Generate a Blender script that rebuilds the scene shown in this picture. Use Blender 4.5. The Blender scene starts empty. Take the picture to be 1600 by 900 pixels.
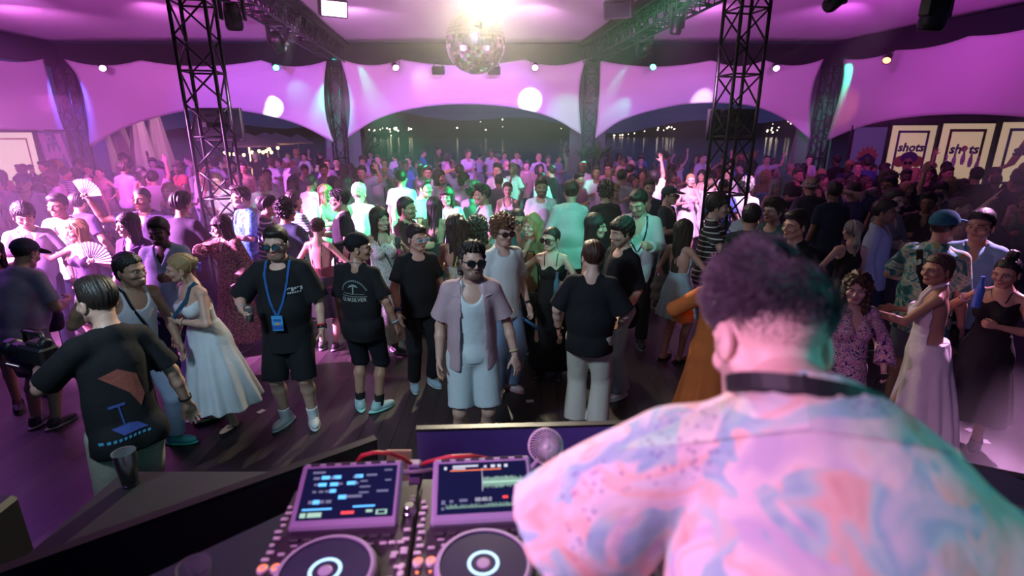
import bpy, math, random
import numpy as np
from mathutils import Vector, Matrix
from mathutils.bvhtree import BVHTree
sc = bpy.context.scene
COL = sc.collection
# ---------------------------------------------------------------- camera
FPX, PITCH, CH = 823.0, math.radians(16.6), 2.5
cam = bpy.data.objects.new('camera', bpy.data.cameras.new('camera')); COL.objects.link(cam); sc.camera = cam
cam.location = (0, 0, CH); cam.rotation_euler = (math.pi/2-PITCH, 0, 0)
cam.data.sensor_width = 36; cam.data.lens = FPX/1600*36; cam.data.clip_start = .05; cam.data.clip_end = 900
cam.data.dof.use_dof = True; cam.data.dof.focus_distance = 4.3; cam.data.dof.aperture_fstop = 2.0
def ray(px, py):
    v = (450-py)/FPX; c, s = math.cos(PITCH), math.sin(PITCH)
    return np.array([(px-800)/FPX, c+v*s, -s+v*c])
def at_y(px, py, y): d = ray(px, py); return np.array([0, 0, CH])+d*(y/d[1])
def at_z(px, py, z): d = ray(px, py); return np.array([0, 0, CH])+d*((z-CH)/d[2])
# ---------------------------------------------------------------- colour management, world, light
sc.view_settings.view_transform = 'Standard'; sc.view_settings.look = 'None'; sc.view_settings.gamma = 1.0
sc.view_settings.use_curve_mapping = False; sc.view_settings.exposure = 0.0
cy = sc.cycles
cy.use_denoising = True; cy.max_bounces = 5; cy.diffuse_bounces = 2; cy.glossy_bounces = 2; cy.transmission_bounces = 4; cy.transparent_max_bounces = 8
cy.volume_bounces = 0; cy.caustics_reflective = False; cy.caustics_refractive = False; cy.sample_clamp_indirect = 3.0; cy.sample_clamp_direct = 0.0
w = bpy.data.worlds.new('night_sky'); sc.world = w; w.use_nodes = True
nt = w.node_tree; bg = nt.nodes['Background']
bg.inputs[0].default_value = (.016, .018, .075, 1); bg.inputs[1].default_value = 1.0
def spot(name, loc, target, col, energy, deg, blend=.5, radius=.1):
    l = bpy.data.lights.new(name, 'SPOT'); o = bpy.data.objects.new(name, l); COL.objects.link(o)
    l.color = col; l.energy = energy; l.spot_size = math.radians(deg); l.spot_blend = blend; l.shadow_soft_size = radius
    o.location = loc; o.rotation_euler = (Vector(target)-Vector(loc)).to_track_quat('-Z', 'Y').to_euler()
    return o
def area(name, loc, target, col, energy, sx, sy):
    l = bpy.data.lights.new(name, 'AREA'); o = bpy.data.objects.new(name, l); COL.objects.link(o)
    l.shape = 'RECTANGLE'; l.size = sx; l.size_y = sy; l.color = col; l.energy = energy
    o.location = loc; o.rotation_euler = (Vector(target)-Vector(loc)).to_track_quat('-Z', 'Y').to_euler()
    return o
MAG = (1.0, .16, .80); VIO = (.45, .12, 1.0); PNK = (1.0, .42, .92); GRN = (.03, 1.0, .40); COOL = (.56, .80, 1.0)
# washes on the tent fabric, from the rig a few metres in front of it
for x, ty, c, e in ((-11.4, -11.2, (1, .20, .92), 230), (-8.2, -8.2, (1, .22, .92), 210), (-3.6, -3.8, (.95, .38, .98), 190), (.6, .3, (.95, .36, .96), 190), (4.6, 4.6, (.95, .26, .95), 190), (7.6, 7.6, (.85, .15, .92), 170)):
    spot('wash_lamp', (x, 12.6, 4.75), (ty, 17, 4.75), c, e*.82, 98, .9, .12)
spot('wash_lamp', (6.6, 11.6, 4.7), (10.4, 14.0, 4.8), (.80, .10, .85), 190, 96, .9, .12)
spot('wash_lamp', (-10.2, 11.6, 4.7), (-13.3, 14.6, 4.8), (.90, .22, 1), 170, 98, .9, .12)
for x, y, tx, ty, c, e in ((-6.2, 7.4, -8.5, 13.0, (1, .13, .90), 1300), (-2.3, 7.6, -1.2, 13.0, (1, .32, .92), 950), (1.2, 7.6, .6, 13.0, (1, .32, .92), 820), (5.6, 7.8, 7.0, 13.0, (.80, .08, .80), 650)):
    spot('ceiling_lamp', (x, y, 2.8), (tx, ty, 5.4), c, e, 120, .8, .12)
# hot discs and streaks of light on the fabric
spot('profile_lamp', (-3.4, 9.4, 4.35), at_y(425, 168, 16.9), (.95, 1.0, .85), 16000, 4.4, .3, .03)
spot('profile_lamp', (1.5, 6.0, 4.5), at_y(828, 157, 16.9), (1.0, .95, 1.0), 16000, 4.0, .3, .03)
spot('profile_lamp', (7.0, 12.5, 4.6), at_y(1095, 158, 16.95), (.85, .5, 1.0), 2600, 9, .8, .03)
spot('profile_lamp', at_y(640, 106, 16.2), at_y(665, 128, 16.95), (1.0, .6, .95), 14, 70, .9, .03)
spot('profile_lamp', at_y(1018, 108, 16.2), at_y(955, 195, 16.95), (.02, 1.0, .55), 90, 34, .8, .03)
spot('profile_lamp', at_y(437, 110, 16.2), at_y(470, 150, 16.95), (.05, .9, .6), 14, 60, .9, .03)
spot('profile_lamp', at_y(1322, 82, 15.9), at_y(1308, 170, 16.9), (.02, 1.0, .5), 260, 52, .8, .03)
spot('profile_lamp', at_y(92, 82, 16.2), at_y(112, 180, 17.0), (.10, .10, 1.0), 700, 50, .8, .03)
spot('profile_lamp', at_y(523, 82, 16.3), at_y(524, 180, 17.2), (.02, .8, .55), 480, 50, .8, .03)
# the bright lamp above the mirror ball
spot('follow_light', at_y(757, -8, 8.6)+np.array([0, -.06, -.05]), (0, 0.0, 2.4), (1.0, .88, .62), 2000, 84, .9, .10)
# the crowd: moving beams
def aim(src, t, col, e, deg): spot('crowd_beam', src, t, col, e, deg, .75, .06)
def beam(src, px, py, col, e, deg): spot('crowd_beam', src, at_z(px, py, 1.45), col, e, deg, .75, .06)
spot('crowd_beam', (-9.5, 4.0, 4.2), (-5.0, 6.2, 1.35), (1.0, .30, 1.0), 52000, 35, .8, .1)
spot('crowd_beam', (-6.6, 2.0, 4.4), (-5.3, 5.7, 1.35), (.95, .34, 1.0), 6500, 30, .9, .1)
spot('crowd_beam', (-9.5, 9.0, 4.5), (-7.5, 12.0, 1.5), (1.0, .22, 1.0), 3600, 46, .8, .1)
aim((-1.6, 5.4, 4.7), (-5.15, 9.3, 1.4), (1, .65, 1), 2600, 13)
beam((-2.4, 6.0, 4.7), 470, 258, (.95, .35, 1), 2000, 17)
aim((.2, 4.6, 4.7), (-2.0, 7.9, 1.35), (.16, 1, .36), 4600, 17)
aim((2.9, 6.9, 4.6), (-1.7, 8.2, 1.4), (.015, 1, .33), 9500, 24)
beam((-4.2, 15.5, 4.3), 640, 285, (.02, 1.0, .46), 3200, 20)
beam((3.2, 15.5, 4.3), 870, 280, (.02, .9, .60), 2600, 20)
beam((2.9, 6.9, 4.6), 850, 285, (.02, .95, .50), 3400, 20)
beam((2.4, 2.6, 4.6), 860, 350, (.10, 1.0, .70), 800, 30)
beam((1.4, 2.6, 4.6), 640, 340, (.10, 1.0, .70), 800, 22)
beam((-.5, 5.0, 4.7), 725, 252, (.42, .15, 1), 1500, 18)
aim((1.6, 6.0, 4.7), (3.45, 10.2, 1.4), (1, .45, 1), 6000, 22)
aim((4.9, 6.6, 4.7), (3.7, 8.6, 1.3), (1, .50, 1), 3200, 20)
beam((4.0, 6.5, 4.7), 1240, 255, (.75, .2, 1), 2000, 11)
beam((-3.0, 8.0, 4.7), 425, 250, (.05, 1, .45), 2000, 8)
beam((1.0, 8.0, 4.7), 880, 243, (.05, 1, .60), 2000, 10)
beam((0.0, 6.0, 4.7), 980, 250, (.30, .2, 1), 1400, 16)
beam((6.8, 13.5, 4.2), 1385, 250, (1, .28, .12), 160, 18)
spot('haze_fill', (-9.9, 8.5, 4.7), (-7.0, 17.5, 1.6), (.14, .08, 1.0), 2000, 50, .8, .1)  # unseen spots added to tint the far haze under the arches
spot('haze_fill', (0.5, 8.5, 4.9), (-1.5, 17.5, 1.6), (.45, .12, .95), 5200, 44, .8, .1)
spot('haze_fill', (8.6, 7.5, 4.7), (5.0, 17.5, 1.6), (.04, .16, .95), 1300, 32, .8, .1)
spot('parasol_fill', (-10.6, 17.45, 4.3), (-11.2, 19.2, 1.8), (1.0, .42, .75), 300, 110, .8, .1)  # unseen light added behind the fabric to brighten the closed parasols
# the front of the floor, lit from the rig above the stage
spot('stage_front_light', (-2.3, .5, 3.9), (-.6, 4.3, .8), COOL, 560, 64, .8, .30)
spot('floor_beam', (6.8, 6.0, 4.6), (3.2, 3.6, .3), (1.0, .45, .95), 5000, 20, .7, .06)
spot('floor_beam', (-7.5, 5.5, 4.4), (-4.0, 3.6, .2), VIO, 260, 50, .8, .08)
# the disc jockey
spot('booth_lamp', (-1.3, .3, 3.2), (-.2, 1.05, 1.6), (1.0, .30, .95), 75, 60, .7, .1)
spot('booth_lamp', (-1.75, -.05, 2.95), (.15, .70, 2.0), (1.0, .50, .94), 250, 48, .7, .12)
spot('booth_lamp', (2.6, -.4, 3.1), (.5, .6, 2.0), (.08, .75, .72), 95, 60, .7, .12)
# ---------------------------------------------------------------- solid modelling helpers
def nrm(v):
    v = np.asarray(v, float); n = math.sqrt(float((v*v).sum())); return v/(n or 1.0)
def V3(*a): return np.array(a, float)
def rotx(a): c, s = math.cos(a), math.sin(a); return np.array([[1,0,0],[0,c,-s],[0,s,c]])
def roty(a): c, s = math.cos(a), math.sin(a); return np.array([[c,0,s],[0,1,0],[-s,0,c]])
def rotz(a): c, s = math.cos(a), math.sin(a); return np.array([[c,-s,0],[s,c,0],[0,0,1]])

def seg(a, b, ra, rb, cut=None, flat=None):
    """tapered capsule; cut=(point, normal) trims it; flat=(direction, factor) squashes it"""
    a = np.asarray(a, float); b = np.asarray(b, float); m = max(ra, rb)
    ba = b-a; L2 = float(ba@ba)+1e-12
    def f(X, Y, Z):
        px, py, pz = X-a[0], Y-a[1], Z-a[2]
        t = np.clip((px*ba[0]+py*ba[1]+pz*ba[2])/L2, 0, 1)
        px = px-t*ba[0]; py = py-t*ba[1]; pz = pz-t*ba[2]
        if flat is not None:
            n, q = flat
            dn = px*n[0]+py*n[1]+pz*n[2]
            px = px+dn*n[0]*(q-1); py = py+dn*n[1]*(q-1); pz = pz+dn*n[2]*(q-1)
        d = np.sqrt(px*px+py*py+pz*pz)-(ra+(rb-ra)*t)
        if cut is not None:
            c, n = cut
            d = np.maximum(d, (X-c[0])*n[0]+(Y-c[1])*n[1]+(Z-c[2])*n[2])
        return d
    return np.minimum(a, b)-m, np.maximum(a, b)+m, f

def ell(c, r, R=None):
    c = np.asarray(c, float); r = np.asarray(r, float)
    m = r if R is None else np.full(3, r.max())
    def f(X, Y, Z):
        px, py, pz = X-c[0], Y-c[1], Z-c[2]
        if R is not None:
            px, py, pz = (px*R[0,0]+py*R[1,0]+pz*R[2,0], px*R[0,1]+py*R[1,1]+pz*R[2,1], px*R[0,2]+py*R[1,2]+pz*R[2,2])
        k0 = np.sqrt((px/r[0])**2+(py/r[1])**2+(pz/r[2])**2)
        k1 = np.sqrt((px/r[0]**2)**2+(py/r[1]**2)**2+(pz/r[2]**2)**2)+1e-9
        return k0*(k0-1)/k1
    return c-m, c+m, f

def cone_skirt(c0, c1, r0, r1, flat=.8, pleats=0, amp=0.0, ph=0.0):
    """flared skirt from c0 (waist) down to c1 (hem), elliptical, with pleats growing towards the hem"""
    c0 = np.asarray(c0, float); c1 = np.asarray(c1, float); m = max(r0, r1)*1.25
    def f(X, Y, Z):
        t = np.clip((c0[2]-Z)/(c0[2]-c1[2]), -.1, 1.1)
        x = X-(c0[0]+(c1[0]-c0[0])*t); y = (Y-(c0[1]+(c1[1]-c0[1])*t))/flat
        rad = np.sqrt(x*x+y*y)+1e-9; an = np.arctan2(y, x)
        tt = np.clip(t, 0, 1)
        R = r0+(r1-r0)*tt**.8
        if pleats: R = R*(1+amp*tt*np.sin(an*pleats+ph+1.3*np.sin(an*3+ph)))
        d = (rad-R)*.85
        return np.maximum(d, np.maximum(Z-c0[2], c1[2]-Z))
    lo = np.minimum(c0, c1)-np.array([m, m, 0.0]); hi = np.maximum(c0, c1)+np.array([m, m, 0.0])
    return lo, hi, f

class Field:
    def __init__(s, prims, h, pad=.03):
        lo = np.min([p[0][0] for p in prims if p[2] == '+'], axis=0)-pad
        hi = np.max([p[0][1] for p in prims if p[2] == '+'], axis=0)+pad
        s.h = h; s.lo = lo; n = np.ceil((hi-lo)/h).astype(int)+1
        s.n = n; s.F = np.full(tuple(n), .3, np.float32)
        s.ax = [(lo[i]+h*np.arange(n[i])).astype(np.float32) for i in range(3)]
        for p, k, mode in prims: s.add(p, k, mode)
    def add(s, p, k, mode):
        lo, hi, f = p
        m = k+3*s.h+.01
        i0 = np.clip(np.floor((lo-m-s.lo)/s.h).astype(int), 0, s.n); i1 = np.clip(np.ceil((hi+m-s.lo)/s.h).astype(int)+1, 0, s.n)
        if (i1 <= i0).any(): return
        sl = tuple(slice(a, b) for a, b in zip(i0, i1))
        X = s.ax[0][sl[0]][:, None, None]; Y = s.ax[1][sl[1]][None, :, None]; Z = s.ax[2][sl[2]][None, None, :]
        d = f(X, Y, Z).astype(np.float32); A = s.F[sl]
        if mode == '+':
            if k > 0:
                q = np.maximum(k-np.abs(A-d), 0)/k
                s.F[sl] = np.minimum(A, d)-q*q*k*.25
            else: s.F[sl] = np.minimum(A, d)
        else:
            d = -d
            if k > 0:
                q = np.maximum(k-np.abs(A-d), 0)/k
                s.F[sl] = np.maximum(A, d)+q*q*k*.25
            else: s.F[sl] = np.maximum(A, d)
    def cut(s, g):
        s.F = np.maximum(s.F, g(s.ax[0][:, None, None], s.ax[1][None, :, None], s.ax[2][None, None, :]).astype(np.float32))
    def offset(s, g):
        s.F = s.F-g(s.ax[0][:, None, None], s.ax[1][None, :, None], s.ax[2][None, None, :]).astype(np.float32)
    def net(s):
        F = s.F; ins = F < 0
        c = np.zeros(tuple(x-1 for x in F.shape), np.int8)
        for a in (0, 1):
            for b in (0, 1):
                for d in (0, 1):
                    c += ins[a:a+c.shape[0], b:b+c.shape[1], d:d+c.shape[2]]
        act = (c > 0) & (c < 8)
        I = np.argwhere(act)
        if len(I) == 0: return np.zeros((0, 3)), np.zeros((0, 4), int)
        idx = np.full(c.shape, -1, np.int64); idx[act] = np.arange(len(I))
        acc = np.zeros((len(I), 3)); cnt = np.zeros(len(I))
        corners = [(a, b, d) for a in (0, 1) for b in (0, 1) for d in (0, 1)]
        vals = {q: F[I[:, 0]+q[0], I[:, 1]+q[1], I[:, 2]+q[2]] for q in corners}
        for q in corners:
            for ax in range(3):
                if q[ax] == 0:
                    r = list(q); r[ax] = 1; r = tuple(r)
                    f0, f1 = vals[q], vals[r]
                    m = (f0 < 0) != (f1 < 0)
                    t = np.where(m, f0/np.where(m, f0-f1, 1), 0)
                    p = np.tile(np.array(q, float), (len(I), 1)); p[:, ax] = t
                    acc += p*m[:, None]; cnt += m
        V = s.lo+s.h*(I+acc/np.maximum(cnt, 1)[:, None])
        Q = []
        for ax in range(3):
            u, v = [(1, 2), (2, 0), (0, 1)][ax]
            sh = [slice(None)]*3; sh2 = [slice(None)]*3
            sh[ax] = slice(0, -1); sh2[ax] = slice(1, None)
            for o in (u, v): sh[o] = slice(1, -1); sh2[o] = slice(1, -1)
            A, B = ins[tuple(sh)], ins[tuple(sh2)]
            E = np.argwhere(A != B)
            if len(E) == 0: continue
            fl = A[tuple(E.T)]
            E = E.copy(); E[:, u] += 1; E[:, v] += 1
            def at(du, dv):
                e = E.copy(); e[:, u] += du; e[:, v] += dv
                return idx[tuple(e.T)]
            q = np.stack([at(-1, -1), at(0, -1), at(0, 0), at(-1, 0)], 1)
            q[~fl] = q[~fl][:, ::-1]
            Q.append(q)
        Q = np.concatenate(Q); Q = Q[(Q >= 0).all(1)]
        return V, Q

def mk(name, V, Q, mat=None, color=None, parent=None, smooth=True, marks=None, mats=None, fmat=None):
    """numpy vertices and faces (array of quads/tris, or a list of index tuples) -> one linked mesh object"""
    me = bpy.data.meshes.new(name)
    if isinstance(Q, np.ndarray) and len(Q):
        k = Q.shape[1]; nf = len(Q)
        me.vertices.add(len(V)); me.vertices.foreach_set('co', np.asarray(V, np.float32).ravel())
        me.loops.add(nf*k); me.loops.foreach_set('vertex_index', Q.astype(np.int32).ravel())
        me.polygons.add(nf); me.polygons.foreach_set('loop_start', np.arange(0, nf*k, k, dtype=np.int32))
        me.update(calc_edges=True)
    else:
        me.from_pydata([tuple(map(float, v)) for v in V], [], [tuple(map(int, f)) for f in Q]); me.update()
    if smooth: me.polygons.foreach_set('use_smooth', np.ones(len(me.polygons), bool))
    if marks is not None:
        a = me.color_attributes.new('mark', 'FLOAT_COLOR', 'POINT')
        a.data.foreach_set('color', np.asarray(marks, np.float32).ravel())
    if mats:
        for m in mats: me.materials.append(m)
        if fmat is not None: me.polygons.foreach_set('material_index', np.asarray(fmat, np.int32))
    elif mat: me.materials.append(mat)
    return link(name, me, color, parent)

def link(name, me, color=None, parent=None):
    o = bpy.data.objects.new(name, me); COL.objects.link(o)
    if color is not None: o.color = tuple(color)[:3]+(1.0,)
    if parent is not None: o.parent = parent
    return o

def tag(o, label, cat, group=None, kind=None):
    if label: o['label'] = label
    if cat: o['category'] = cat
    if group: o['group'] = group
    if kind: o['kind'] = kind
    return o

def empty(name, loc, rz=0.0):
    o = bpy.data.objects.new(name, None); COL.objects.link(o)
    o.location = loc; o.rotation_euler = (0, 0, rz); o.empty_display_size = .1
    return o

class MB:
    """collects boxes, bars, tubes, lathes and prisms for ONE mesh"""
    def __init__(s): s.v = []; s.f = []
    def add(s, v, f):
        n = len(s.v); s.v += [tuple(map(float, p)) for p in v]; s.f += [tuple(int(i)+n for i in q) for q in f]; return s
    def box(s, c, d, R=None, bev=0.0):
        d = np.asarray(d, float)/2; c = np.asarray(c, float)
        if bev <= 0:
            v = np.array([[x, y, z] for x in (-1, 1) for y in (-1, 1) for z in (-1, 1)])*d
            f = [(0,1,3,2),(4,6,7,5),(0,4,5,1),(2,3,7,6),(0,2,6,4),(1,5,7,3)]
        else:
            v = []; idx = {}
            for sx in (-1, 1):
                for sy in (-1, 1):
                    for sz in (-1, 1):
                        for ax in range(3):
                            p = np.array([sx, sy, sz])*(d-bev); p[ax] += (sx, sy, sz)[ax]*bev
                            idx[(sx, sy, sz, ax)] = len(v); v.append(p)
            v = np.array(v); f = []
            for ax in range(3):
                u, w = [(1, 2), (2, 0), (0, 1)][ax]
                for sg in (-1, 1):
                    q = []
                    for a, b in ((-1, -1), (1, -1), (1, 1), (-1, 1)):
                        k = [0, 0, 0]; k[ax] = sg; k[u] = a; k[w] = b; q.append(idx[(*k, ax)])
                    f.append(q if sg > 0 else q[::-1])
            for ax in range(3):
                u, w = [(1, 2), (2, 0), (0, 1)][ax]
                for a in (-1, 1):
                    for b in (-1, 1):
                        k = [0, 0, 0]; k[u] = a; k[w] = b; k2 = list(k); k[ax] = -1; k2[ax] = 1
                        q = [idx[(*k, u)], idx[(*k2, u)], idx[(*k2, w)], idx[(*k, w)]]
                        f.append(q if a*b > 0 else q[::-1])
            for sx in (-1, 1):
                for sy in (-1, 1):
                    for sz in (-1, 1):
                        q = [idx[(sx, sy, sz, i)] for i in range(3)]
                        f.append(q if sx*sy*sz > 0 else q[::-1])
        if R is not None: v = v @ np.asarray(R).T
        return s.add(v+c, f)
    def tube(s, pts, r, n=8, caps=True, closed=False):
        pts = [np.asarray(p, float) for p in pts]; m = len(pts)
        rs = r if hasattr(r, '__len__') else [r]*m
        V = []; F = []; up = None
        for i, p in enumerate(pts):
            if closed: d = pts[(i+1) % m]-pts[i-1]
            else: d = pts[min(i+1, m-1)]-pts[max(i-1, 0)]
            d = nrm(d)
            if up is None:
                up = np.cross(d, [0, 0, 1.0]); 
                if np.linalg.norm(up) < .1: up = np.cross(d, [1.0, 0, 0])
            u = nrm(up-d*(up@d)); w = np.cross(d, u); up = u
            for k in range(n):
                a = 2*math.pi*k/n; V.append(p+rs[i]*(u*math.cos(a)+w*math.sin(a)))
        for i in range(m if closed else m-1):
            for k in range(n):
                a, b = i*n+k, i*n+(k+1) % n; c, d = ((i+1) % m)*n+(k+1) % n, ((i+1) % m)*n+k
                F.append((a, b, c, d))
        if caps and not closed: F.append(tuple(range(n))[::-1]); F.append(tuple((m-1)*n+k for k in range(n)))
        return s.add(V, F)
    def lathe(s, prof, c=(0, 0, 0), n=24, R=None, close=False):
        V = []; F = []; m = len(prof)
        for r, z in prof:
            for k in range(n):
                a = 2*math.pi*k/n; V.append((r*math.cos(a), r*math.sin(a), z))
        for i in range(m if close else m-1):
            for k in range(n):
                F.append((i*n+k, i*n+(k+1) % n, ((i+1) % m)*n+(k+1) % n, ((i+1) % m)*n+k))
        if not close:
            if prof[0][0] > 1e-6: F.append(tuple(range(n))[::-1])
            if prof[-1][0] > 1e-6: F.append(tuple((m-1)*n+k for k in range(n)))
        V = np.array(V)
        if R is not None: V = V @ np.asarray(R).T
        return s.add(V+np.asarray(c, float), F)
    def prism(s, poly, axis_z=(0, 1), M=None):
        """polygon (x, y) extruded from z0 to z1, then mapped by M (function on an (n,3) array)"""
        n = len(poly); z0, z1 = axis_z
        V = np.array([(x, y, z0) for x, y in poly]+[(x, y, z1) for x, y in poly], float)
        if M is not None: V = M(V)
        F = [tuple(range(n))[::-1], tuple(range(n, 2*n))]+[(i, (i+1) % n, n+(i+1) % n, n+i) for i in range(n)]
        return s.add(V, F)
    def build(s, name, mat, parent=None, color=None, smooth=False, loc=None):
        o = mk(name, s.v, s.f, mat, color, parent, smooth)
        if loc is not None: o.location = loc
        return o

def fold_noise(V, seed, amp, f=9.0, zs=.45):
    """soft cloth folds: a displacement per vertex"""
    r = np.random.RandomState(seed); d = np.zeros(len(V))
    W = V*np.array([1, 1, zs])
    for i in range(5):
        k = r.normal(size=3); k = k/np.linalg.norm(k)*f*(1.4**i)
        q = r.normal(size=3)*f*.6; 
        d += np.sin(W@k+r.uniform(0, 6.3)+1.4*np.sin(W@q+r.uniform(0, 6.3)))*(.72**i)
    return d*amp/2

def vnormals(V, Q):
    n = np.zeros_like(V); a = np.cross(V[Q[:, 2]]-V[Q[:, 0]], V[Q[:, 3]]-V[Q[:, 1]])
    for k in range(4): np.add.at(n, Q[:, k], a)
    return n/np.maximum(np.linalg.norm(n, axis=1), 1e-12)[:, None]
# ---------------------------------------------------------------- materials
MAT = {}
def newmat(name):
    m = bpy.data.materials.new(name); m.use_nodes = True
    nt = m.node_tree; b = nt.nodes['Principled BSDF']; MAT[name] = m
    return nt, b
def node(nt, t, **kw):
    n = nt.nodes.new(t)
    for k, v in kw.items():
        if k.startswith('i_'): n.inputs[k[2:]].default_value = v
        elif k.startswith('n_'): n.inputs[int(k[2:])].default_value = v
        else: setattr(n, k, v)
    return n
def bump(nt, b, scale, strength, dist=.01, vec=None, detail=3):
    n = node(nt, 'ShaderNodeTexNoise', i_Scale=scale, i_Detail=detail)
    if vec is not None: nt.links.new(vec, n.inputs['Vector'])
    u = node(nt, 'ShaderNodeBump', i_Strength=strength, i_Distance=dist)
    nt.links.new(n.outputs['Fac'], u.inputs['Height']); nt.links.new(u.outputs['Normal'], b.inputs['Normal'])
def objcol(nt): return node(nt, 'ShaderNodeObjectInfo').outputs['Color']
def texco(nt): return node(nt, 'ShaderNodeTexCoord').outputs['Object']
def ramp(nt, fac, stops, mode='LINEAR'):
    r = node(nt, 'ShaderNodeValToRGB'); cr = r.color_ramp; cr.interpolation = mode
    while len(cr.elements) < len(stops): cr.elements.new(.5)
    for e, (p, c) in zip(cr.elements, stops): e.position = p; e.color = tuple(c)[:3]+(1,)
    nt.links.new(fac, r.inputs['Fac']); return r.outputs['Color']
def mixc(nt, fac, a, b, mode='MIX'):
    m = node(nt, 'ShaderNodeMix', data_type='RGBA', blend_type=mode)
    for sk, v in ((m.inputs[0], fac), (m.inputs[6], a), (m.inputs[7], b)):
        if hasattr(v, 'is_output'): nt.links.new(v, sk)
        elif hasattr(v, '__len__'): sk.default_value = tuple(v)[:3]+(1,)
        else: sk.default_value = v
    return m.outputs[2]
def simple(name, col, rough=.6, metal=0.0, emit=None, estr=1.0, **kw):
    nt, b = newmat(name)
    b.inputs['Base Color'].default_value = tuple(col)[:3]+(1,); b.inputs['Roughness'].default_value = rough; b.inputs['Metallic'].default_value = metal
    if emit is not None: b.inputs['Emission Color'].default_value = tuple(emit)[:3]+(1,); b.inputs['Emission Strength'].default_value = estr
    for k, v in kw.items(): b.inputs[k].default_value = v
    return nt, b
def people_materials():
    nt, b = newmat('skin')
    at = node(nt, 'ShaderNodeAttribute', attribute_name='mark')
    tc = texco(nt); n = node(nt, 'ShaderNodeTexNoise', i_Scale=14.0, i_Detail=3.0); nt.links.new(tc, n.inputs['Vector'])
    base = mixc(nt, n.outputs['Fac'], objcol(nt), (.85, .72, .70), 'MULTIPLY')
    nt.links.new(mixc(nt, at.outputs['Alpha'], base, at.outputs['Color']), b.inputs['Base Color'])
    b.inputs['Roughness'].default_value = .48
    nt, b = newmat('cloth')
    tc = texco(nt); n = node(nt, 'ShaderNodeTexNoise', i_Scale=5.0, i_Detail=4.0); nt.links.new(tc, n.inputs['Vector'])
    nt.links.new(mixc(nt, n.outputs['Fac'], objcol(nt), (.8, .8, .82), 'MULTIPLY'), b.inputs['Base Color'])
    b.inputs['Roughness'].default_value = .88; b.inputs['Specular IOR Level'].default_value = .25
    bump(nt, b, 22, .35, .012, tc)
    nt, b = newmat('hair')
    tc = texco(nt); mp = node(nt, 'ShaderNodeMapping'); mp.inputs['Scale'].default_value = (1, 1, .22); nt.links.new(tc, mp.inputs['Vector'])
    n = node(nt, 'ShaderNodeTexNoise', i_Scale=130.0, i_Detail=3.0); nt.links.new(mp.outputs[0], n.inputs['Vector'])
    nt.links.new(mixc(nt, n.outputs['Fac'], objcol(nt), (.5, .5, .5), 'MULTIPLY'), b.inputs['Base Color'])
    b.inputs['Roughness'].default_value = .5; bump(nt, b, 150, .5, .006, mp.outputs[0])
    nt, b = newmat('shoe'); nt.links.new(objcol(nt), b.inputs['Base Color']); b.inputs['Roughness'].default_value = .55; bump(nt, b, 60, .3, .005)
    nt, b = newmat('gloss'); nt.links.new(objcol(nt), b.inputs['Base Color']); b.inputs['Roughness'].default_value = .15
people_materials()
# ---------------------------------------------------------------- the place
def tex_plank(name, cols, w, axis=0):
    nt, b = newmat(name)
    ge = node(nt, 'ShaderNodeTexCoord').outputs['Object']; sx = node(nt, 'ShaderNodeSeparateXYZ'); nt.links.new(ge, sx.inputs[0])
    m = node(nt, 'ShaderNodeMath', operation='DIVIDE', n_1=w); nt.links.new(sx.outputs[axis], m.inputs[0])
    fl = node(nt, 'ShaderNodeMath', operation='FLOOR'); nt.links.new(m.outputs[0], fl.inputs[0])
    fr = node(nt, 'ShaderNodeMath', operation='FRACT'); nt.links.new(m.outputs[0], fr.inputs[0])
    wn = node(nt, 'ShaderNodeTexWhiteNoise', noise_dimensions='1D'); nt.links.new(fl.outputs[0], wn.inputs['W'])
    mp = node(nt, 'ShaderNodeMapping'); mp.inputs['Scale'].default_value = (14, .8, 1) if axis == 0 else (.8, 14, 1); nt.links.new(ge, mp.inputs['Vector'])
    n = node(nt, 'ShaderNodeTexNoise', i_Scale=3.0, i_Detail=5.0); nt.links.new(mp.outputs[0], n.inputs['Vector'])
    a = node(nt, 'ShaderNodeMath', operation='ADD'); nt.links.new(wn.outputs['Value'], a.inputs[0]); nt.links.new(n.outputs['Fac'], a.inputs[1])
    h = node(nt, 'ShaderNodeMath', operation='MULTIPLY', n_1=.5); nt.links.new(a.outputs[0], h.inputs[0])
    c = ramp(nt, h.outputs[0], [(.2, cols[0]), (.8, cols[1])])
    gap = node(nt, 'ShaderNodeMath', operation='LESS_THAN', n_1=.045); nt.links.new(fr.outputs[0], gap.inputs[0])
    nt.links.new(mixc(nt, gap.outputs[0], c, (.004, .003, .003)), b.inputs['Base Color'])
    g2 = node(nt, 'ShaderNodeMath', operation='SUBTRACT', n_0=1.0); nt.links.new(gap.outputs[0], g2.inputs[1])
    bu = node(nt, 'ShaderNodeBump', i_Strength=.8, i_Distance=.01); nt.links.new(g2.outputs[0], bu.inputs['Height']); nt.links.new(bu.outputs['Normal'], b.inputs['Normal'])
    b.inputs['Roughness'].default_value = .45
tex_plank('decking', ((.017, .013, .014), (.050, .037, .036)), .145)
simple('black', (.010, .010, .012), .55); simple('black_metal', (.014, .014, .016), .38, .3); simple('black_gloss', (.008, .008, .012), .18)
simple('silver', (.65, .65, .68), .25, 1.0); simple('white_plastic', (.7, .7, .72), .35); simple('steel_truss', (.02, .02, .024), .35, .6)
nt, b = newmat('tent_fabric'); b.inputs['Base Color'].default_value = (.72, .70, .72, 1); b.inputs['Roughness'].default_value = .9
bump(nt, b, 1.2, .25, .3)
simple('black_cloth', (.004, .004, .006), .9); simple('sleeve_cloth', (.12, .12, .14), .9); simple('water', (.004, .006, .012), .12); simple('hill', (.004, .004, .008), .9)
simple('canvas', (.62, .55, .55), .9)
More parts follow.
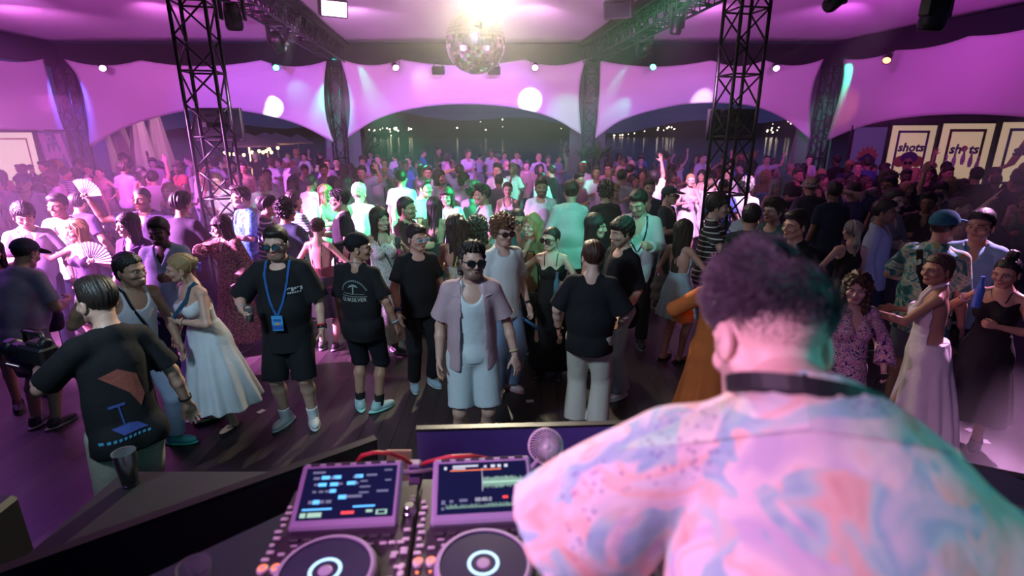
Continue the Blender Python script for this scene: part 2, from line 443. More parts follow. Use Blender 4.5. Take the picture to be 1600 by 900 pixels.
for nm, c, e in (('glow_white', (1, .93, .85), 60), ('glow_warm', (1, .55, .2), 12), ('glow_green', (.1, 1, .5), 9), ('glow_pink', (1, .5, .95), 10), ('glow_violet', (.6, .4, 1), 10), ('glow_orange', (1, .25, .10), 7), ('glow_city', (1, .8, .6), 6), ('glow_bulb', (1, .9, .62), 220)):
    simple(nm, (0, 0, 0), .4, 0, c, e)
def structure(o): o['kind'] = 'structure'; return o
def boxo(name, c, d, mat, bev=0, parent=None, **k):
    return MB().box(c, d, None, bev).build(name, MAT[mat], parent, **k)

structure(boxo('floor', (0, 14, -.05), (44, 34, .1), 'decking'))
o = structure(boxo('water', (0, 230, -1.6), (900, 400, .1), 'water'))
m = MB(); rr = random.Random(4); pts = []
for i in range(61):
    x = -450+15*i; pts.append((x, 3+5*(math.sin(i*.31)+.7*math.sin(i*.83+1)+1.6)))
m.prism([(-450, -3)]+pts+[(450, -3)], (0, 4), lambda A: np.stack([A[:, 0], 400+A[:, 2], A[:, 1]-2], 1))
structure(m.build('far_shore_land', MAT['hill']))
# tent: ceiling, dark gutter beams and fabric walls
YB = 17.0
def sheet(name, fn, nu, nv, mat, th=.006):
    V = np.array([[fn(i/nu, j/nv) for j in range(nv+1)] for i in range(nu+1)]).reshape(-1, 3)
    Q = np.array([(i*(nv+1)+j, (i+1)*(nv+1)+j, (i+1)*(nv+1)+j+1, i*(nv+1)+j+1) for i in range(nu) for j in range(nv)])
    o = mk(name, V, Q, MAT[mat]); sm = o.modifiers.new('thickness', 'SOLIDIFY'); sm.thickness = th; return o
def ceil_fn(x00, x01, x10, x11):      # (x at the back edge, x at the near edge) left, right
    def f(u, v):
        a = x00+(x01-x00)*v; b = x10+(x11-x10)*v
        return (a+(b-a)*u, YB-v*17.0, 5.0+.5*math.sin(math.pi*u)*math.sin(math.pi*min(1, v*1.6)*.5)+.02*v)
    return f
structure(sheet('ceiling', ceil_fn(-5.2, -3.3, 2.33, 4.0), 24, 24, 'tent_fabric'))
structure(sheet('ceiling_side', ceil_fn(-13.6, -12.5, -5.2, -3.3), 24, 24, 'tent_fabric'))
structure(sheet('ceiling_side', ceil_fn(2.33, 4.0, 9.6, 13.0), 24, 24, 'tent_fabric'))
structure(boxo('beam_back', (-2.0, YB+.15, 4.68), (24.0, .25, .62), 'black_cloth'))
def bar_between(name, a, b, w, h, mat):
    a = np.asarray(a, float); b = np.asarray(b, float); d = b-a; L = np.linalg.norm(d); an = math.atan2(d[1], d[0])
    return structure(MB().box((a+b)/2, (L, w, h), rotz(an)).build(name, MAT[mat]))
bar_between('beam_left', (-13.65, 17.1, 4.68), (-12.9, 4, 4.68), .25, .62, 'black_cloth')
bar_between('beam_right', (9.62, 17.1, 4.68), (12.2, 4.0, 4.68), .25, .62, 'black_cloth')

def polycurve(pts):
    p = np.array(pts, float); s = np.concatenate([[0], np.cumsum(np.linalg.norm(np.diff(p, axis=0), axis=1))]); s /= s[-1]
    def f(t):     # smooth interpolation through the points
        i = min(max(int(np.searchsorted(s, t))-1, 0), len(p)-2); h = (t-s[i])/(s[i+1]-s[i])
        m0 = (p[i+1]-p[max(i-1, 0)])/(s[i+1]-s[max(i-1, 0)]); m1 = (p[min(i+2, len(p)-1)]-p[i])/(s[min(i+2, len(p)-1)]-s[i]); D = s[i+1]-s[i]
        return (2*h**3-3*h*h+1)*p[i]+(h**3-2*h*h+h)*D*m0+(-2*h**3+3*h*h)*p[i+1]+(h**3-h*h)*D*m1
    return f
def scallop(pts, sag=9.5):
    out = []
    for a, b in zip(pts[:-1], pts[1:]):
        for k in range(8):
            t = k/8; out.append((a[0]+(b[0]-a[0])*t, a[1]+(b[1]-a[1])*t+sag*4*t*(1-t)))
    return out+[pts[-1]]
def lin(pts):
    p = np.array(pts, float); s = np.concatenate([[0], np.cumsum(np.linalg.norm(np.diff(p, axis=0), axis=1))]); s /= s[-1]
    return lambda t: np.array([np.interp(t, s, p[:, 0]), np.interp(t, s, p[:, 1])])
def fabric(name, top, left, right, bottom, proj, bulge=.25):
    T, B, L, R = lin(top), polycurve(bottom), polycurve(left), polycurve(right)
    def f(u, v):
        q = (1-v)*T(u)+v*B(u)+(1-u)*L(v)+u*R(v)-((1-u)*(1-v)*T(0)+u*(1-v)*T(1)+(1-u)*v*B(0)+u*v*B(1))
        p = proj(q[0], q[1]); return p+np.array([0, -bulge*math.sin(math.pi*u)*math.sin(math.pi*v)*.6, 0])
    o = sheet(name, f, 64, 20, 'tent_fabric'); return structure(o)
back = lambda px, py: at_y(px, py, YB-.05)
def plane_proj(A, B):
    A = np.array(A, float); B = np.array(B, float); n = np.array([-(B-A)[1], (B-A)[0], 0])
    def f(px, py):
        d = ray(px, py); o_ = np.array([0, 0, CH]); t = ((A-o_)@n)/(d@n); return o_+d*t
    return f
fabric('wall_back', scallop([(100, 92), (219, 94), (408, 94), (510, 95)]), [(100, 92), (122, 122), (136, 178), (140, 231)], [(510, 95), (506, 140), (510, 185), (521, 222)],
       [(140, 231), (185, 204), (250, 182), (320, 170), (395, 176), (465, 194), (521, 222)], back)
fabric('wall_back', scallop([(532, 92), (626, 93), (819, 93), (915, 92)]), [(532, 92), (543, 130), (547, 170), (543, 215)], [(915, 92), (906, 130), (905, 170), (908, 210)],
       [(543, 215), (590, 186), (655, 168), (725, 163), (800, 168), (862, 184), (908, 210)], back)
fabric('wall_back', scallop([(938, 95), (1112, 94), (1195, 94), (1287, 92)]), [(938, 95), (937, 140), (934, 180), (930, 216)], [(1287, 92), (1272, 130), (1266, 170), (1266, 218)],
       [(930, 216), (972, 188), (1050, 166), (1110, 161), (1180, 167), (1232, 190), (1266, 218)], back)
fabric('wall_left', scallop([(-160, 76), (-40, 82), (68, 92)]), [(-160, 76), (-160, 130), (-160, 200)], [(68, 92), (80, 140), (95, 190), (111, 232)],
       [(-160, 200), (-60, 202), (20, 203), (75, 207), (111, 232)], plane_proj((-13.5, 17, 0), (-12.9, 4, 0)))
fabric('wall_right', scallop([(1318, 92), (1402, 78), (1515, 56), (1640, 34), (1800, 4)], 6), [(1318, 92), (1317, 125), (1308, 165), (1291, 220)], [(1800, 4), (1800, 100), (1800, 215)],
       [(1291, 220), (1340, 200), (1400, 186), (1480, 179), (1560, 180), (1660, 190), (1800, 215)], plane_proj((9.45, 17, 0), (12.0, 4.0, 0)))

# lattice trusses
def truss_mb(p0, p1, w, n, r=.024, rb=.012, up=(0, 0, 1)):
    p0 = np.asarray(p0, float); p1 = np.asarray(p1, float); d = nrm(p1-p0)
    a = np.cross(d, np.array(up, float)); a = nrm(a) if np.linalg.norm(a) > .1 else np.array([1.0, 0, 0]); b = np.cross(a, d); m = MB()
    cs = [(-1, -1), (1, -1), (1, 1), (-1, 1)]; C = lambda k, t: p0+(p1-p0)*t+(a*cs[k % 4][0]+b*cs[k % 4][1])*w/2
    for k in range(4): m.tube([C(k, 0), C(k, 1)], r, 8)
    for k in range(4):
        for i in range(n):
            t0, t1 = i/n, (i+1)/n
            if i % 2 == 0: m.tube([C(k, t0), C(k+1, t1)], rb, 5)
            else: m.tube([C(k+1, t0), C(k, t1)], rb, 5)
            if i % 2 == 0: m.tube([C(k, t0), C(k+1, t0)], rb, 5)
    return m
for x, y, lab in ((-3.93, 7.2, 'black lattice truss tower standing in the crowd on the left, screen behind it'), (3.05, 7.6, 'black lattice truss tower standing in the crowd on the right, screen behind it')):
    t = tag(empty('truss_tower', (x, y, 0), .2), lab, 'truss tower', 'lattice towers in the crowd')
    truss_mb((0, 0, .06), (0, 0, 4.40), .40, 11, .024, .013).build('lattice', MAT['steel_truss'], t, smooth=True)
    MB().box((0, 0, .03), (.8, .8, .06), None, .01).build('base_plate', MAT['black_metal'], t)
    s = tag(empty('screen', (x+(-.12 if x < 0 else .12), y+.42, 0), -.08 if x < 0 else .08), 'black flat screen hung behind the %s truss tower' % ('left' if x < 0 else 'right'), 'screen', 'screens on the truss towers')
    zc = at_y(305, 195, y+.4)[2]
    MB().box((0, 0, zc), (.70, .06, .44), None, .012).build('housing', MAT['black'], s)
    MB().box((0, -.032, zc), (.66, .006, .39)).build('display', MAT['black_gloss'], s)
    MB().box((0, -.17, zc), (.06, .3, .06)).box((0, -.02, zc+.12), (.3, .05, .03)).build('bracket', MAT['black_metal'], s)
m = truss_mb((-5.2, 17, 4.68), (-3.45, 1.0, 4.68), .42, 60); o = tag(m.build('ceiling_truss', MAT['steel_truss'], smooth=True), 'black lattice ceiling truss running back to the second column from the left', 'truss', 'ceiling trusses')
m = truss_mb((2.33, 17, 4.68), (3.95, 1.0, 4.68), .42, 60); o = tag(m.build('ceiling_truss', MAT['steel_truss'], smooth=True), 'black lattice ceiling truss running back to the third column from the left', 'truss', 'ceiling trusses')
structure(boxo('beam_soffit', (-4.32, 9.0, 4.93), (.62, 16.2, .05), 'black_cloth')).rotation_euler = (0, 0, 0)
o = bpy.data.objects['beam_soffit']; bpy.data.objects.remove(o)
for a, b in (((-5.2, 17, 4.95), (-3.4, 1, 4.95)), ((2.33, 17, 4.95), (3.9, 1, 4.95))): bar_between('beam_ceiling', a, b, .75, .05, 'black_cloth')
# columns in the lens shaped gaps of the fabric
for i, (px, ptop, pbot) in enumerate(((86, 92, 128), (521, 520, 531), (926, 926, 919), (1302, 1302, 1279))):
    x = at_y((ptop+pbot)/2, 165, YB+.3)[0]
    t = tag(empty('truss_column', (x, YB+.32, 0)), ['lattice truss column with a dark blue sleeve at the left corner of the tent', 'lattice truss column in green light left of the middle arch', 'lattice truss column in violet light right of the middle arch', 'lattice truss column with green lit bars at the right corner of the tent'][i], 'column', 'tent columns')
    truss_mb((0, 0, 0), (0, 0, 4.6), .36, 11, .024, .014).build('lattice', MAT['steel_truss'], t, smooth=True)
    m = MB(); m.v = [(-.55, .35, 0), (.55, .35, 0), (.55, .35, 4.6), (-.55, .35, 4.6)]; m.f = [(0, 1, 2, 3)]
    m = MB().box((0, .36, 2.3), (1.15, .02, 4.6)); m.build('backing_cloth', MAT['sleeve_cloth'], t)
# lamps and fixtures
def par(px, py, y, glow, lab, size=.16, target=(0, 6, 1.5), arm=None):
    p = at_y(px, py, y); t = tag(empty('stage_lamp', p), lab, 'stage lamp', 'stage lamps under the back beam')
    R = np.array((Vector(target)-Vector(p)).to_track_quat('-Z', 'Y').to_matrix())
    m = MB().lathe([(.02, .24), (.07, .23), (.085, .12), (.10, .0), (.10, -.06), (.088, -.06), (.088, 0)], (0, 0, 0), 20, R); m.v = [tuple(np.array(v)*size/.16) for v in m.v]
    m.build('housing', MAT['black_metal'], t, smooth=True)
    m = MB().lathe([(.0, -.035), (.045, -.042), (.086, -.03)], (0, 0, 0), 20, R); m.v = [tuple(np.array(v)*size/.16) for v in m.v]
    m.build('lens', MAT[glow], t, smooth=True)
    h = 4.42-p[2]; m = MB().tube([(-.12, 0, .06), (-.13, 0, min(.2, h)), (.13, 0, min(.2, h)), (.12, 0, .06)], .012, 6).tube([(0, 0, min(.2, h)), (0, 0, h), arm or (0, 17.08-y, h+.06)], .018, 6); m.build('yoke', MAT['black_metal'], t)
    return t
par(160, 106, 16.5, 'glow_pink', 'round lamp glowing pink white under the beam over the left arch', target=(-5, 9, 0))
par(431, 105, 16.4, 'glow_green', 'round lamp glowing green over the left arch', target=(-2, 8, 0))
par(618, 105, 16.5, 'glow_pink', 'round lamp glowing pink over the left end of the middle arch', target=(0, 9, 0))
par(836, 105, 16.5, 'glow_pink', 'round lamp glowing pink over the right end of the middle arch', target=(0, 8, 0))
par(1021, 104, 16.4, 'glow_green', 'round lamp glowing green over the right arch', target=(0, 8, 0))
par(1213, 106, 16.5, 'glow_violet', 'round lamp glowing violet white near the right corner', target=(5, 8, 0))
par(1386, 93, 14.2, 'glow_orange', 'round lamp glowing orange red on the right side wall', target=(4, 8, -1), arm=(.62, 0, .75))
def flood(px, py, y, lab, rz=0, s=1.0, glow=None, z1=4.45):
    p = at_y(px, py, y); t = tag(empty('flood_light', p, rz), lab, 'flood light', 'box flood lights on the rig')
    MB().box((0, 0, 0), (.36*s, .16*s, .22*s), rotx(.3), .02).build('housing', MAT['black_metal'], t)
    MB().box((0, -.085*s, -.03*s), (.31*s, .01, .17*s), rotx(.3)).build('lens', MAT[glow or 'black_gloss'], t)
    h = z1-p[2]; m = MB()
    for s_ in (-1, 1): m.tube([(s_*.12*s, 0, .08*s), (s_*.12*s, 0, max(h, .12))]+([(s_*.12*s, 17.08-y, h+.06)] if y > 14 else []), .018, 6)
    m.build('bracket', MAT['black_metal'], t); return t
flood(685, 110, 16.3, 'small dark box flood light hanging under the beam left of the mirror ball')
flood(772, 110, 16.3, 'small dark box flood light hanging under the beam behind the mirror ball')
flood(520, 12, 8.8, 'long box flood light with a pink lit face on the ceiling', .5, 1.15, 'glow_pink', 5.1)
flood(967, 14, 8.8, 'dark box flood light on the ceiling right of the mirror ball', -.4, 1.2, None, 5.1)
def moving_head(px, py, y, lab, s=1.0, tilt=.6, rz=0.0, ztop=4.5):
    p = at_y(px, py, y); t = tag(empty('moving_head_lamp', (p[0], p[1], 0), rz), lab, 'moving head lamp', 'moving head lamps hung from the trusses')
    z = p[2]; zb = z+.36*s
    MB().box((0, 0, zb), (.34*s, .26*s, .12*s), None, .02).build('base', MAT['black_metal'], t)
    m = MB()
    for q in (-1, 1): m.box((q*.15*s, 0, z+.13*s), (.05*s, .11*s, .36*s), None, .015)
    m.box((0, 0, zb-.08*s), (.34*s, .13*s, .05*s), None, .01); m.build('yoke', MAT['black_metal'], t)
    R = rotx(tilt); m = MB().lathe([(.05*s, .18*s), (.10*s, .16*s), (.115*s, .02*s), (.12*s, -.12*s), (.10*s, -.17*s), (.09*s, -.165*s)], (0, 0, z), 20, R); h = m.build('lamp_head', MAT['black_metal'], t, smooth=True)
    MB().lathe([(0, -.163*s), (.09*s, -.158*s)], (0, 0, z), 20, R).build('lens', MAT['black_gloss'], h)
    if ztop > zb: MB().tube([(-.08, 0, zb), (-.08, 0, ztop)], .02, 6).tube([(.08, 0, zb), (.08, 0, ztop)], .02, 6).build('clamp', MAT['black_metal'], t)
moving_head(364, 26, 8.6, 'dark moving head lamp hanging left of the left ceiling truss', 1.05, .3, .3)
moving_head(434, 66, 11.2, 'dark moving head lamp hanging at the far part of the left ceiling truss', 1.1, .9, 0)
moving_head(1057, 40, 10.2, 'dark moving head lamp hanging under the middle of the right ceiling truss', .85, .2, .3)
moving_head(1006, 78, 12.6, 'dark moving head lamp hanging at the far part of the right ceiling truss', 1.1, 1.3, .2)
moving_head(1306, 0, 8.0, 'dark moving head lamp cut by the frame edge over the right bay', .9, 1.2, .2)
moving_head(1462, 18, 7.6, 'large dark moving head lamp hanging near the right side wall', 1.35, .15, .4)
# mirror ball and the bright lamp above it
c = at_y(743, 66, 9.4); R_ = .49
nt, b = newmat('mirror'); b.inputs['Base Color'].default_value = (.85, .82, .88, 1); b.inputs['Metallic'].default_value = 1.0; b.inputs['Roughness'].default_value = .08
V = []; F = []; fm = []
for i in range(26):
    t0, t1 = math.pi*i/26, math.pi*(i+1)/26; n = max(6, int(52*math.sin((t0+t1)/2)))
    for k in range(n):
        a0, a1 = 2*math.pi*(k+.04)/n, 2*math.pi*(k+.96)/n; tt0, tt1 = t0+.005, t1-.005; q = len(V)
        r_ = random.Random(i*97+k); mid = np.array([math.sin((t0+t1)/2)*math.cos((a0+a1)/2), math.sin((t0+t1)/2)*math.sin((a0+a1)/2), math.cos((t0+t1)/2)])*R_
        ax = rotx(r_.uniform(-.05, .05))@roty(r_.uniform(-.05, .05))
        for t_, a_ in ((tt0, a0), (tt1, a0), (tt1, a1), (tt0, a1)):
            p = np.array([math.sin(t_)*math.cos(a_), math.sin(t_)*math.sin(a_), math.cos(t_)])*R_; V.append(mid+ax@(p-mid))
        F.append((q, q+1, q+2, q+3))
ball = tag(empty('mirror_ball', c), 'round mirror ball hanging under the bright lamp at the top centre', 'mirror ball')
MB().lathe([(.001, -R_*.985)]+[(R_*.985*math.sin(a), -R_*.985*math.cos(a)) for a in np.linspace(.1, 3.04, 24)]+[(.001, R_*.985)], n=32).build('core', MAT['silver'], ball, smooth=True)
mk('facets', np.array(V), np.array(F), MAT['mirror'], None, ball, False)
MB().lathe([(.05, R_-.01), (.05, R_+.06), (.015, R_+.08), (.015, 5.35-c[2])], n=12).build('hanger', MAT['black_metal'], ball)
lp = at_y(757, -8, 8.6)
t = tag(empty('follow_lamp', lp), 'dazzling round white lamp above the mirror ball', 'stage lamp')
Rl = np.array((Vector((0, 2.0, 1.6))-Vector(lp)).to_track_quat('-Z', 'Y').to_matrix())
MB().lathe([(.02, .3), (.12, .28), (.15, .05), (.17, 0), (.15, -.0)], n=24, R=Rl).build('housing', MAT['black_metal'], t, smooth=True)
MB().lathe([(0, -.02), (.15, -.01)], n=24, R=Rl).build('lens', MAT['glow_bulb'], t)
MB().tube([(0, 0, .2), (0, 0, 5.3-lp[2])], .03, 8).build('bracket', MAT['black_metal'], t)

# night outside: closed parasols, open umbrellas, lights, posters, plants
for i, (px, w_) in enumerate(((163, .30), (191, .34), (223, .33), (251, .36), (1246, .26))):
    b0 = at_y(px, 240, (18.4, 19.5, 18.5, 19.6, 20.0)[i]); t = tag(empty('closed_parasol', (b0[0], b0[1], 0)), ['pale closed parasol nearest the left corner column', 'pale closed parasol second from the left corner column', 'pale closed parasol third from the left corner column', 'pale closed parasol fourth from the left column, beside the dark opening', 'pale closed parasol left of the right corner column'][i], 'parasol', 'closed parasols outside the tent')
    ztop = 3.25 if i < 4 else 2.9; n = 28; V = []; F = []; rows = [(.03, ztop), (w_*.42, ztop-.15), (w_*.62, ztop-.7), (w_*.9, ztop-1.4), (w_*1.15, 1.15), (w_*1.12, 1.12)]
    for j, (r_, z_) in enumerate(rows):
        for k in range(n):
            a = 2*math.pi*k/n; q = r_*(1+(.16 if j else 0)*math.cos(a*9+i+.2*j)); V.append((q*math.cos(a), q*math.sin(a), z_))
    for j in range(len(rows)-1):
        for k in range(n): F.append((j*n+k, j*n+(k+1) % n, (j+1)*n+(k+1) % n, (j+1)*n+k))
    o = mk('canopy', V, F, MAT['canvas'], None, t); sm = o.modifiers.new('thickness', 'SOLIDIFY'); sm.thickness = .01
    MB().lathe([(.28, 0), (.28, .06), (.03, .08), (.03, ztop+.05), (.05, ztop+.06), (.0, ztop+.12)], n=14).build('pole', MAT['white_plastic'], t)
for i, (px, py, y, w_) in enumerate(((386, 208, 26, 1.45), (414, 207, 29.2, 1.5), (431, 207.5, 32.6, 1.6), (464, 209, 36, 1.0))):
    p = at_y(px, py, y); t = tag(empty('open_umbrella', (p[0], p[1], 0)), ['open cream umbrella on the terrace, nearest the left truss tower', 'open cream umbrella on the terrace, second from the left truss tower', 'open cream umbrella on the terrace, third from the left truss tower', 'small far open umbrella on the terrace left of the green column'][i], 'umbrella', 'open umbrellas on the terrace')
    z = p[2]; MB().lathe([(0, z), (w_*.5, z-.26), (w_, z-.55), (w_, z-.62), (w_*.96, z-.58), (0, z-.1)], n=8).build('canopy', MAT['canvas'], t)
    MB().lathe([(.3, 0), (.3, .08), (.03, .1), (.03, z-.05)], n=10).build('pole', MAT['white_plastic'], t)
rr = random.Random(11)
for px, py, y in ((372, 236, 25.5), (412, 232, 26.5)):
    l = bpy.data.lights.new('terrace_glow', 'POINT'); l.color = (1, .55, .22); l.energy = 260; l.shadow_soft_size = .06; o = bpy.data.objects.new('terrace_glow', l); COL.objects.link(o); o.location = at_y(px, py, y)
for i, (px, py) in enumerate(((351, 239), (358, 241), (366, 241), (381, 242), (394, 238), (405, 236), (411, 238), (416, 236), (421, 233), (434, 231), (424, 238))):
    p = at_y(px, py, 24+rr.random()*3); t = tag(empty('table_lamp', (p[0], p[1], 0)), 'small warm table light on the terrace behind the left tower', 'lamp', 'warm lights on the terrace'); 
    MB().lathe([(.0, p[2]-.08), (.05, p[2]-.05), (.065, p[2]), (.05, p[2]+.05), (0, p[2]+.07)], n=10).build('bulb', MAT['glow_warm'], t, smooth=True)
    MB().lathe([(.16, 0), (.16, .02), (.015, .04), (.015, p[2]-.06)], n=8).build('stand', MAT['black_metal'], t)
for i in range(46):
    px = rr.choice([rr.uniform(575, 640), rr.uniform(630, 900), rr.uniform(740, 790), rr.uniform(960, 1060), rr.uniform(1020, 1060), rr.uniform(1190, 1240)]); py = rr.gauss(203, 3.5) if i % 9 else rr.uniform(180, 196)
    p = at_y(px, py, 399.7); p[2] = min(p[2], 3+5*(math.sin((p[0]+450)/15*.31)+.7*math.sin((p[0]+450)/15*.83+1)+1.6)-3.2); o = MB().lathe([(0, -.5), (.4, -.25), (.5, 0), (.4, .25), (0, .5)], n=8).build('shore_light', MAT['glow_city'], loc=p); s_ = rr.uniform(.5, 1.15); o.scale = (s_,)*3
    tag(o, 'tiny warm city light on the far shore seen through the arches', 'light', 'city lights on the far shore')
p = at_y(618, 201, 60); t = tag(empty('mast_lamp', (p[0], p[1], 0)), 'bright mast lamp over the water left of the middle arch centre', 'lamp')
MB().lathe([(0, p[2]-.16), (.14, p[2]-.08), (.16, p[2]), (.1, p[2]+.1), (0, p[2]+.14)], n=10).build('bulb', MAT['glow_white'], t); MB().tube([(0, 0, -1.5), (0, 0, p[2]-.1)], .06, 8).tube([(-.3, 0, p[2]-.6), (.3, 0, p[2]-.6)], .04, 6).build('mast', MAT['black_metal'], t)

def text_geo(s, size=1.0, shear=0.0, bold=0.0):
    cu = bpy.data.curves.new('lettering', 'FONT'); cu.body = s; cu.size = size; cu.align_x = 'CENTER'; cu.align_y = 'CENTER'; cu.shear = shear; cu.offset = bold; cu.resolution_u = 2
    o = bpy.data.objects.new('lettering', cu); COL.objects.link(o)
    dg = bpy.context.evaluated_depsgraph_get(); me = bpy.data.meshes.new_from_object(o.evaluated_get(dg))
    V = np.array([v.co[:] for v in me.vertices]); F = [tuple(q.vertices) for q in me.polygons]
    bpy.data.objects.remove(o); bpy.data.curves.remove(cu); bpy.data.meshes.remove(me); return V, F
simple('poster_cream', (.62, .52, .34), .6, 0, (1, .78, .45), .36); simple('poster_dark', (.06, .03, .10), .6, 0, (.3, .15, .6), .16); simple('poster_pale', (.65, .55, .45), .6, 0, (1, .82, .60), .55)
for nm, c in (('ink_violet', (.10, .03, .20)), ('ink_maroon', (.14, .03, .06)), ('ink_navy', (.02, .03, .12)), ('ink_white', (.75, .7, .72)), ('ink_tan', (.45, .22, .10)), ('ink_skin', (.55, .27, .18)), ('ink_black', (.01, .01, .015)), ('ink_red', (.4, .05, .05)), ('ink_gold', (.55, .38, .12))): simple(nm, c, .7)
class Poster:
    """a lit poster box in its own frame: x along the width, z up, facing -Y"""
    def __init__(s, A, rz, w, h, z0, face, lab):
        s.t = tag(empty('poster', (A[0], A[1], z0), rz), lab, 'poster', 'lit posters at the bar'); s.w, s.h = w, h
        MB().box((0, .05, h/2), (w+.14, .1, h+.12)).build('frame', MAT['black'], s.t); MB().box((0, -.004, h/2), (w, .02, h)).build('panel', MAT[face], s.t)
        s.k = 0
    def put(s, name, polys, mat):
        m = MB(); s.k += 1; y = -.016-.0015*s.k
        for P in polys: m.prism(P, (0, .0015), lambda A: np.stack([A[:, 0], y-A[:, 2], A[:, 1]], 1))
        return m.build(name, MAT[mat], s.t)
    def text(s, body, size, x, z, mat, shear=0.0, bold=0.0):
        V, F = text_geo(body, size, shear, bold); s.k += 1; y = -.0175-.0015*s.k
        return mk('lettering', [(v[0]+x, y, v[1]+z) for v in V], F, MAT[mat], None, s.t, False)
def disc(x, y, rx, ry=None, n=20): ry = ry or rx; return [(x+rx*math.cos(2*math.pi*k/n), y+ry*math.sin(2*math.pi*k/n)) for k in range(n)]
def rect(x0, y0, x1, y1): return [(x0, y0), (x1, y0), (x1, y1), (x0, y1)]
def frame_polys(x0, y0, x1, y1, w): return [rect(x0, y0, x0+w, y1), rect(x1-w, y0, x1, y1), rect(x0, y1-w, x1, y1), rect(x0, y0, x1, y0+w)]
def pin(x, z, s=1.0): return [(x-.035*s, z), (x+.035*s, z), (x+.06*s, z+.12*s), (x+.045*s, z+.22*s), (x+.022*s, z+.29*s), (x+.032*s, z+.35*s), (x+.02*s, z+.40*s), (x-.02*s, z+.40*s), (x-.032*s, z+.35*s), (x-.022*s, z+.29*s), (x-.045*s, z+.22*s), (x-.06*s, z+.12*s)]
# right side: four poster boxes along the bar beyond the side wall
def poster_at(pxl, pxr, ytop, y, face, lab, hpx=75, rz=0.0):
    a = at_y(pxl, ytop, y); b_ = at_y(pxr, ytop, y); h = 1.55
    return Poster(((a[0]+b_[0])/2, y), rz, b_[0]-a[0], h, a[2]-h, face, lab)
q = poster_at(1338, 1388, 199, 15.6, 'poster_dark', 'dark poster with a bowling ball, nearest the right corner column', rz=-.12)
q.put('ball', [disc(0, .62, .24, .22)], 'ink_navy'); q.put('holes', [disc(-.06, .68, .03), disc(.05, .70, .03), disc(0, .60, .03)], 'ink_black'); q.put('splash', [[(.34*math.cos(a)*(1 if k % 2 else .7), .66+.42*math.sin(a)*(1 if k % 2 else .7)) for k, a in enumerate(np.linspace(.2, 3.0, 14))]+[(-.26, .66), (0, .86), (.26, .66)]], 'ink_tan')
q = poster_at(1398, 1462, 196, 14.6, 'poster_cream', 'cream poster reading shots with a curly haired face in glasses', rz=-.12); w_ = q.w
q.put('border', frame_polys(-w_*.36, .25, w_*.36, 1.42, .06), 'ink_violet'); q.text('shots', .30, 0, .98, 'ink_violet', .12, .012)
q.put('hair', [disc(-.22, .62, .15), disc(.22, .62, .15)], 'ink_tan'); q.put('curls', [disc(0, .72, .22, .16)], 'ink_violet'); q.put('face', [disc(0, .52, .13, .19)], 'ink_skin'); q.put('glasses', [disc(-.06, .58, .05), disc(.06, .58, .05), rect(-.02, .57, .02, .59)], 'ink_black')
q = poster_at(1478, 1552, 193, 13.6, 'poster_cream', 'cream poster reading shots with five bowling pins', rz=-.12); w_ = q.w
q.put('border', frame_polys(-w_*.36, .15, w_*.36, 1.42, .065), 'ink_maroon'); q.text('sh  ts', .31, 0, .93, 'ink_violet', .12, .012); q.put('ball', [disc(.005, .95, .075)], 'ink_skin')
q.put('bowling_pins', [pin(-.36, .42, .95), pin(-.18, .50, 1.0), pin(0.02, .56, 1.0), pin(.20, .50, 1.0), pin(.37, .40, .95)], 'ink_white'); q.put('pin_bands', [rect(x_-.026, z_+.27, x_+.026, z_+.295) for x_, z_ in ((-.36, .42), (-.18, .5), (.02, .56), (.2, .5), (.37, .4))], 'ink_red')
q = poster_at(1572, 1650, 191, 12.6, 'poster_cream', 'cream poster with a long arm and bowling ball at the right edge', rz=-.12); w_ = q.w
q.put('border', frame_polys(-w_*.36, .15, w_*.36, 1.42, .065), 'ink_navy'); q.put('arm', [[(-.48, .55), (-.30, .62), (.10, 1.55), (.32, 1.55), (-.12, .60), (-.40, .48)]], 'ink_skin'); q.text('shots', .31, .1, .92, 'ink_navy', .12, .012); q.put('ball', [disc(.12, .52, .16)], 'ink_tan')
# left side: two poster boxes
q = poster_at(-24, 46, 207, 15.3, 'poster_pale', 'pale lit poster with two suited figures at the left edge', rz=.12); w_ = q.w
q.put('border', frame_polys(-w_*.40, .2, w_*.38, 1.40, .04), 'ink_gold')
for x_ in (.06, .40): q.put('suit', [[(x_-.20, 0), (x_+.20, 0), (x_+.16, .36), (x_+.05, .46), (x_-.05, .46), (x_-.16, .36)]], 'ink_black'); q.put('head', [disc(x_, .56, .085, .11)], 'ink_skin'); q.put('hair', [disc(x_, .64, .09, .05)], 'ink_black'); q.put('sunglasses', [rect(x_-.07, .555, x_+.07, .585)], 'ink_black'); q.put('shirt', [[(x_-.04, .44), (x_+.04, .44), (x_, .25)]], 'ink_white')
q = poster_at(57, 100, 206, 15.8, 'poster_dark', 'dark violet poster with pale drapes and a jester crown at the left corner', rz=.12); w_ = q.w
q.put('drape', [[(-w_*.42, 1.5), (-w_*.2, 1.5), (-w_*.22, .9), (-w_*.26, .2), (-w_*.3, .2)], [(w_*.12, 1.5), (w_*.32, 1.5), (w_*.5, .5), (w_*.42, .5)]], 'ink_white')
q.put('letter_box', frame_polys(-.20, 1.24, -.02, 1.44, .018), 'ink_white'); q.text('E', .17, -.11, 1.34, 'ink_white'); q.text('xit', .13, .09, 1.32, 'ink_white'); q.put('crown', [[(-.18, .80), (-.24, 1.10), (-.13, .95), (-.06, 1.2), (0, .97), (.07, 1.18), (.13, .95), (.24, 1.08), (.18, .80)]], 'ink_white'); q.put('face', [disc(0, .62, .17, .16)], 'ink_gold')
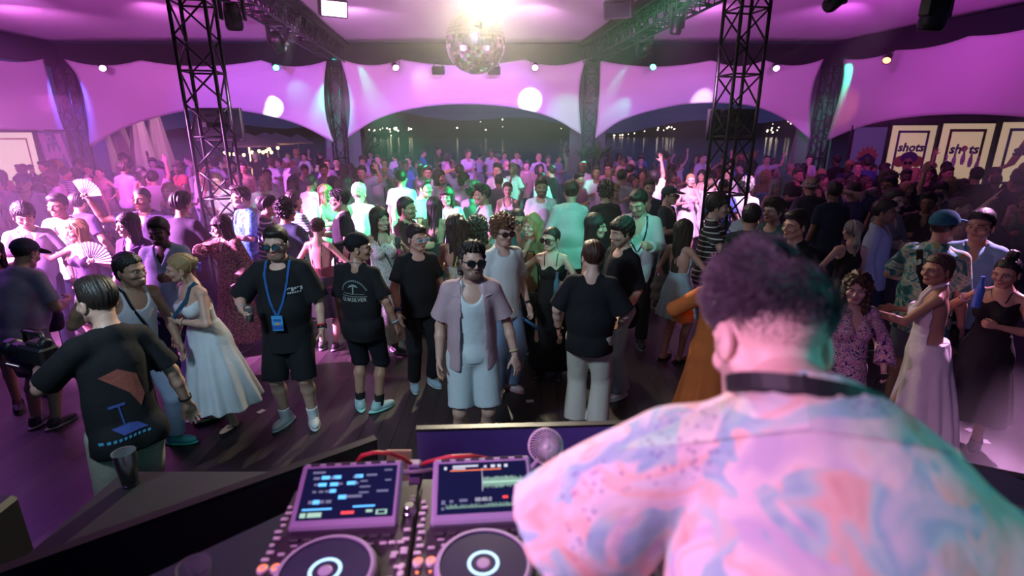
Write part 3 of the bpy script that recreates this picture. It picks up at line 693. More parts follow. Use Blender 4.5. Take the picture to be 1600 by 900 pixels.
# bar and canopy slab above the posters
structure(boxo('wall_bar_right', (13.2, 14.4, 1.55), (6.4, .1, 3.1), 'black')).rotation_euler = (0, 0, -.75)
bpy.data.objects['wall_bar_right'].location = (13.4-13.2*math.cos(-.75)+14.4*math.sin(-.75), 15.2-13.2*math.sin(-.75)-14.4*math.cos(-.75), 0)
# plants at the column feet
def plant(px, py, y, lab, n=14, h=1.0, seed=1, mat='leaf'):
    p = at_y(px, py, y); t = tag(empty('leafy_plant', (p[0], p[1], 0)), lab, 'plant'); r_ = random.Random(seed); m = MB()
    z0 = p[2]-h*.4
    for i in range(n):
        a = r_.uniform(0, 6.28); L = h*r_.uniform(.5, .9); b_ = r_.uniform(.2, .9); w2 = .07*h
        pts = [np.array([math.cos(a)*L*s_*b_, math.sin(a)*L*s_*b_, z0+L*(s_-.55*b_*s_*s_)]) for s_ in np.linspace(0, 1, 7)]
        side = np.array([-math.sin(a), math.cos(a), 0]); v = []; f = []
        for k, q_ in enumerate(pts): ww = w2*math.sin(math.pi*min(.97, .12+k/6.5)); v += [q_-side*ww, q_+np.array([0, 0, .02]), q_+side*ww]
        for k in range(6): f += [(k*3, k*3+1, k*3+4, k*3+3), (k*3+1, k*3+2, k*3+5, k*3+4)]
        m.add(v, f)
    o = m.build('leaves', MAT['leaf'], t, smooth=True); sm = o.modifiers.new('thickness', 'SOLIDIFY'); sm.thickness = .004
    MB().lathe([(.05, z0), (.035, z0-.3), (.05, .45), (.05, .4)], n=8).build('stem', MAT['hill'], t); MB().lathe([(.15, 0), (.2, .45), (.18, .45), (.17, .40), (0, .40)], n=16).build('pot', MAT['black'], t)
simple('leaf', (.05, .16, .05), .5)
plant(936, 232, 16.2, 'leafy plant lit green at the foot of the third column', 18, .9, 3); plant(913, 236, 16.0, 'small leafy plant left of the third column foot', 12, .7, 4)
plant(562, 222, 18.6, 'drooping palm plant right of the green column', 20, 1.6, 5)
# litter on the deck
for i, (px, py) in enumerate(((916 and 296 , 658), (408, 643), (76, 659), (828, 627), (1540, 690), (1585, 672), (1515, 672))):
    p = at_z(px, py, 0); o = MB().box((0, 0, .002), (.07, .05, .003), rotz(i*1.1)).build('paper_scrap', MAT['white_plastic'], loc=p)
    tag(o, ['pale paper scrap on the deck left of the sandals', 'pale paper scrap on the deck left of the white running shoes', 'dim paper scrap on the left part of the deck', 'small paper scrap behind the shorts of the pink shirt man', 'paper scrap on the violet lit deck by the white dress', 'paper scrap on the violet lit deck at the right edge', 'smaller paper scrap on the violet lit deck near the white hem'][i], 'litter', 'paper scraps on the deck')
# haze
nt = bpy.data.materials.new('haze'); nt.use_nodes = True; MAT['haze'] = nt; nt = nt.node_tree; nt.nodes.remove(nt.nodes['Principled BSDF'])
vs = node(nt, 'ShaderNodeVolumeScatter', i_Density=.0115, i_Anisotropy=.4); vs.inputs['Color'].default_value = (1, 1, 1, 1)
nt.links.new(vs.outputs[0], nt.nodes['Material Output'].inputs['Volume'])
o = boxo('haze', (-1.5, 10.95, 1.5), (25.6, 12.7, 2.96), 'haze'); tag(o, 'stage haze hanging between the dancers on the floor', 'haze', None, 'stuff')
m_ = MAT['haze'].copy(); MAT['thin_haze'] = m_; [n for n in m_.node_tree.nodes if n.type == 'VOLUME_SCATTER'][0].inputs['Density'].default_value = .012; [n for n in m_.node_tree.nodes if n.type == 'VOLUME_SCATTER'][0].inputs['Anisotropy'].default_value = .6
o = boxo('haze', (-1.5, 10.95, 3.99), (22, 11.6, 1.98), 'thin_haze'); tag(o, 'thin haze under the tent ceiling around the lamps', 'haze', None, 'stuff')
nt = bpy.data.materials.new('low_fog'); nt.use_nodes = True; MAT['low_fog'] = nt; nt = nt.node_tree; nt.nodes.remove(nt.nodes['Principled BSDF'])
vs = node(nt, 'ShaderNodeVolumeScatter', i_Density=.2, i_Anisotropy=.1); gr = node(nt, 'ShaderNodeTexGradient', gradient_type='SPHERICAL'); nt.links.new(texco(nt), gr.inputs[0])
mu = node(nt, 'ShaderNodeMath', operation='MULTIPLY', n_1=.55); nt.links.new(gr.outputs['Fac'], mu.inputs[0]); nt.links.new(mu.outputs[0], vs.inputs['Density']); nt.links.new(vs.outputs[0], nt.nodes['Material Output'].inputs['Volume'])
o = mk('low_fog', np.array([(x, y, z) for x in (-1, 1) for y in (-1, 1) for z in (0, 1)]), [(0,1,3,2),(4,6,7,5),(0,4,5,1),(2,3,7,6),(0,2,6,4),(1,5,7,3)], MAT['low_fog'], None, None, False)
o.location = (3.6, 3.3, .01); o.scale = (1.7, 1.25, .85); tag(o, 'violet fog lying low on the deck at the right', 'fog', None, 'stuff')
# ---------------------------------------------------------------- people
HAIRLINE = ([-.2, -.085, -.06, -.035, -.012, .0, .02, .04, .06, .2], [.072, .066, .058, .03, -.012, -.005, .012, -.05, -.075, -.085])
def head_prims(female=False, full=1.0, beard=0.0):
    j = .9 if female else 1.0
    P = [(ell((0, .014, .036), (.073*full, .092, .083)), 0, '+'),
         (ell((0, -.018, -.025), (.060*full, .070, .080)), .03, '+'),
         (ell((0, -.054, -.086), (.030*j*full, .028, .024*j)), .025, '+')]
    for s in (-1, 1):
        P += [(seg((s*.052*j*full, .006, -.05), (s*.02, -.056, -.088), .016, .016), .022, '+'),
              (seg((s*.052, -.064, .018), (s*.012, -.088, .018), .009, .009), .018, '+'),
              (ell((s*.041*full, -.062, -.026), (.022, .022, .02)), .02, '+')]
    P += [(ell((s*.031, -.100, .0), (.017, .016, .011)), .012, '-') for s in (-1, 1)]
    P += [(ell((s*.031, -.0765, .0), (.0135, .0125, .0115)), .002, '+') for s in (-1, 1)]
    P += [(seg((0, -.086, .008), (0, -.107, -.028), .0075, .0115*j), .010, '+')]
    P += [(ell((s*.011, -.096, -.034), (.008, .010, .007)), .006, '+') for s in (-1, 1)]
    P += [(ell((0, -.083, -.0565), (.023, .011, .0055)), .006, '+'), (ell((0, -.081, -.0655), (.019, .011, .0065)), .005, '+')]
    if beard:
        P += [(ell((0, -.05, -.080), (.040*full, .039, .033)), .02, '+')]
        P += [(seg((s*.056*full, .0, -.03), (s*.03, -.052, -.09), .014+beard*.5, .016+beard), .02, '+') for s in (-1, 1)]
        P += [(ell((0, -.086, -.062), (.016, .014, .006)), .004, '+')]
    for s in (-1, 1):
        P += [(ell((s*.078*full, .012, -.012), (.009, .019, .031), rotz(s*.35)), .006, '+'), (ell((s*.089*full, .006, -.008), (.008, .010, .017)), .004, '-')]
    P += [(seg((0, .022, -.06), (0, .036, -.19), .050*(.86 if female else 1), .055*(.86 if female else 1)), .02, '+')]
    return P

def head_marks(V, face, hc):
    """skin marks: lips, eyes, brows, beard; rgb + how much"""
    x, y, z = V[:, 0], V[:, 1], V[:, 2]; ax = np.abs(x)
    M = np.zeros((len(V), 4)); M[:, 3] = 0
    fr = y < -.055
    def put(m, rgb, a):
        M[m, :3] = rgb; M[m, 3] = a
    if face.get('beard', 0):
        zl = np.interp(y, [-.12, -.085, -.05, -.015, .01, .2], [-.040, -.038, -.042, -.02, .0, .0])
        put((z < zl) & (z > -.125) & (y < .012) & ((ax > .018) | (z < -.072) | (z > -.052)), hc, min(.9, .25+.6*face['beard']))
    elif face.get('moustache'): put(fr & (np.abs(z+.045) < .007) & (ax < .03), hc, .9)
    lip = fr & (y < -.07) & (((ax/.024)**2+((z+.061)/.0115)**2) < 1)
    put(lip, face.get('lip', (.36, .10, .09)), .75)
    if face.get('smile'):
        put(fr & (y < -.07) & (((ax/.019)**2+((z+.060-ax*ax*8)/.0052)**2) < 1), (.8, .78, .72), 1)
    elif face.get('open'): put(fr & (y < -.07) & (((ax/.013)**2+((z+.061)/.005)**2) < 1), (.04, .01, .01), 1)
    e = np.sqrt(((ax-.031)/1.15)**2+(z*2.0)**2)
    put(fr & (e < .0125), (.62, .58, .56), .9)
    put(fr & (np.hypot(ax-.031, z) < .0062), (.03, .02, .015), 1)
    put(fr & (np.abs(e-.0128) < .0022) & (z > -.001), (.02, .012, .01), .9)
    put(fr & (np.abs(z-.0215+.25*np.abs(ax-.033)) < .0042) & (ax > .012) & (ax < .054), hc, .9)
    return M

_HT = {}
def head_mesh(face, h):
    key = (tuple(sorted(face.items())), h)
    if key not in _HT:
        V, Q = Field(head_prims(face.get('female', 0), face.get('full', 1.0), face.get('beard', 0)*.012), h, .02).net()
        _HT[key] = (V, Q, head_marks(V, face, face.get('hc', (.02, .012, .008))))
    return _HT[key]

def hand_prims(curl, spread=.06, thumb=.5, side=1):
    """hand with fingers along -Z, palm towards -Y, thumb towards +X*side"""
    P = [(seg((0, 0, .03), (0, 0, -.015), .026, .024, flat=(V3(0, 1, 0), 1.3)), 0, '+'),
         (ell((side*.004, -.001, -.055), (.040, .0155, .046)), .02, '+'), (ell((side*.024, -.008, -.04), (.018, .017, .032)), .015, '+')]
    for i, (bx, L, r) in enumerate(((.029, .070, .0088), (.0100, .080, .0092), (-.0095, .073, .0088), (-.0275, .057, .0078))):
        c = curl[i] if hasattr(curl, '__len__') else curl*(1+.08*i)
        p = V3(side*bx, .001, -.090+.004*abs(i-1.2)); a = 0.0; fx = side*bx*spread/.03
        for j, fr in enumerate((.46, .31, .25)):
            a += c*(.75 if j == 0 else 1.1)
            d = nrm(V3(fx*(1 if a < .8 else .3), -math.sin(a), -math.cos(a)))
            q = p+d*L*fr
            P.append((seg(p, q, r*(1-.1*j), r*(.93-.12*j)), .005 if j else .010, '+')); p = q
    b = V3(side*.030, -.008, -.032); d = nrm(V3(side*(.9-thumb*.5), -.25-.5*thumb, -.75))
    q = b+d*.042; P.append((seg(b, q, .0135, .0105), .012, '+'))
    d = nrm(V3(side*(.45-thumb*.6), -.3-.5*thumb, -.8)); P.append((seg(q, q+d*.033, .0102, .0078), .006, '+'))
    return P
HANDS = {'relax': (.26, .07, .5), 'grip': (.95, .03, 1.0), 'flat': (.05, .35, 0.), 'fist': (1.35, .0, 1.0), 'point': ((.05, 1.2, 1.3, 1.3), .05, .9), 'peace': ((.05, .05, 1.3, 1.3), .3, .9)}
_HN = {}
def hand_mesh(kind, side, h):
    key = (kind, side, h)
    if key not in _HN: _HN[key] = Field(hand_prims(*HANDS[kind], side=side), h, .015).net()
    return _HN[key]

def hair_prims(style):
    """returns (prims, cut function or None, strand noise amplitude, frequency)"""
    P = []; amp, fr = .003, 60.0; line = HAIRLINE
    def cap(g, top=0.0, front=0.0):
        P.append((ell((0, .016, .038+top*.5), (.073+g, .093+g, .083+g+top*.5)), 0, '+'))
        if front: P.append((ell((0, -.045, .095), (.055, .045, .018+front)), .03, '+'))
    def lm(X, Y, Z): return np.interp(Y, line[0], line[1])-Z+X*X*2.2*(Y < -.02)
    if style == 'buzz': cap(.0035); amp = .0008
    elif style == 'fade': cap(.004, .004); amp = .001; line = (HAIRLINE[0], [.072, .066, .058, .05, .045, .042, .04, .036, .030, .028])
    elif style == 'short': cap(.012, .012, .008); amp = .0018; fr = 80
    elif style == 'crop':
        cap(.006, .012); P.append((ell((0, -.01, .098), (.066, .085, .034)), .025, '+')); amp = .0018; fr = 85
    elif style == 'quiff':
        cap(.007, .01); P.append((ell((0, -.035, .112), (.060, .062, .036)), .03, '+')); amp = .005; fr = 45
    elif style == 'messy':
        cap(.014, .010, .012); amp = .005; fr = 40
        line = (HAIRLINE[0], [.058, .05, .045, .012, -.03, -.03, -.03, -.07, -.095, -.1])
    elif style == 'fringe':
        cap(.019, .012, .0); P.append((ell((.01, -.06, .07), (.066, .04, .045)), .02, '+')); amp = .004
        line = (HAIRLINE[0], [.046, .044, .036, .005, -.025, -.02, -.02, -.06, -.09, -.1])
    elif style == 'swept':
        cap(.010, .010); P.append((ell((0, -.02, .105), (.066, .075, .034)), .03, '+')); P.append((ell((0, .075, -.045), (.072, .05, .075)), .03, '+'))
        for s in (-1, 1): P.append((ell((s*.070, .035, -.04), (.020, .04, .06)), .02, '+'))
        amp = .006; fr = 44; line = (HAIRLINE[0], [.082, .078, .070, .048, .02, -.03, -.07, -.12, -.15, -.16])
    elif style == 'slick':
        cap(.010, .004); P.append((ell((0, .07, -.035), (.055, .045, .06)), .03, '+')); amp = .0025
        line = (HAIRLINE[0], [.075, .07, .062, .035, -.0, -.01, -.03, -.09, -.13, -.15])
    elif style == 'curly': cap(.030, .02, .02); amp = .016; fr = 48; line = (HAIRLINE[0], [.055, .05, .045, .01, -.03, -.03, -.03, -.07, -.09, -.1])
    elif style == 'afro':
        P.append((ell((0, .03, .05), (.135, .135, .125)), 0, '+')); P.append((ell((0, -.10, -.02), (.062, .085, .088)), .01, '-')); amp = .012; fr = 50; line = None
    elif style == 'bigcurl':
        P.append((ell((0, .03, .03), (.125, .125, .125)), 0, '+')); P.append((ell((0, .05, -.12), (.13, .09, .13)), .05, '+'))
        P.append((ell((0, -.10, -.04), (.058, .09, .105)), .01, '-')); amp = .016; fr = 46; line = None
    elif style in ('bun', 'topbun'):
        cap(.008, .0); c = (0, .105, .045) if style == 'bun' else (0, .06, .14)
        P.append((ell(c, (.038, .034, .038)), .008, '+')); amp = .002
    elif style == 'pony':
        cap(.008, .0); P.append((ell((0, .1, .04), (.022, .02, .022)), .01, '+'))
        P.append((seg((0, .115, .03), (0, .135, -.12), .026, .028), .02, '+')); P.append((seg((0, .135, -.12), (0, .12, -.25), .028, .010), .02, '+')); amp = .004
        line = (HAIRLINE[0]+[.21], HAIRLINE[1]+[-.5])
        line = ([-.2, -.085, -.06, -.035, -.012, .0, .02, .04, .085, .1, .2], [.072, .066, .058, .03, -.012, -.005, .0, -.05, -.07, -.5, -.5])
    else:                                             # long hair: long, wavy, bangs, bob
        L = {'bob': -.17, 'bobbangs': -.18, 'long': -.36, 'longer': -.44, 'wavy': -.34, 'bangs': -.27}[style]
        g = .016; cap(g, .006)
        P.append((seg((0, .06, .03), (0, .085, L), .085, .055, flat=(V3(0, 1, 0), 1.6)), .03, '+'))
        for s in (-1, 1):
            P.append((seg((s*.066, .012, .03), (s*.082, .035, L+.03), .036, .022), .025, '+'))
            P.append((seg((s*.070, -.02, .045), (s*.080, -.012, max(L+.04, -.24)), .024, .014), .02, '+'))
        P.append((ell((0, -.098, -.04), (.054, .07, .105)), .012, '-'))
        if 'bangs' in style: P.append((ell((0, -.062, .055), (.064, .034, .036)), .012, '+'))
        amp, fr = (.007, 24) if style == 'wavy' else (.0032, 62)
        line = None
    cut = None
    if line is not None: cut = lm
    return P, cut, amp, fr
_HR = {}
def hair_mesh(style, h, seed=0):
    key = (style, h, seed)
    if key not in _HR:
        P, cut, amp, fr = hair_prims(style)
        F = Field(P, h, .03)
        if cut is not None: F.cut(cut)
        if style not in ('buzz', 'fade'): F.add(ell((0, -.105, -.04), (.05, .05, .085)), .004, '-')
        V, Q = F.net()
        if len(V):
            n = vnormals(V, Q); r = np.random.RandomState(seed+7)
            if style in ('curly', 'afro', 'bigcurl'):
                d = sum(np.sin(V@(r.normal(size=3)*fr*2)+r.uniform(0, 6)) for _ in range(6))/3
            else:
                an = np.arctan2(V[:, 0], V[:, 1]+.02+.5*np.clip(V[:, 2]-.05, 0, 1)); rad = np.hypot(V[:, 0], V[:, 1])
                w = (1.2 if style in ('wavy', 'messy', 'swept') else .25)*np.sin(V[:, 2]*(fr*.8 if style in ('wavy', 'messy', 'swept') else 12)+r.uniform(0, 6)); d = np.sin(an*fr*.55+w+2*np.sin(an*7+1))*np.clip(rad/.05, 0, 1)+.6*np.sin(an*fr*.31+V[:, 2]*30+r.uniform(0, 6))+.5*np.sin(V@(r.normal(size=3)*70))
            V = V+n*(d*amp)[:, None]
        _HR[key] = (V, Q)
    return _HR[key]

def ik(a, t, l1, l2, hint):
    d = t-a; L = np.linalg.norm(d); L = min(max(L, abs(l1-l2)+.02), (l1+l2)*.995); d = nrm(d)
    x = (l1*l1-l2*l2+L*L)/(2*L); y = math.sqrt(max(l1*l1-x*x, 0))
    h = np.asarray(hint, float); h = nrm(h-d*(h@d))
    return a+d*x+h*y, a+d*L

ARMS = {   # wrist relative to the shoulder: (outwards, forwards, up), elbow hint (outwards, forwards, up), palm (outwards, forwards, up), hand
    'down': ((.09, .05, -.52), (.3, -1, 0), (-1, .1, 0), 'relax'), 'loose': ((.12, .12, -.48), (.5, -1, 0), (-1, .3, 0), 'relax'),
    'back': ((.12, -.10, -.50), (.3, -1, 0), (-1, .1, 0), 'relax'),
    'drink': ((-.02, .30, -.20), (.6, -.3, -1), (-1, .0, 0), 'grip'), 'drinkout': ((.08, .34, -.22), (.7, -.3, -1), (-1, .0, 0), 'grip'),
    'phone': ((-.06, .30, -.12), (.5, -.2, -1), (-.5, -.8, .3), 'grip'), 'clasp': ((-.15, .24, -.26), (.8, -.2, -.7), (-.7, -.5, .1), 'relax'),
    'chest': ((-.12, .18, -.12), (.8, .0, -.8), (-.2, -1, 0), 'relax'), 'up': ((.08, .12, .50), (1, .1, 0), (0, 1, 0), 'flat'),
    'wave': ((.22, .22, .30), (1, -.2, -.6), (0, 1, .2), 'flat'), 'point': ((.05, .50, .12), (.5, 0, -1), (-.5, 0, -.8), 'point'),
    'behind': ((-.09, -.10, .22), (1, .5, .3), (-.3, .6, -.5), 'relax'), 'hip': ((.06, .04, -.36), (1, -.6, 0), (-.8, .5, 0), 'relax'),
    'side': ((.45, .10, -.08), (.2, -.5, -1), (0, .3, -1), 'relax'), 'reach': ((.02, .46, -.12), (.6, 0, -1), (-.5, 0, -.8), 'relax'),
    'head': ((-.06, .08, .26), (1, .3, .2), (-.6, -.3, -.6), 'relax'), 'round': ((.10, .36, -.02), (1, 0, -.5), (-1, .1, -.3), 'relax'),
    'mouth': ((-.10, .22, .06), (.6, .2, -1), (-1, -.3, 0), 'grip')}

def skeleton(p):
    """joints of a person of p['h'] metres, facing -Y, standing at the origin"""
    fem = p.get('female', 0); g = p.get('girth', 1.0)
    T = rotz(math.radians(p.get('twist', 0))) @ roty(math.radians(p.get('side', 0))) @ rotx(math.radians(p.get('lean', 0)))
    J = {'T': T, 'fem': fem, 'g': g}
    hy = p.get('hipback', 0.0); hx = p.get('hipx', 0.0)
    pc = V3(hx, hy, .93); J['pc'] = pc
    tp = lambda *a: pc+T@V3(*a)
    J['tp'] = tp
    sw = .142 if fem else .152*(.5+.5*g)
    J['neck'] = tp(0, .018, .545)
    for s, n in ((1, 'L'), (-1, 'R')):
        sh = tp(s*sw, .012, .474 if not fem else .478); J['sh'+n] = sh
        a = p.get('arm'+n, 'down')
        a = ARMS[a] if isinstance(a, str) else tuple(a)+ARMS['down'][len(a):]
        cv = lambda w: T@V3(s*w[0], -w[1], w[2])
        el, wr = ik(sh, sh+cv(a[0]), .285, .25, cv(a[1]))
        J['el'+n] = el; J['wr'+n] = wr; J['palm'+n] = cv(a[2]); J['hk'+n] = a[3]
        st = p.get('stance', .10); st = st[0 if s > 0 else 1] if hasattr(st, '__len__') else st
        stp = p.get('step', 0.0)*s
        hip = pc+V3(s*.088, 0, -.03); an = V3(s*st, -.0+stp, .085)
        kn, an2 = ik(hip, an, .43, .41, V3(s*.15, -1, 0))
        J['hip'+n] = hip; J['kn'+n] = kn; J['an'+n] = an2; J['toe'+n] = rotz(s*math.radians(p.get('toeout', 12)))@V3(0, -1, 0)
    Hr = T@rotz(math.radians(p.get('hyaw', 0)))@rotx(math.radians(p.get('hpitch', 0)-.5*p.get('lean', 0)))@roty(math.radians(p.get('hroll', 0)))
    J['H'] = Hr; J['head'] = J['neck']+T@V3(0, -.012, .05)+Hr@V3(0, -.025, .098)
    J['hs'] = p.get('headscale', 1.0)
    return J

def torso_prims(J, e=0.0, hips=True, loose=0.0, drape=None):
    tp, T, g, fem = J['tp'], J['T'], J['g'], J['fem']; A = []
    E = lambda c, r, k: A.append((ell(tp(*c), np.asarray(r)+e, T), k, '+'))
    w = .112 if fem else .135
    if drape is not None:
        A.append((seg(tp(0, .0, .34), tp(0, .006, drape[0]-.06), (.130 if fem else .140*(.5+.5*g))+e, (.166 if fem else .160*g)+e+drape[1], flat=(T@V3(0, 1, 0), 1.22)), 0, '+'))
    if hips: E((0, .008, -.01), (.165+(.022 if drape else 0) if fem else .155*g+(.012 if drape else 0), .122*g+(.010 if drape else 0), .125), 0)
    else: E((0, .008, .03), (.155 if fem else .150*g, .115*g, .10), 0)
    E((0, .0-.022*(g-1)*4, .16), (w*g+loose, .098*g+(g-1)*.1+loose, .17), .05)
    E((0, .0, .36), (.134 if fem else .148*(.4+.6*g), .105*(.5+.5*g), .19), .05)
    if fem:
        for s in (-1, 1): E((s*.068, -.085, .335), (.056, .056, .056), .03)
    for s in (-1, 1):
        n = 'L' if s > 0 else 'R'
        A.append((seg(tp(0, .028, .530), J['sh'+n], .044+e*.75, (.040 if fem else .046)+e*.75), .04, '+'))
        if hips: E((s*.072, .068, -.06), V3(.084, .074, .09)+(.010 if drape else 0), .03)
    return A
def arm_prims(J, n, e=0.0, frac=2.0, flare=0.0):
    """frac: 0..1 along the upper arm, 1..2 along the forearm"""
    q = .86 if J['fem'] else .5+.5*J['g']; A = []
    a, b, c = J['sh'+n], J['el'+n], J['wr'+n]
    if frac < 1:
        d = nrm(b-a); m = a+(b-a)*frac
        A.append((seg(a, m+d*.05, .045*q+e*.75, .041*q+e+flare, cut=(m, d)), .03, '+'))
    else:
        A.append((seg(a, b, .047*q+e*.85, .037*q+e), .025, '+'))
        d = nrm(c-b); m = b+(c-b)*min(frac-1, 1)
        if frac > 1.01:
            if frac < 2: A.append((seg(b, m+d*.04, .037*q+e, .030*q+e+flare, cut=(m, d)), .015, '+'))
            else:
                A.append((seg(b, b+(c-b)*.35, .037*q+e, .038*q+e), .015, '+')); A.append((seg(b+(c-b)*.35, c, .038*q+e, .0255*q+e), .015, '+'))
    return A
def leg_prims(J, n, e=0.0, frac=2.0, flare=0.0):
    q = .95 if J['fem'] else .45+.55*J['g']; A = []
    a, b, c = J['hip'+n], J['kn'+n], J['an'+n]
    if frac <= 1:
        d = nrm(b-a); m = a+(b-a)*frac
        A.append((seg(a, m+d*.08, .088*q+e, (.088+(.058-.088)*frac)*q+e+flare, cut=(m, d)), .03, '+'))
    else:
        A.append((seg(a, b, .088*q+e, .055*q+e+flare*.3), .03, '+'))
        d = nrm(c-b); m = b+(c-b)*(frac-1)
        if frac < 2: A.append((seg(b, m+d*.05, .054*q+e+flare*.3, .046*q+e+flare, cut=(m, d)), .02, '+'))
        else:
            k = b+(c-b)*.3+V3(0, .018, 0)
            A.append((seg(b, k, .053*q+e, .054*q+e+flare*.4), .02, '+')); A.append((seg(k, c, .054*q+e+flare*.4, .036*q+e+flare), .02, '+'))
    return A

def hand_frame(J, n):
    d = nrm(J['wr'+n]-J['el'+n]); p = J['palm'+n]; p = nrm(p-d*(p@d))
    R = np.stack([np.cross(-p, -d), -p, -d], 1)     # columns: local x, y, z
    return R

def join(parts):
    Vs, Qs, Ms, o = [], [], [], 0
    for V, Q, M in parts:
        Vs.append(V); Qs.append(Q+o); o += len(V); Ms.append(np.zeros((len(V), 4)) if M is None else M)
    return np.concatenate(Vs), np.concatenate(Qs), np.concatenate(Ms)

def strap_pts(J, pts): return [J['tp'](*q) for q in pts]

def cloth(name, F, root, mat, color, seed, amp=.008, f=10.0, zs=.5):
    V, Q = F.net()
    if not len(V): return None
    n = vnormals(V, Q); V = V+n*(fold_noise(V, seed, amp, f, zs))[:, None]
    return mk(name, V, Q, mat, color, root)

def shoe(J, n, s, sc, style):
    """one shoe: upper and sole in a single mesh, two materials"""
    a = J['an'+n]; t = J['toe'+n]; side = np.cross(t, V3(0, 0, 1)); z0 = a[2]-.085
    B = lambda f, l, u: V3(a[0], a[1], z0)+t*f+side*l+V3(0, 0, u)
    R = np.stack([side, -t, V3(0, 0, 1)], 1)
    if style == 'sandal':
        foot = [(ell(B(.05, 0, .03), (.042, .115, .026), R), 0, '+'), (seg(B(-.02, 0, .035), B(-.0, 0, .1), .034, .034), .03, '+')]
    else:
        foot = [(ell(B(.065, 0, .036), (.047, .105, .040), R), 0, '+'), (ell(B(-.035, 0, .045), (.038, .05, .045), R), .03, '+'),
                (seg(B(-.025, 0, .05), B(-.015, 0, .105), .040, .043, cut=(B(-.02, 0, .105), V3(0, 0, 1))), .025, '+')]
    return foot, [(ell(B(.03, 0, .012), (.05, .148, .022), R), 0, '+')]

def bvh_of(obs):
    V = []; F = []
    for o in obs:
        if o is None: continue
        n = len(V); V += [v.co.copy() for v in o.data.vertices]; F += [tuple(i+n for i in q.vertices) for q in o.data.polygons]
    return BVHTree.FromPolygons(V, F)
def snapper(J, obs, off=.006):
    """moves a point (torso frame) onto the outside of the clothes along the line from the body's axis"""
    t = bvh_of(obs)
    def f(q, o2=off):
        p = J['tp'](*q); c = J['tp'](q[0]*.35, .0, min(q[2], .50)); d = nrm(p-c); far = c+d*.6
        h = t.ray_cast(Vector(far), Vector(-d))
        return (np.array(h[0])+d*o2) if h[0] is not None else p
    return f

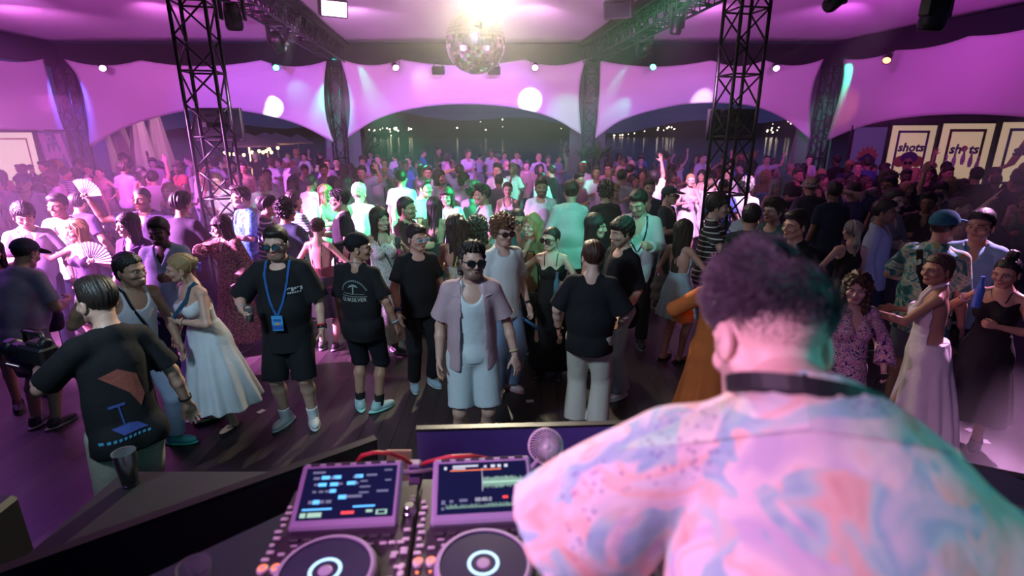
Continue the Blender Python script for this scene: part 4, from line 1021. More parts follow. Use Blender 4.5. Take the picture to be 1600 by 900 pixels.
def person(p, x=0.0, y=0.0, z=0.0, face=0.0, fix=None):
    """builds a person; root is the body mesh named person, clothing and hair are its children"""
    J = skeleton(p); fem = J['fem']; lod = p.get('lod', 1); sc = p['h']/1.75; seed = p.get('seed', 1)
    hb = (.009, .012, .018)[lod]; hh = (.0038, .005, .009)[lod]; hc_ = (.009, .012, .018)[lod]; hf = (.0042, .005, .009)[lod]
    if p.get('hb'): hb = hc_ = p['hb']
    fc = dict(p.get('face', {})); 
    if fem: fc['female'] = 1
    hcol = p.get('hair', ('short', (.02, .013, .01)))
    fc['hc'] = tuple(p.get('beardcol', hcol[1]))
    if fix: fix(J, sc)
    # body
    P = torso_prims(J)
    for n in 'LR': P += arm_prims(J, n)+leg_prims(J, n)
    P.append((seg(J['neck']+J['T']@V3(0, .01, -.05), J['head']+J['H']@V3(0, .03, -.07), .060 if not fem else .049, .050 if not fem else .042), .035, '+'))
    V, Q = Field(P, hb).net(); parts = [(V, Q, None)]
    hV, hQ, hM = head_mesh(fc, hh)
    parts.append((hV*J['hs']@J['H'].T+J['head'], hQ, hM))
    for n, s in (('L', 1), ('R', -1)):
        # the thumb of a left hand lies on local +X*side
        R = hand_frame(J, n); aV, aQ = hand_mesh(J['hk'+n], s, hf)
        q = .88 if fem else .97
        parts.append((aV*q@R.T+J['wr'+n], aQ, None))
    if p.get('barefoot') or p.get('shoes', ('shoe',))[0] == 'sandal':
        for n, s in (('L', 1), ('R', -1)):
            ft, _ = shoe(J, n, s, sc, 'sandal'); fv, fq = Field(ft, .008).net(); parts.append((fv+V3(0, 0, .012), fq, None))
    V, Q, M = join(parts)
    root = mk('person', V, Q, MAT['skin'], p.get('skin', (.55, .33, .24)), None, True, M)
    root.location = (x, y, z); root.rotation_euler = (0, 0, math.radians(face)); root.scale = (sc,)*3
    kids = {}
    # hair
    if hcol[0] != 'bald' and hcol[0]:
        V, Q = hair_mesh(hcol[0], (.0042, .0055, .009)[lod], seed % 3)
        kids['hair'] = mk('hair', V*J['hs']@J['H'].T+J['head'], Q, MAT['hair'], hcol[1], root)
    tp = J['tp']
    # bottoms
    b = p.get('bottom')
    if b:
        kind, col = b[0], b[1]; mat = MAT[b[2]] if len(b) > 2 else MAT['cloth']
        e = {'shorts': .016, 'trousers': .012, 'wide': .018, 'tights': .006}.get(kind, .014)
        if kind in ('shorts', 'trousers', 'wide', 'tights'):
            P = [(ell(tp(0, .008, -.01), (.160*J['g']+e if not fem else .165+e, .122*J['g']+e, .125+e), J['T']), 0, '+')]
            for s in (-1, 1): P.append((ell(tp(s*.072, .068, -.06), (.084+e, .074+e, .09+e), J['T']), .03, '+'))
            for n in 'LR': P += leg_prims(J, n, e+.004, p.get('inseam', {'shorts': .92, 'trousers': 1.93, 'wide': 1.95, 'tights': 1.9}[kind]), {'shorts': .018, 'trousers': .008, 'wide': .030, 'tights': 0}[kind])
            F = Field(P, hc_); wz = tp(0, 0, .08)
            up = J['T']@V3(0, 0, 1)
            F.cut(lambda X, Y, Z: (X-wz[0])*up[0]+(Y-wz[1])*up[1]+(Z-wz[2])*up[2])
            kids['bottom'] = cloth('shorts' if kind == 'shorts' else 'trousers', F, root, mat, col, seed+3, .006, 9)
        else:                                         # skirt
            hem = p.get('hem', .5); r1 = p.get('hemr', .26)
            P = [(cone_skirt(tp(0, .01, .09), V3(J['pc'][0], J['pc'][1]+p.get('hemy', 0.0), hem), .135*J['g']+.01, r1, .85, p.get('pleats', 9), p.get('pleat', .07), seed), 0, '+'),
                 (ell(tp(0, .03, -.03), (.178, .15, .13), J['T']), .03, '+')]
            F = Field(P, hc_); F.cut(lambda X, Y, Z: Z-(J['pc'][2]+.09))
            kids['bottom'] = cloth('skirt', F, root, mat, col, seed+3, .004, 9)
    # tops
    for ti, t in enumerate(p.get('tops', [])):
        kind, col = t['kind'], t.get('col', (.02, .02, .022)); mat = MAT[t.get('mat', 'cloth')]
        e = t.get('ease', .016)+.010*ti; loose = t.get('loose', .012 if kind in ('tee', 'shirt', 'polo') else 0.0)
        hemz = t.get('hem', -.16 if kind in ('tee', 'shirt', 'polo', 'longshirt') else -.05)
        P = torso_prims(J, e, hips=True, loose=loose, drape=(hemz, t.get('drape', .022)) if kind in ('tee', 'shirt', 'polo', 'longshirt') else None)
        fr = t.get('sleeve', {'tee': .68, 'shirt': .72, 'polo': .6, 'longshirt': 1.95}.get(kind, 0))
        if fr:
            for n in 'LR': P += arm_prims(J, n, e+.006+t.get('sl', 0), fr, t.get('flare', .012))
        if t.get('skirt'):
            s_ = t['skirt']      # (hem z above floor, radius, pleats, amp, hem dy)
            P.append((cone_skirt(tp(0, .01, .14), V3(J['pc'][0]+(s_[5] if len(s_) > 5 else 0), J['pc'][1]+s_[4], s_[0]), .13, s_[1], .86, s_[2], s_[3], seed), .05, '+')); hemz = None
        F = Field(P, hc_)
        up = J['T']@V3(0, 0, 1); fw = J['T']@V3(0, -1, 0); sd = J['T']@V3(1, 0, 0); o = J['pc']
        U = lambda X, Y, Z: (X-o[0])*up[0]+(Y-o[1])*up[1]+(Z-o[2])*up[2]
        Fw = lambda X, Y, Z: (X-o[0])*fw[0]+(Y-o[1])*fw[1]+(Z-o[2])*fw[2]
        S = lambda X, Y, Z: np.abs((X-o[0])*sd[0]+(Y-o[1])*sd[1]+(Z-o[2])*sd[2])
        if hemz is not None: F.cut(lambda X, Y, Z: hemz-U(X, Y, Z))
        if kind in ('tee', 'polo', 'shirt', 'longshirt'):
            F.add(seg(tp(0, -.006, .578), tp(0, -.03, .72), .070 if not fem else .060, .08), .004, '-')
            if kind == 'tee': F.add(ell(tp(0, -.065, .515), (.072, .055, .040), J['T']), .012, '-')
            if kind in ('shirt', 'longshirt', 'polo'):
                vz = t.get('v', .36)
                F.cut(lambda X, Y, Z: np.minimum(np.minimum(U(X, Y, Z)-vz, (U(X, Y, Z)-vz)*.42-S(X, Y, Z)), Fw(X, Y, Z)-.02))
            if t.get('open'):
                w0 = t['open']
                F.cut(lambda X, Y, Z: np.minimum(w0+.05*np.clip((.40-U(X, Y, Z)), 0, 1)-S(X, Y, Z), Fw(X, Y, Z)))
        elif kind == 'tank':
            for n in 'LR': F.add(ell(J['sh'+n]+J['T']@V3((1 if n == 'L' else -1)*.025, 0, .0), (.085, .2, .115), J['T']), .006, '-')
            F.add(ell(tp(0, -.10, .53), (.085, .10, .13), J['T']), .01, '-'); F.add(ell(tp(0, .09, .55), (.085, .10, .10), J['T']), .01, '-')
            F.add(seg(tp(0, .012, .50), tp(0, -.03, .70), .066, .075), .004, '-')
        elif kind in ('strap', 'tube', 'halter'):
            zt = t.get('top', .385); zb = t.get('back', .30)
            F.cut(lambda X, Y, Z: U(X, Y, Z)-np.where(Fw(X, Y, Z) > 0, zt+.02*np.cos(np.clip(S(X, Y, Z), 0, .14)*44), zb))
        if t.get('sleeveless'):
            pass
        nm = t.get('name', {'tee': 't_shirt', 'polo': 'polo_shirt', 'shirt': 'shirt', 'longshirt': 'shirt', 'tank': 'tank_top', 'strap': 'dress' if t.get('skirt') else 'top', 'tube': 'dress' if t.get('skirt') else 'top', 'halter': 'dress'}[kind])
        ob = cloth(nm, F, root, mat, col, seed+11*ti, t.get('amp', .009), t.get('ff', 10.0)); kids['top%d' % ti] = ob
        if kind in ('shirt', 'longshirt', 'polo') and ob:    # collar
            m = MB(); csn = snapper(J, [ob], .005)
            for s in (-1, 1):
                ring = []
                for k in range(9):
                    a = math.pi*(k/8)*.93
                    ring.append((s*.069*math.sin(a), .020+.066*math.cos(a), .552-.052*(k/8)**2))
                n0 = len(m.v)
                pts = [tp(*q) for q in ring]; low = [csn((q[0]*1.42+.012*s*(k/8)**2, .012+(q[1]-.012)*1.5, q[2]-.024-.040*(k/8))) for k, q in enumerate(ring)]
                out = [tp(q[0]*1.20, .012+(q[1]-.012)*1.22, q[2]+.016) for q in ring]
                m.v += [tuple(v) for v in pts+out+low]
                for k in range(8):
                    m.f += [(n0+k, n0+k+1, n0+9+k+1, n0+9+k), (n0+9+k, n0+9+k+1, n0+18+k+1, n0+18+k)]
            c = m.build('collar', mat, ob, col, True); 
        if kind in ('strap', 'halter') and ob:
            m = MB(); snp = snapper(J, [root, ob], .003)
            for s in (-1, 1):
                if kind == 'strap': q = [(s*.075, -.115, zt+.01), (s*.082, -.10, .46), (s*.090, -.045, .545), (s*.090, .03, .560), (s*.080, .09, .50), (s*.065, .118, zb)]
                else: q = [(s*.08, -.115, zt), (s*.065, -.095, .47), (s*.058, -.03, .55), (s*.045, .045, .585), (0, .068, .59)]
                m.tube([snp(v) for v in q], .005 if kind == 'strap' else .016, 6)
            m.build('strap', mat, ob, col, True)
    # shoes
    sh = p.get('shoes', ('shoe', (.03, .03, .03), (.25, .25, .25)))
    for n, s in (('L', 1), ('R', -1)):
        ft, sole = shoe(J, n, s, sc, sh[0])
        if sh[0] == 'sandal':
            V, Q = Field(sole, .008).net(); V[:, 2] = np.minimum(V[:, 2], .014)
            so = mk('sandal', V, Q, MAT['cloth'], sh[1], root)
            a = J['an'+n]; t = J['toe'+n]; sd_ = np.cross(t, V3(0, 0, 1)); m = MB()
            for q in (-1, 1):
                m.tube([V3(a[0], a[1], 0)+t*u+sd_*(q*l)+V3(0, 0, zz) for u, l, zz in ((.115, .006, .045), (.085, .024, .064), (.03, .042, .05), (.0, .046, .02))], .005, 6)
            m.build('strap', MAT['cloth'], so, sh[1], True)
        else:
            V, Q = Field(ft, (.006, .008, .014)[lod]).net(); V[:, 2] = np.maximum(V[:, 2], 0.0)
            so = mk('shoe', V, Q, MAT['shoe'], sh[1], root)
            V2, Q2 = Field(sole, (.007, .009, .014)[lod]).net(); V2[:, 2] = np.clip(V2[:, 2], 0, .026)
            mk('sole', V2, Q2, MAT['shoe'], sh[2], so)
            if p.get('socks') and n:
                a = J['an'+n]; F = Field([(seg(a+V3(0, 0, -.04), a+(J['kn'+n]-a)*.28, .042, .050, cut=(a+(J['kn'+n]-a)*.22, nrm(J['kn'+n]-a))), 0, '+')], .008); V, Q = F.net(); mk('sock', V, Q, MAT['cloth'], p['socks'], root)
    # things worn on the head and neck
    Hp = lambda q: J['head']+J['H']@(np.asarray(q, float)*J['hs'])
    def hm(m): m.v = [tuple(Hp(v)) for v in m.v]; return m
    gl = p.get('glasses')
    if gl:
        m = MB(); le = MB(); yy = -.106
        up = .088 if gl.get('up') else 0.0; yy = yy+(.03 if up else 0)
        for s in (-1, 1):
            ring = []; rw, rh = gl.get('size', (.0265, .0175))
            for k in range(16):
                a = 2*math.pi*k/16; c, q = math.cos(a), math.sin(a); pw = gl.get('sq', .62)
                ring.append((s*.034+rw*math.copysign(abs(c)**pw, c), yy+.10*(abs(s*.034+rw*c)-.03)*.35, .0+up+rh*math.copysign(abs(q)**pw, q)-.002))
            m.tube(ring, .0035, 6, closed=True)
            le.add([(x_, y_+.001, z_) for x_, y_, z_ in ring]+[(s*.034, yy-.002, up)], [(k, (k+1) % 16, 16) for k in range(16)])
            m.tube([(s*(.034+rw), yy+.006, .006+up), (s*.075, yy+.03, .008+up), (s*.080, -.01, .006+up), (s*.080, .02, -.002+up)], .003, 6)
        m.tube([(-.01, yy-.002, .004+up), (.01, yy-.002, .004+up)], .003, 6)
        g = hm(m).build('sunglasses', MAT['gloss'], root, gl.get('frame', (.01, .01, .01)), True)
        hm(le).build('lens', MAT['gloss'], g, gl.get('lens', (.012, .014, .016)), True)
    ca = p.get('cap')
    if ca:
        kind, col = ca[0], ca[1]; mat = MAT[ca[2]] if len(ca) > 2 else MAT['cloth']
        if kind == 'cap':
            bs = -1 if not p.get('capback') else 1
            P = [(ell((0, .014, .045), (.088, .108, .092)), 0, '+')]
            F = Field(P, .006, .03); F.cut(lambda X, Y, Z: .038-.12*(Y-.0)*1.0-Z+0*X); 
            br = Field([(ell((0, bs*-1*-.115 if False else -.125*(1 if bs < 0 else -1)+.0, .052), (.072, .078, .012), rotx(.18*(1 if bs < 0 else -1))), 0, '+')], .006); 
        elif kind == 'bucket':
            P = [(ell((0, .012, .06), (.090, .108, .085)), 0, '+'), (cone_skirt((0, .012, .06), (0, .012, .0), .088, .135, 1.12), .02, '+')]
            F = Field(P, .006, .03); F.cut(lambda X, Y, Z: .005-Z+0*X+0*Y); br = None
        else:                                        # flat cap
            P = [(ell((0, -.01, .07), (.092, .125, .055), rotx(.15)), 0, '+'), (ell((0, -.10, .045), (.065, .05, .012), rotx(.3)), .02, '+')]
            F = Field(P, .006, .03); br = None
        V, Q = F.net(); c = mk(kind + ('_hat' if kind == 'bucket' else ''), V*J['hs']@J['H'].T+J['head'], Q, mat, col, root); c.name = {'cap': 'cap', 'bucket': 'bucket_hat', 'flat': 'flat_cap'}[kind]
        if br:
            V, Q = br.net(); mk('visor', V*J['hs']@J['H'].T+J['head'], Q, mat, ca[3] if len(ca) > 3 else col, c)
    if p.get('necklace'):
        m = MB(); m.tube([tp(.068*math.sin(a), .012-.070*math.cos(a), .535-.045*math.cos(a)) for a in np.linspace(0, 2*math.pi, 20)[:-1]], .005, 6, closed=True)
        m.build('necklace', MAT['gloss'], root, p['necklace'], True)
    if p.get('lanyard'):
        l = p['lanyard']; m = MB(); bz = l.get('z', .12); fy = -.15
        snp = snapper(J, [root, kids.get('top0'), kids.get('top1')])
        for s in (-1, 1):
            q = [(0, .08, .575), (s*.062, .045, .575), (s*.085, -.035, .545), (s*.088, -.105, .46), (s*.075, fy+.01, .36), (s*.045, fy, .25), (s*.006, fy, bz)]
            pts = [snp(v) for v in q]; n0 = len(m.v); fyb = snp((0, fy, bz))
            for i, v in enumerate(pts): w = J['T']@V3(.009, 0, 0) if i > 1 else J['T']@V3(.004, .006, .004); m.v += [tuple(v-w), tuple(v+w), tuple(v+w+J['T']@V3(0, -.002, 0)), tuple(v-w+J['T']@V3(0, -.002, 0))]
            for i in range(len(pts)-1):
                a = n0+4*i
                for k in range(4): m.f.append((a+k, a+(k+1) % 4, a+4+(k+1) % 4, a+4+k))
        ln = m.build('lanyard', MAT['cloth'], root, l['col'])
        if l.get('badge'):
            fy = float((J['T'].T@(fyb-J['pc']))[1])-.006
            b = MB(); b.box(tp(0, fy-.003, bz-.065), (.085, .004, .125), J['T']); bo = b.build('badge', MAT['cloth'], ln, l['badge'])
            b = MB(); b.box(tp(0, fy-.0056, bz-.04), (.06, .001, .02), J['T']); b.box(tp(0, fy-.0056, bz-.10), (.085, .001, .035), J['T']); b.build('badge_print', MAT['cloth'], bo, l.get('print', (.03, .10, .4)))
            b = MB(); b.prism([(-.02, 0), (.02, 0), (.012, .014), (0, .02), (-.012, .014)], (0, .001), lambda A: np.array([tp(q[0], fy-.0062-q[2], bz-.078+q[1]) for q in A])); b.build('badge_emblem', MAT['cloth'], bo, (.8, .35, .04))
    for n in 'LR':
        if p.get('band'+n):
            d = nrm(J['wr'+n]-J['el'+n]); c = J['wr'+n]-d*.035; R = hand_frame(J, n); m = MB()
            m.lathe([(.0335, -.008), (.036, -.008), (.036, .008), (.0335, .008)], c, 18, R, close=True); m.build('wristband', MAT['cloth'], root, p['band'+n], True)
        if p.get('watch'+n):
            d = nrm(J['wr'+n]-J['el'+n]); c = J['wr'+n]-d*.02; R = hand_frame(J, n); m = MB()
            m.lathe([(.032, -.010), (.035, -.010), (.035, .010), (.032, .010)], c, 18, R, close=True); m.box(c+R@V3(0, .036, 0), (.036, .010, .04), R, .003); m.build('watch', MAT['gloss'], root, p['watch'+n], True)
    if p.get('earring'):
        m = MB()
        for s in (-1, 1): m.tube([Hp((s*.088, .008, -.042)), Hp((s*.090, .008, -.06)), Hp((s*.088, .008, -.078))], [.003, .007, .004], 6)
        m.build('earrings', MAT['gloss'], root, p['earring'], True)
    return root, J, kids

def W(root, q):
    """a point in a person's own frame -> world"""
    s = root.scale[0]; a = root.rotation_euler[2]
    return rotz(a)@(np.asarray(q, float)*s)+np.array(root.location)
# ---------------------------------------------------------------- stage and booth
structure(boxo('floor_stage', (.6, .15, .315), (4.2, 2.2, .63), 'black'))
t = tag(empty('stage_block', (-1.19, 1.42, 0)), 'black stage block with a flat top holding the pint glass', 'stage block')
bp = [(-.42, -.42), (-.36, -.385), (.58, .315), (.58, .45), (-.42, .45)]; MB().prism(bp, (0, 1.12)).build('body', MAT['black_cloth'], t); MB().prism(bp, (1.12, 1.15)).build('top', MAT['black'], t)
def panel(name, a, b, z0, z1, th, mat, lab):
    a = np.array([*a, 0.0]); b = np.array([*b, 0.0]); d = b-a; t = tag(empty(name, tuple((a+b)/2), math.atan2(d[1], d[0])), lab, 'panel', 'booth panels')
    L = np.linalg.norm(d); MB().box((0, 0, (z0+z1)/2), (L, th, z1-z0), None, .004).build('board', MAT[mat], t)
    MB().box((0, 0, z1+.003), (L, th+.006, .008)).build('edge_strip', MAT['black_metal'], t); return t
simple('violet_gloss', (.07, .05, .20), .25)
panel('booth_barrier', (-1.50, 1.03), (-.52, 1.76), 0.0, 1.375, .03, 'black', 'black angled booth panel left of the decks')
panel('booth_barrier', (-.335, 1.625), (1.22, 1.70), 0.0, 1.50, .02, 'violet_gloss', 'glossy dark violet upright panel behind the decks and the small fan')
panel('booth_barrier', (1.25, 1.72), (2.25, 1.27), 0.0, 1.385, .03, 'violet_gloss', 'dark violet angled booth panel at the right edge')
t = tag(empty('booth_table', (0, 0, 0)), 'dark navy booth table carrying the decks and mixer', 'table')
simple('table_navy', (.012, .016, .04), .4)
m = MB().prism([(-.80, .60), (-.86, 1.0), (-.56, 1.28), (-.30, 1.36), (1.50, 1.42), (1.75, 1.05), (1.6, .70)], (1.455, 1.49)); m.build('table_top', MAT['table_navy'], t)
for x, y in ((-.7, .75), (-.4, 1.28), (1.4, 1.3), (1.5, .8)): MB().tube([(x, y, .6 if y < 1.25 else 0), (x, y, 1.46)], .025, 10).build('leg', MAT['black_metal'], t)
simple('deck_body', (.045, .032, .05), .35); simple('deck_frame', (.34, .26, .42), .45); simple('jog_plate', (.030, .024, .065), .22); simple('screen_glass', (.004, .005, .02), .5, 0, (.03, .04, .22), .16, **{'Specular IOR Level': .04})
simple('ui_white', (.1, .1, .1), .4, 0, (.8, .85, 1), .9); simple('ui_blue', (.0, .1, .3), .4, 0, (.12, .5, 1), 1.6); simple('ui_red', (.2, 0, 0), .4, 0, (1, .08, .1), 1.2); simple('ui_dim', (.02, .02, .05), .4, 0, (.35, .35, .6), .5)
simple('ui_green', (.02, .1, .05), .4, 0, (.55, .85, .7), .8)
simple('led_orange', (.2, .05, 0), .4, 0, (1, .22, .10), 1.6); simple('button_white', (.55, .50, .55), .4); simple('button_dark', (.05, .045, .055), .35); simple('led_ring', (.1, .2, .3), .3, 0, (.45, .75, 1), 1.6)
ZT = 1.60
def on_screen(t, M, y0):
    """M maps (u 0..1, v 0..1 from the top) to the screen face"""
def deck(x, y, rz, lab, ui):
    t = tag(empty('media_player', (x, y, 0), rz), lab, 'media player', 'club media players on the booth table')
    MB().box((0, 0, 1.545), (.326, .452, .096), None, .008).build('body', MAT['deck_body'], t)
    MB().box((0, .0, 1.594), (.318, .44, .004), None, .001).build('top_plate', MAT['deck_body'], t)
    for sx in (-1, 1):
        for sy in (-1, 1): MB().lathe([(.018, 1.49), (.016, 1.50)], (sx*.13, sy*.19, 0), 12).build('foot', MAT['black'], t)
    # tilted screen block: hinge line at y=.055
    R = rotx(math.radians(24)); o_ = V3(0, .060, 1.612); P = lambda u, v, w: o_+R@V3(u, v, w)
    m = MB().box(o_+R@V3(0, .081, -.012), (.252, .172, .030), R, .006).box(o_+R@V3(0, .085, -.045)+V3(0, .01, 0), (.20, .13, .05), R); s = m.build('screen_frame', MAT['deck_frame'], t)
    MB().box(o_+R@V3(0, .083, .004), (.224, .134, .002), R).build('display', MAT['screen_glass'], s)
    def ui_mesh(name, rects, mat):
        m = MB()
        for u0, v0, u1, v1 in rects: m.box(o_+R@V3(((u0+u1)/2-.5)*.216, .083+(.5-(v0+v1)/2)*.126, .0058), (abs(u1-u0)*.216, abs(v1-v0)*.126, .0008), R)
        return m.build(name, MAT[mat], s)
    for i in range(6): MB().box(o_+R@V3(-.095+.038*i, .160, .004), (.022, .007, .005), R, .001).build('button', MAT['button_dark'], s)
    if ui == 'menu':
        ui_mesh('lettering', [(.06, .05, .20, .09), (.88, .06, .97, .09)]+[(.08+.09*i, .17, .15+.09*i, .22) for i in (0, 2, 5)]+[(.68, .15, .80, .19)]+[(.10+.09*i, .31, .15+.09*i, .35) for i in (0, 3, 5)]+[(.10, .46, .14, .5), (.17, .46, .22, .5), (.24, .46, .3, .5)]+[(.08, .66, .13, .72), (.20, .66, .25, .72), (.27, .66, .33, .72), (.48, .58, .56, .63), (.56, .58, .66, .63), (.62, .4, .74, .43), (.62, .52, .73, .55), (.82, .5, .95, .54), (.62, .28, .7, .31), (.9, .28, .97, .31)], 'ui_dim')
        ui_mesh('lettering', [(.17, .15, .26, .22), (.30, .15, .39, .22), (.55, .15, .64, .22), (.15, .30, .24, .37), (.28, .30, .37, .37), (.47, .29, .57, .36), (.29, .44, .36, .51), (.13, .65, .20, .73), (.40, .57, .49, .65), (.03, .82, .35, .85), (.58, .80, .82, .83)], 'ui_blue')
        ui_mesh('lettering', [(.02, .90, .08, .99), (.10, .90, .25, .99), (.84, .90, .86, .99), (.94, .90, .96, .99), (.86, .90, .96, .915), (.86, .975, .96, .99), (.73, .89, .80, .94)], 'ui_green'); ui_mesh('lettering', [(.46, .90, .60, .955)], 'ui_red')
    else:
        ui_mesh('lettering', [(.05, .05, .08, .11), (.15, .03, .45, .065), (.15, .085, .30, .11), (.52, .05, .55, .1), (.60, .04, .65, .1), (.68, .04, .72, .1), (.76, .04, .80, .1)], 'ui_white'); ui_mesh('lettering', [(.12, .135, .72, .148)], 'led_orange')
        rr = random.Random(2); ui_mesh('lettering', [(.50+.008*i, .42-rr.uniform(.07, .13), .504+.008*i, .42+rr.uniform(.07, .13)) for i in range(58)]+[(.50, .40, .97, .44)], 'ui_green'); ui_mesh('lettering', [(.492, .10, .497, .60)], 'ui_white')
        ui_mesh('lettering', [(.08+.004*i, .90-rr.uniform(.0, .06), .083+.004*i, .93) for i in range(200)][::2], 'ui_green'); ui_mesh('lettering', [(.03, .76, .07, .84), (.12, .76, .16, .81), (.23, .75, .32, .80), (.84, .74, .97, .80), (.03, .9, .06, .95), (.95, .86, .98, .94)], 'ui_dim'); ui_mesh('lettering', [(.72, .72, .78, .77)], 'ui_red')
        V, F = text_geo('00:00.0', .014); mk('time_readout', [tuple(o_+R@V3(v[0]+.0, v[1]+.048, .0066)) for v in V], F, MAT['ui_white'], None, s, False)
    # buttons under the screen
    m = MB()
    for i in range(8): m.box((-.105+.030*i, .035, ZT), (.022, .009, .008), None, .002)
    m.build('hot_cue_buttons', MAT['button_dark'], t)
    m = MB(); rr = random.Random(7)
    for i in range(9): m.box((-.150+.004*(i % 2), .15-.021*i, ZT), (.018 if i % 3 else .012, .009, .006), None, .002)
    for i in range(6): m.box((-.10+.034*i, .018-.006*(i % 2), ZT), (.016, .004, .004), None, .001)
    for i in range(4): m.box((-.085-.01*(i % 2), -.03-.022*i, ZT), (.026, .004, .004), None, .001); m.box((.128+.012*(i % 2), -.03-.03*i, ZT), (.014, .007, .005), None, .001)
    for i in range(5): m.box((.150, .165-.012*i if i < 2 else .05-.03*(i-2), ZT), (.018, .009, .006), None, .002)
    for x_, y_ in ((-.145, -.10), (-.120, -.10), (-.145, -.13), (.13, -.02), (.15, -.02), (.12, .012), (.10, .012), (.14, .012), (-.12, -.005), (-.09, -.0)): m.box((x_, y_, ZT), (.017, .008, .006), None, .002)
    for x_, y_ in ((-.148, -.155), (-.130, -.165), (-.112, -.155), (.150, -.06), (.150, -.08)): m.lathe([(.008, 0), (.008, .006), (.006, .008)], (x_, y_, ZT-.004), 12)
    m.build('buttons', MAT['button_white'], t)
    m = MB()
    for x_ in (-.146, -.118): m.lathe([(.0125, 0), (.0125, .006), (.010, .008)], (x_, -.045, ZT-.004), 16)
    b = m.build('play_buttons', MAT['button_white'], t)
    m = MB()
    for x_ in (-.146, -.118): m.lathe([(.009, .0045), (.009, .0055), (.006, .0055), (.006, .0045)], (x_, -.045, ZT), 16, None, True); m.box((x_, -.075, ZT+.002), (.006, .004, .004))
    m.build('led_marks', MAT['led_orange'], b)
    MB().lathe([(.017, 0), (.017, .004), (.0145, .006), (.0135, .02), (.011, .022)], (.148, .115, ZT-.004), 24).build('browse_knob', MAT['silver'], t, smooth=False)
    MB().box((.148, -.135, ZT-.002), (.006, .13, .003)).build('pitch_slot', MAT['black'], t); MB().box((.148, -.12, ZT+.006), (.022, .014, .018), None, .004).build('pitch_fader', MAT['button_white'], t)
    jw = V3(-.005, -.078, ZT-.004); j = MB().lathe([(.112, 0), (.112, .006), (.106, .010)], jw, 48).build('jog_wheel', MAT['deck_body'], t, smooth=False)
    MB().lathe([(.104, .010), (.104, .022), (.099, .026), (.093, .026), (.093, .022)], jw, 56).build('jog_rim', MAT['deck_frame'], j, smooth=False)
    MB().lathe([(.093, .023), (.036, .0235), (.034, .021), (0, .021)], jw, 48).build('jog_plate', MAT['jog_plate'], j, smooth=False)
    MB().lathe([(.034, .0225), (.034, .0240), (.027, .0240), (.027, .0225)], jw, 40, None, True).build('jog_ring', MAT['led_ring'], j)
    MB().lathe([(.016, .0225), (.012, .024), (0, .024)], jw, 24).build('jog_display', MAT['deck_frame'], j)
    return t
RZ = math.radians(4.5)
deck(-.392, .965, RZ, 'media player with a menu screen, leftmost of the decks', 'menu')
deck(-.062, .985, RZ, 'media player with a waveform screen, beside the bent arm of the disc jockey', 'wave')
deck(.605, 1.02, RZ*.6, 'media player hidden behind the disc jockey, right of the mixer', 'wave')
deck(.94, 1.02, RZ*.4, 'media player at the right end of the booth table', 'menu')
t = tag(empty('mixer', (.272, 1.0, 0), RZ*.8), 'club mixer between the decks, mostly behind the bent arm', 'mixer')
MB().box((0, 0, 1.54), (.325, .44, .09), None, .008).build('body', MAT['deck_body'], t)
for i in range(4):
    x = -.105+.062*i; MB().box((x, -.10, 1.586), (.004, .09, .003)).build('fader_slot', MAT['black'], t); MB().box((x, -.12+.02*i, 1.594), (.020, .012, .018), None, .003).build('fader', MAT['button_white'], t)
    for j in range(5): MB().lathe([(.012, 0), (.011, .012), (.008, .016)], (x, .19-.045*j, 1.585), 14).build('knob', MAT['deck_frame'] if j else MAT['silver'], t)
m = MB()
for i in range(7):
    for j in range(3): m.box((-.14+.045*i, -.19-.010*j+.02, 1.588), (.016, .007, .006), None, .002)
m.build('buttons', MAT['button_white'], t); MB().box((0, -.205, 1.594), (.02, .012, .016), None, .003).build('crossfader', MAT['button_white'], t)
# small things on the booth
simple('fan_grey', (.55, .50, .56), .4)
p = at_y(853, 697, 1.36); t = tag(empty('desk_fan', (p[0], p[1], 1.49)), 'small round silver desk fan beside the violet panel', 'fan'); zc = p[2]-1.49
Rf = rotz(.1)@rotx(math.radians(62))
m = MB()
for k in range(34): a = 2*math.pi*k/34; m.tube([V3(0, 0, zc)+Rf@V3(.012*math.cos(a), .012*math.sin(a), .022), V3(0, 0, zc)+Rf@V3(.034*math.cos(a+.25), .034*math.sin(a+.25), .020), V3(0, 0, zc)+Rf@V3(.049*math.cos(a+.45), .049*math.sin(a+.45), .004)], .0014, 4)
m.build('grille', MAT['fan_grey'], t)
m = MB(); [m.tube([V3(0, 0, zc)+Rf@V3(r_*math.cos(a), r_*math.sin(a), z_) for a in np.linspace(0, 6.283, 33)[:-1]], .0022, 6, closed=True) for r_, z_ in ((.050, .002), (.050, -.018))]; m.build('guard_ring', MAT['fan_grey'], t, smooth=True)
MB().lathe([(0, .024), (.013, .022), (.014, .018)], (0, 0, zc), 20, Rf).build('hub', MAT['fan_grey'], t, smooth=True)
m = MB()
for k in range(5):
    a0 = 2*math.pi*k/5; m.add([V3(0, 0, zc)+Rf@V3(r_*math.cos(a0+d_), r_*math.sin(a0+d_), z_) for r_, d_, z_ in ((.010, 0, .0), (.044, .1, .004), (.045, .8, -.008), (.010, .9, -.006))]+[V3(0, 0, zc)+Rf@V3(r_*math.cos(a0+d_), r_*math.sin(a0+d_), z_-.002) for r_, d_, z_ in ((.010, 0, .0), (.044, .1, .004), (.045, .8, -.008), (.010, .9, -.006))], [(0, 1, 2, 3), (7, 6, 5, 4), (0, 4, 5, 1), (1, 5, 6, 2), (2, 6, 7, 3), (3, 7, 4, 0)])
m.build('blades', MAT['button_dark'], t)
MB().lathe([(.022, -.03), (.020, -.02), (.020, -.045)], (0, 0, zc), 16, Rf).build('motor', MAT['deck_frame'], t, smooth=True)
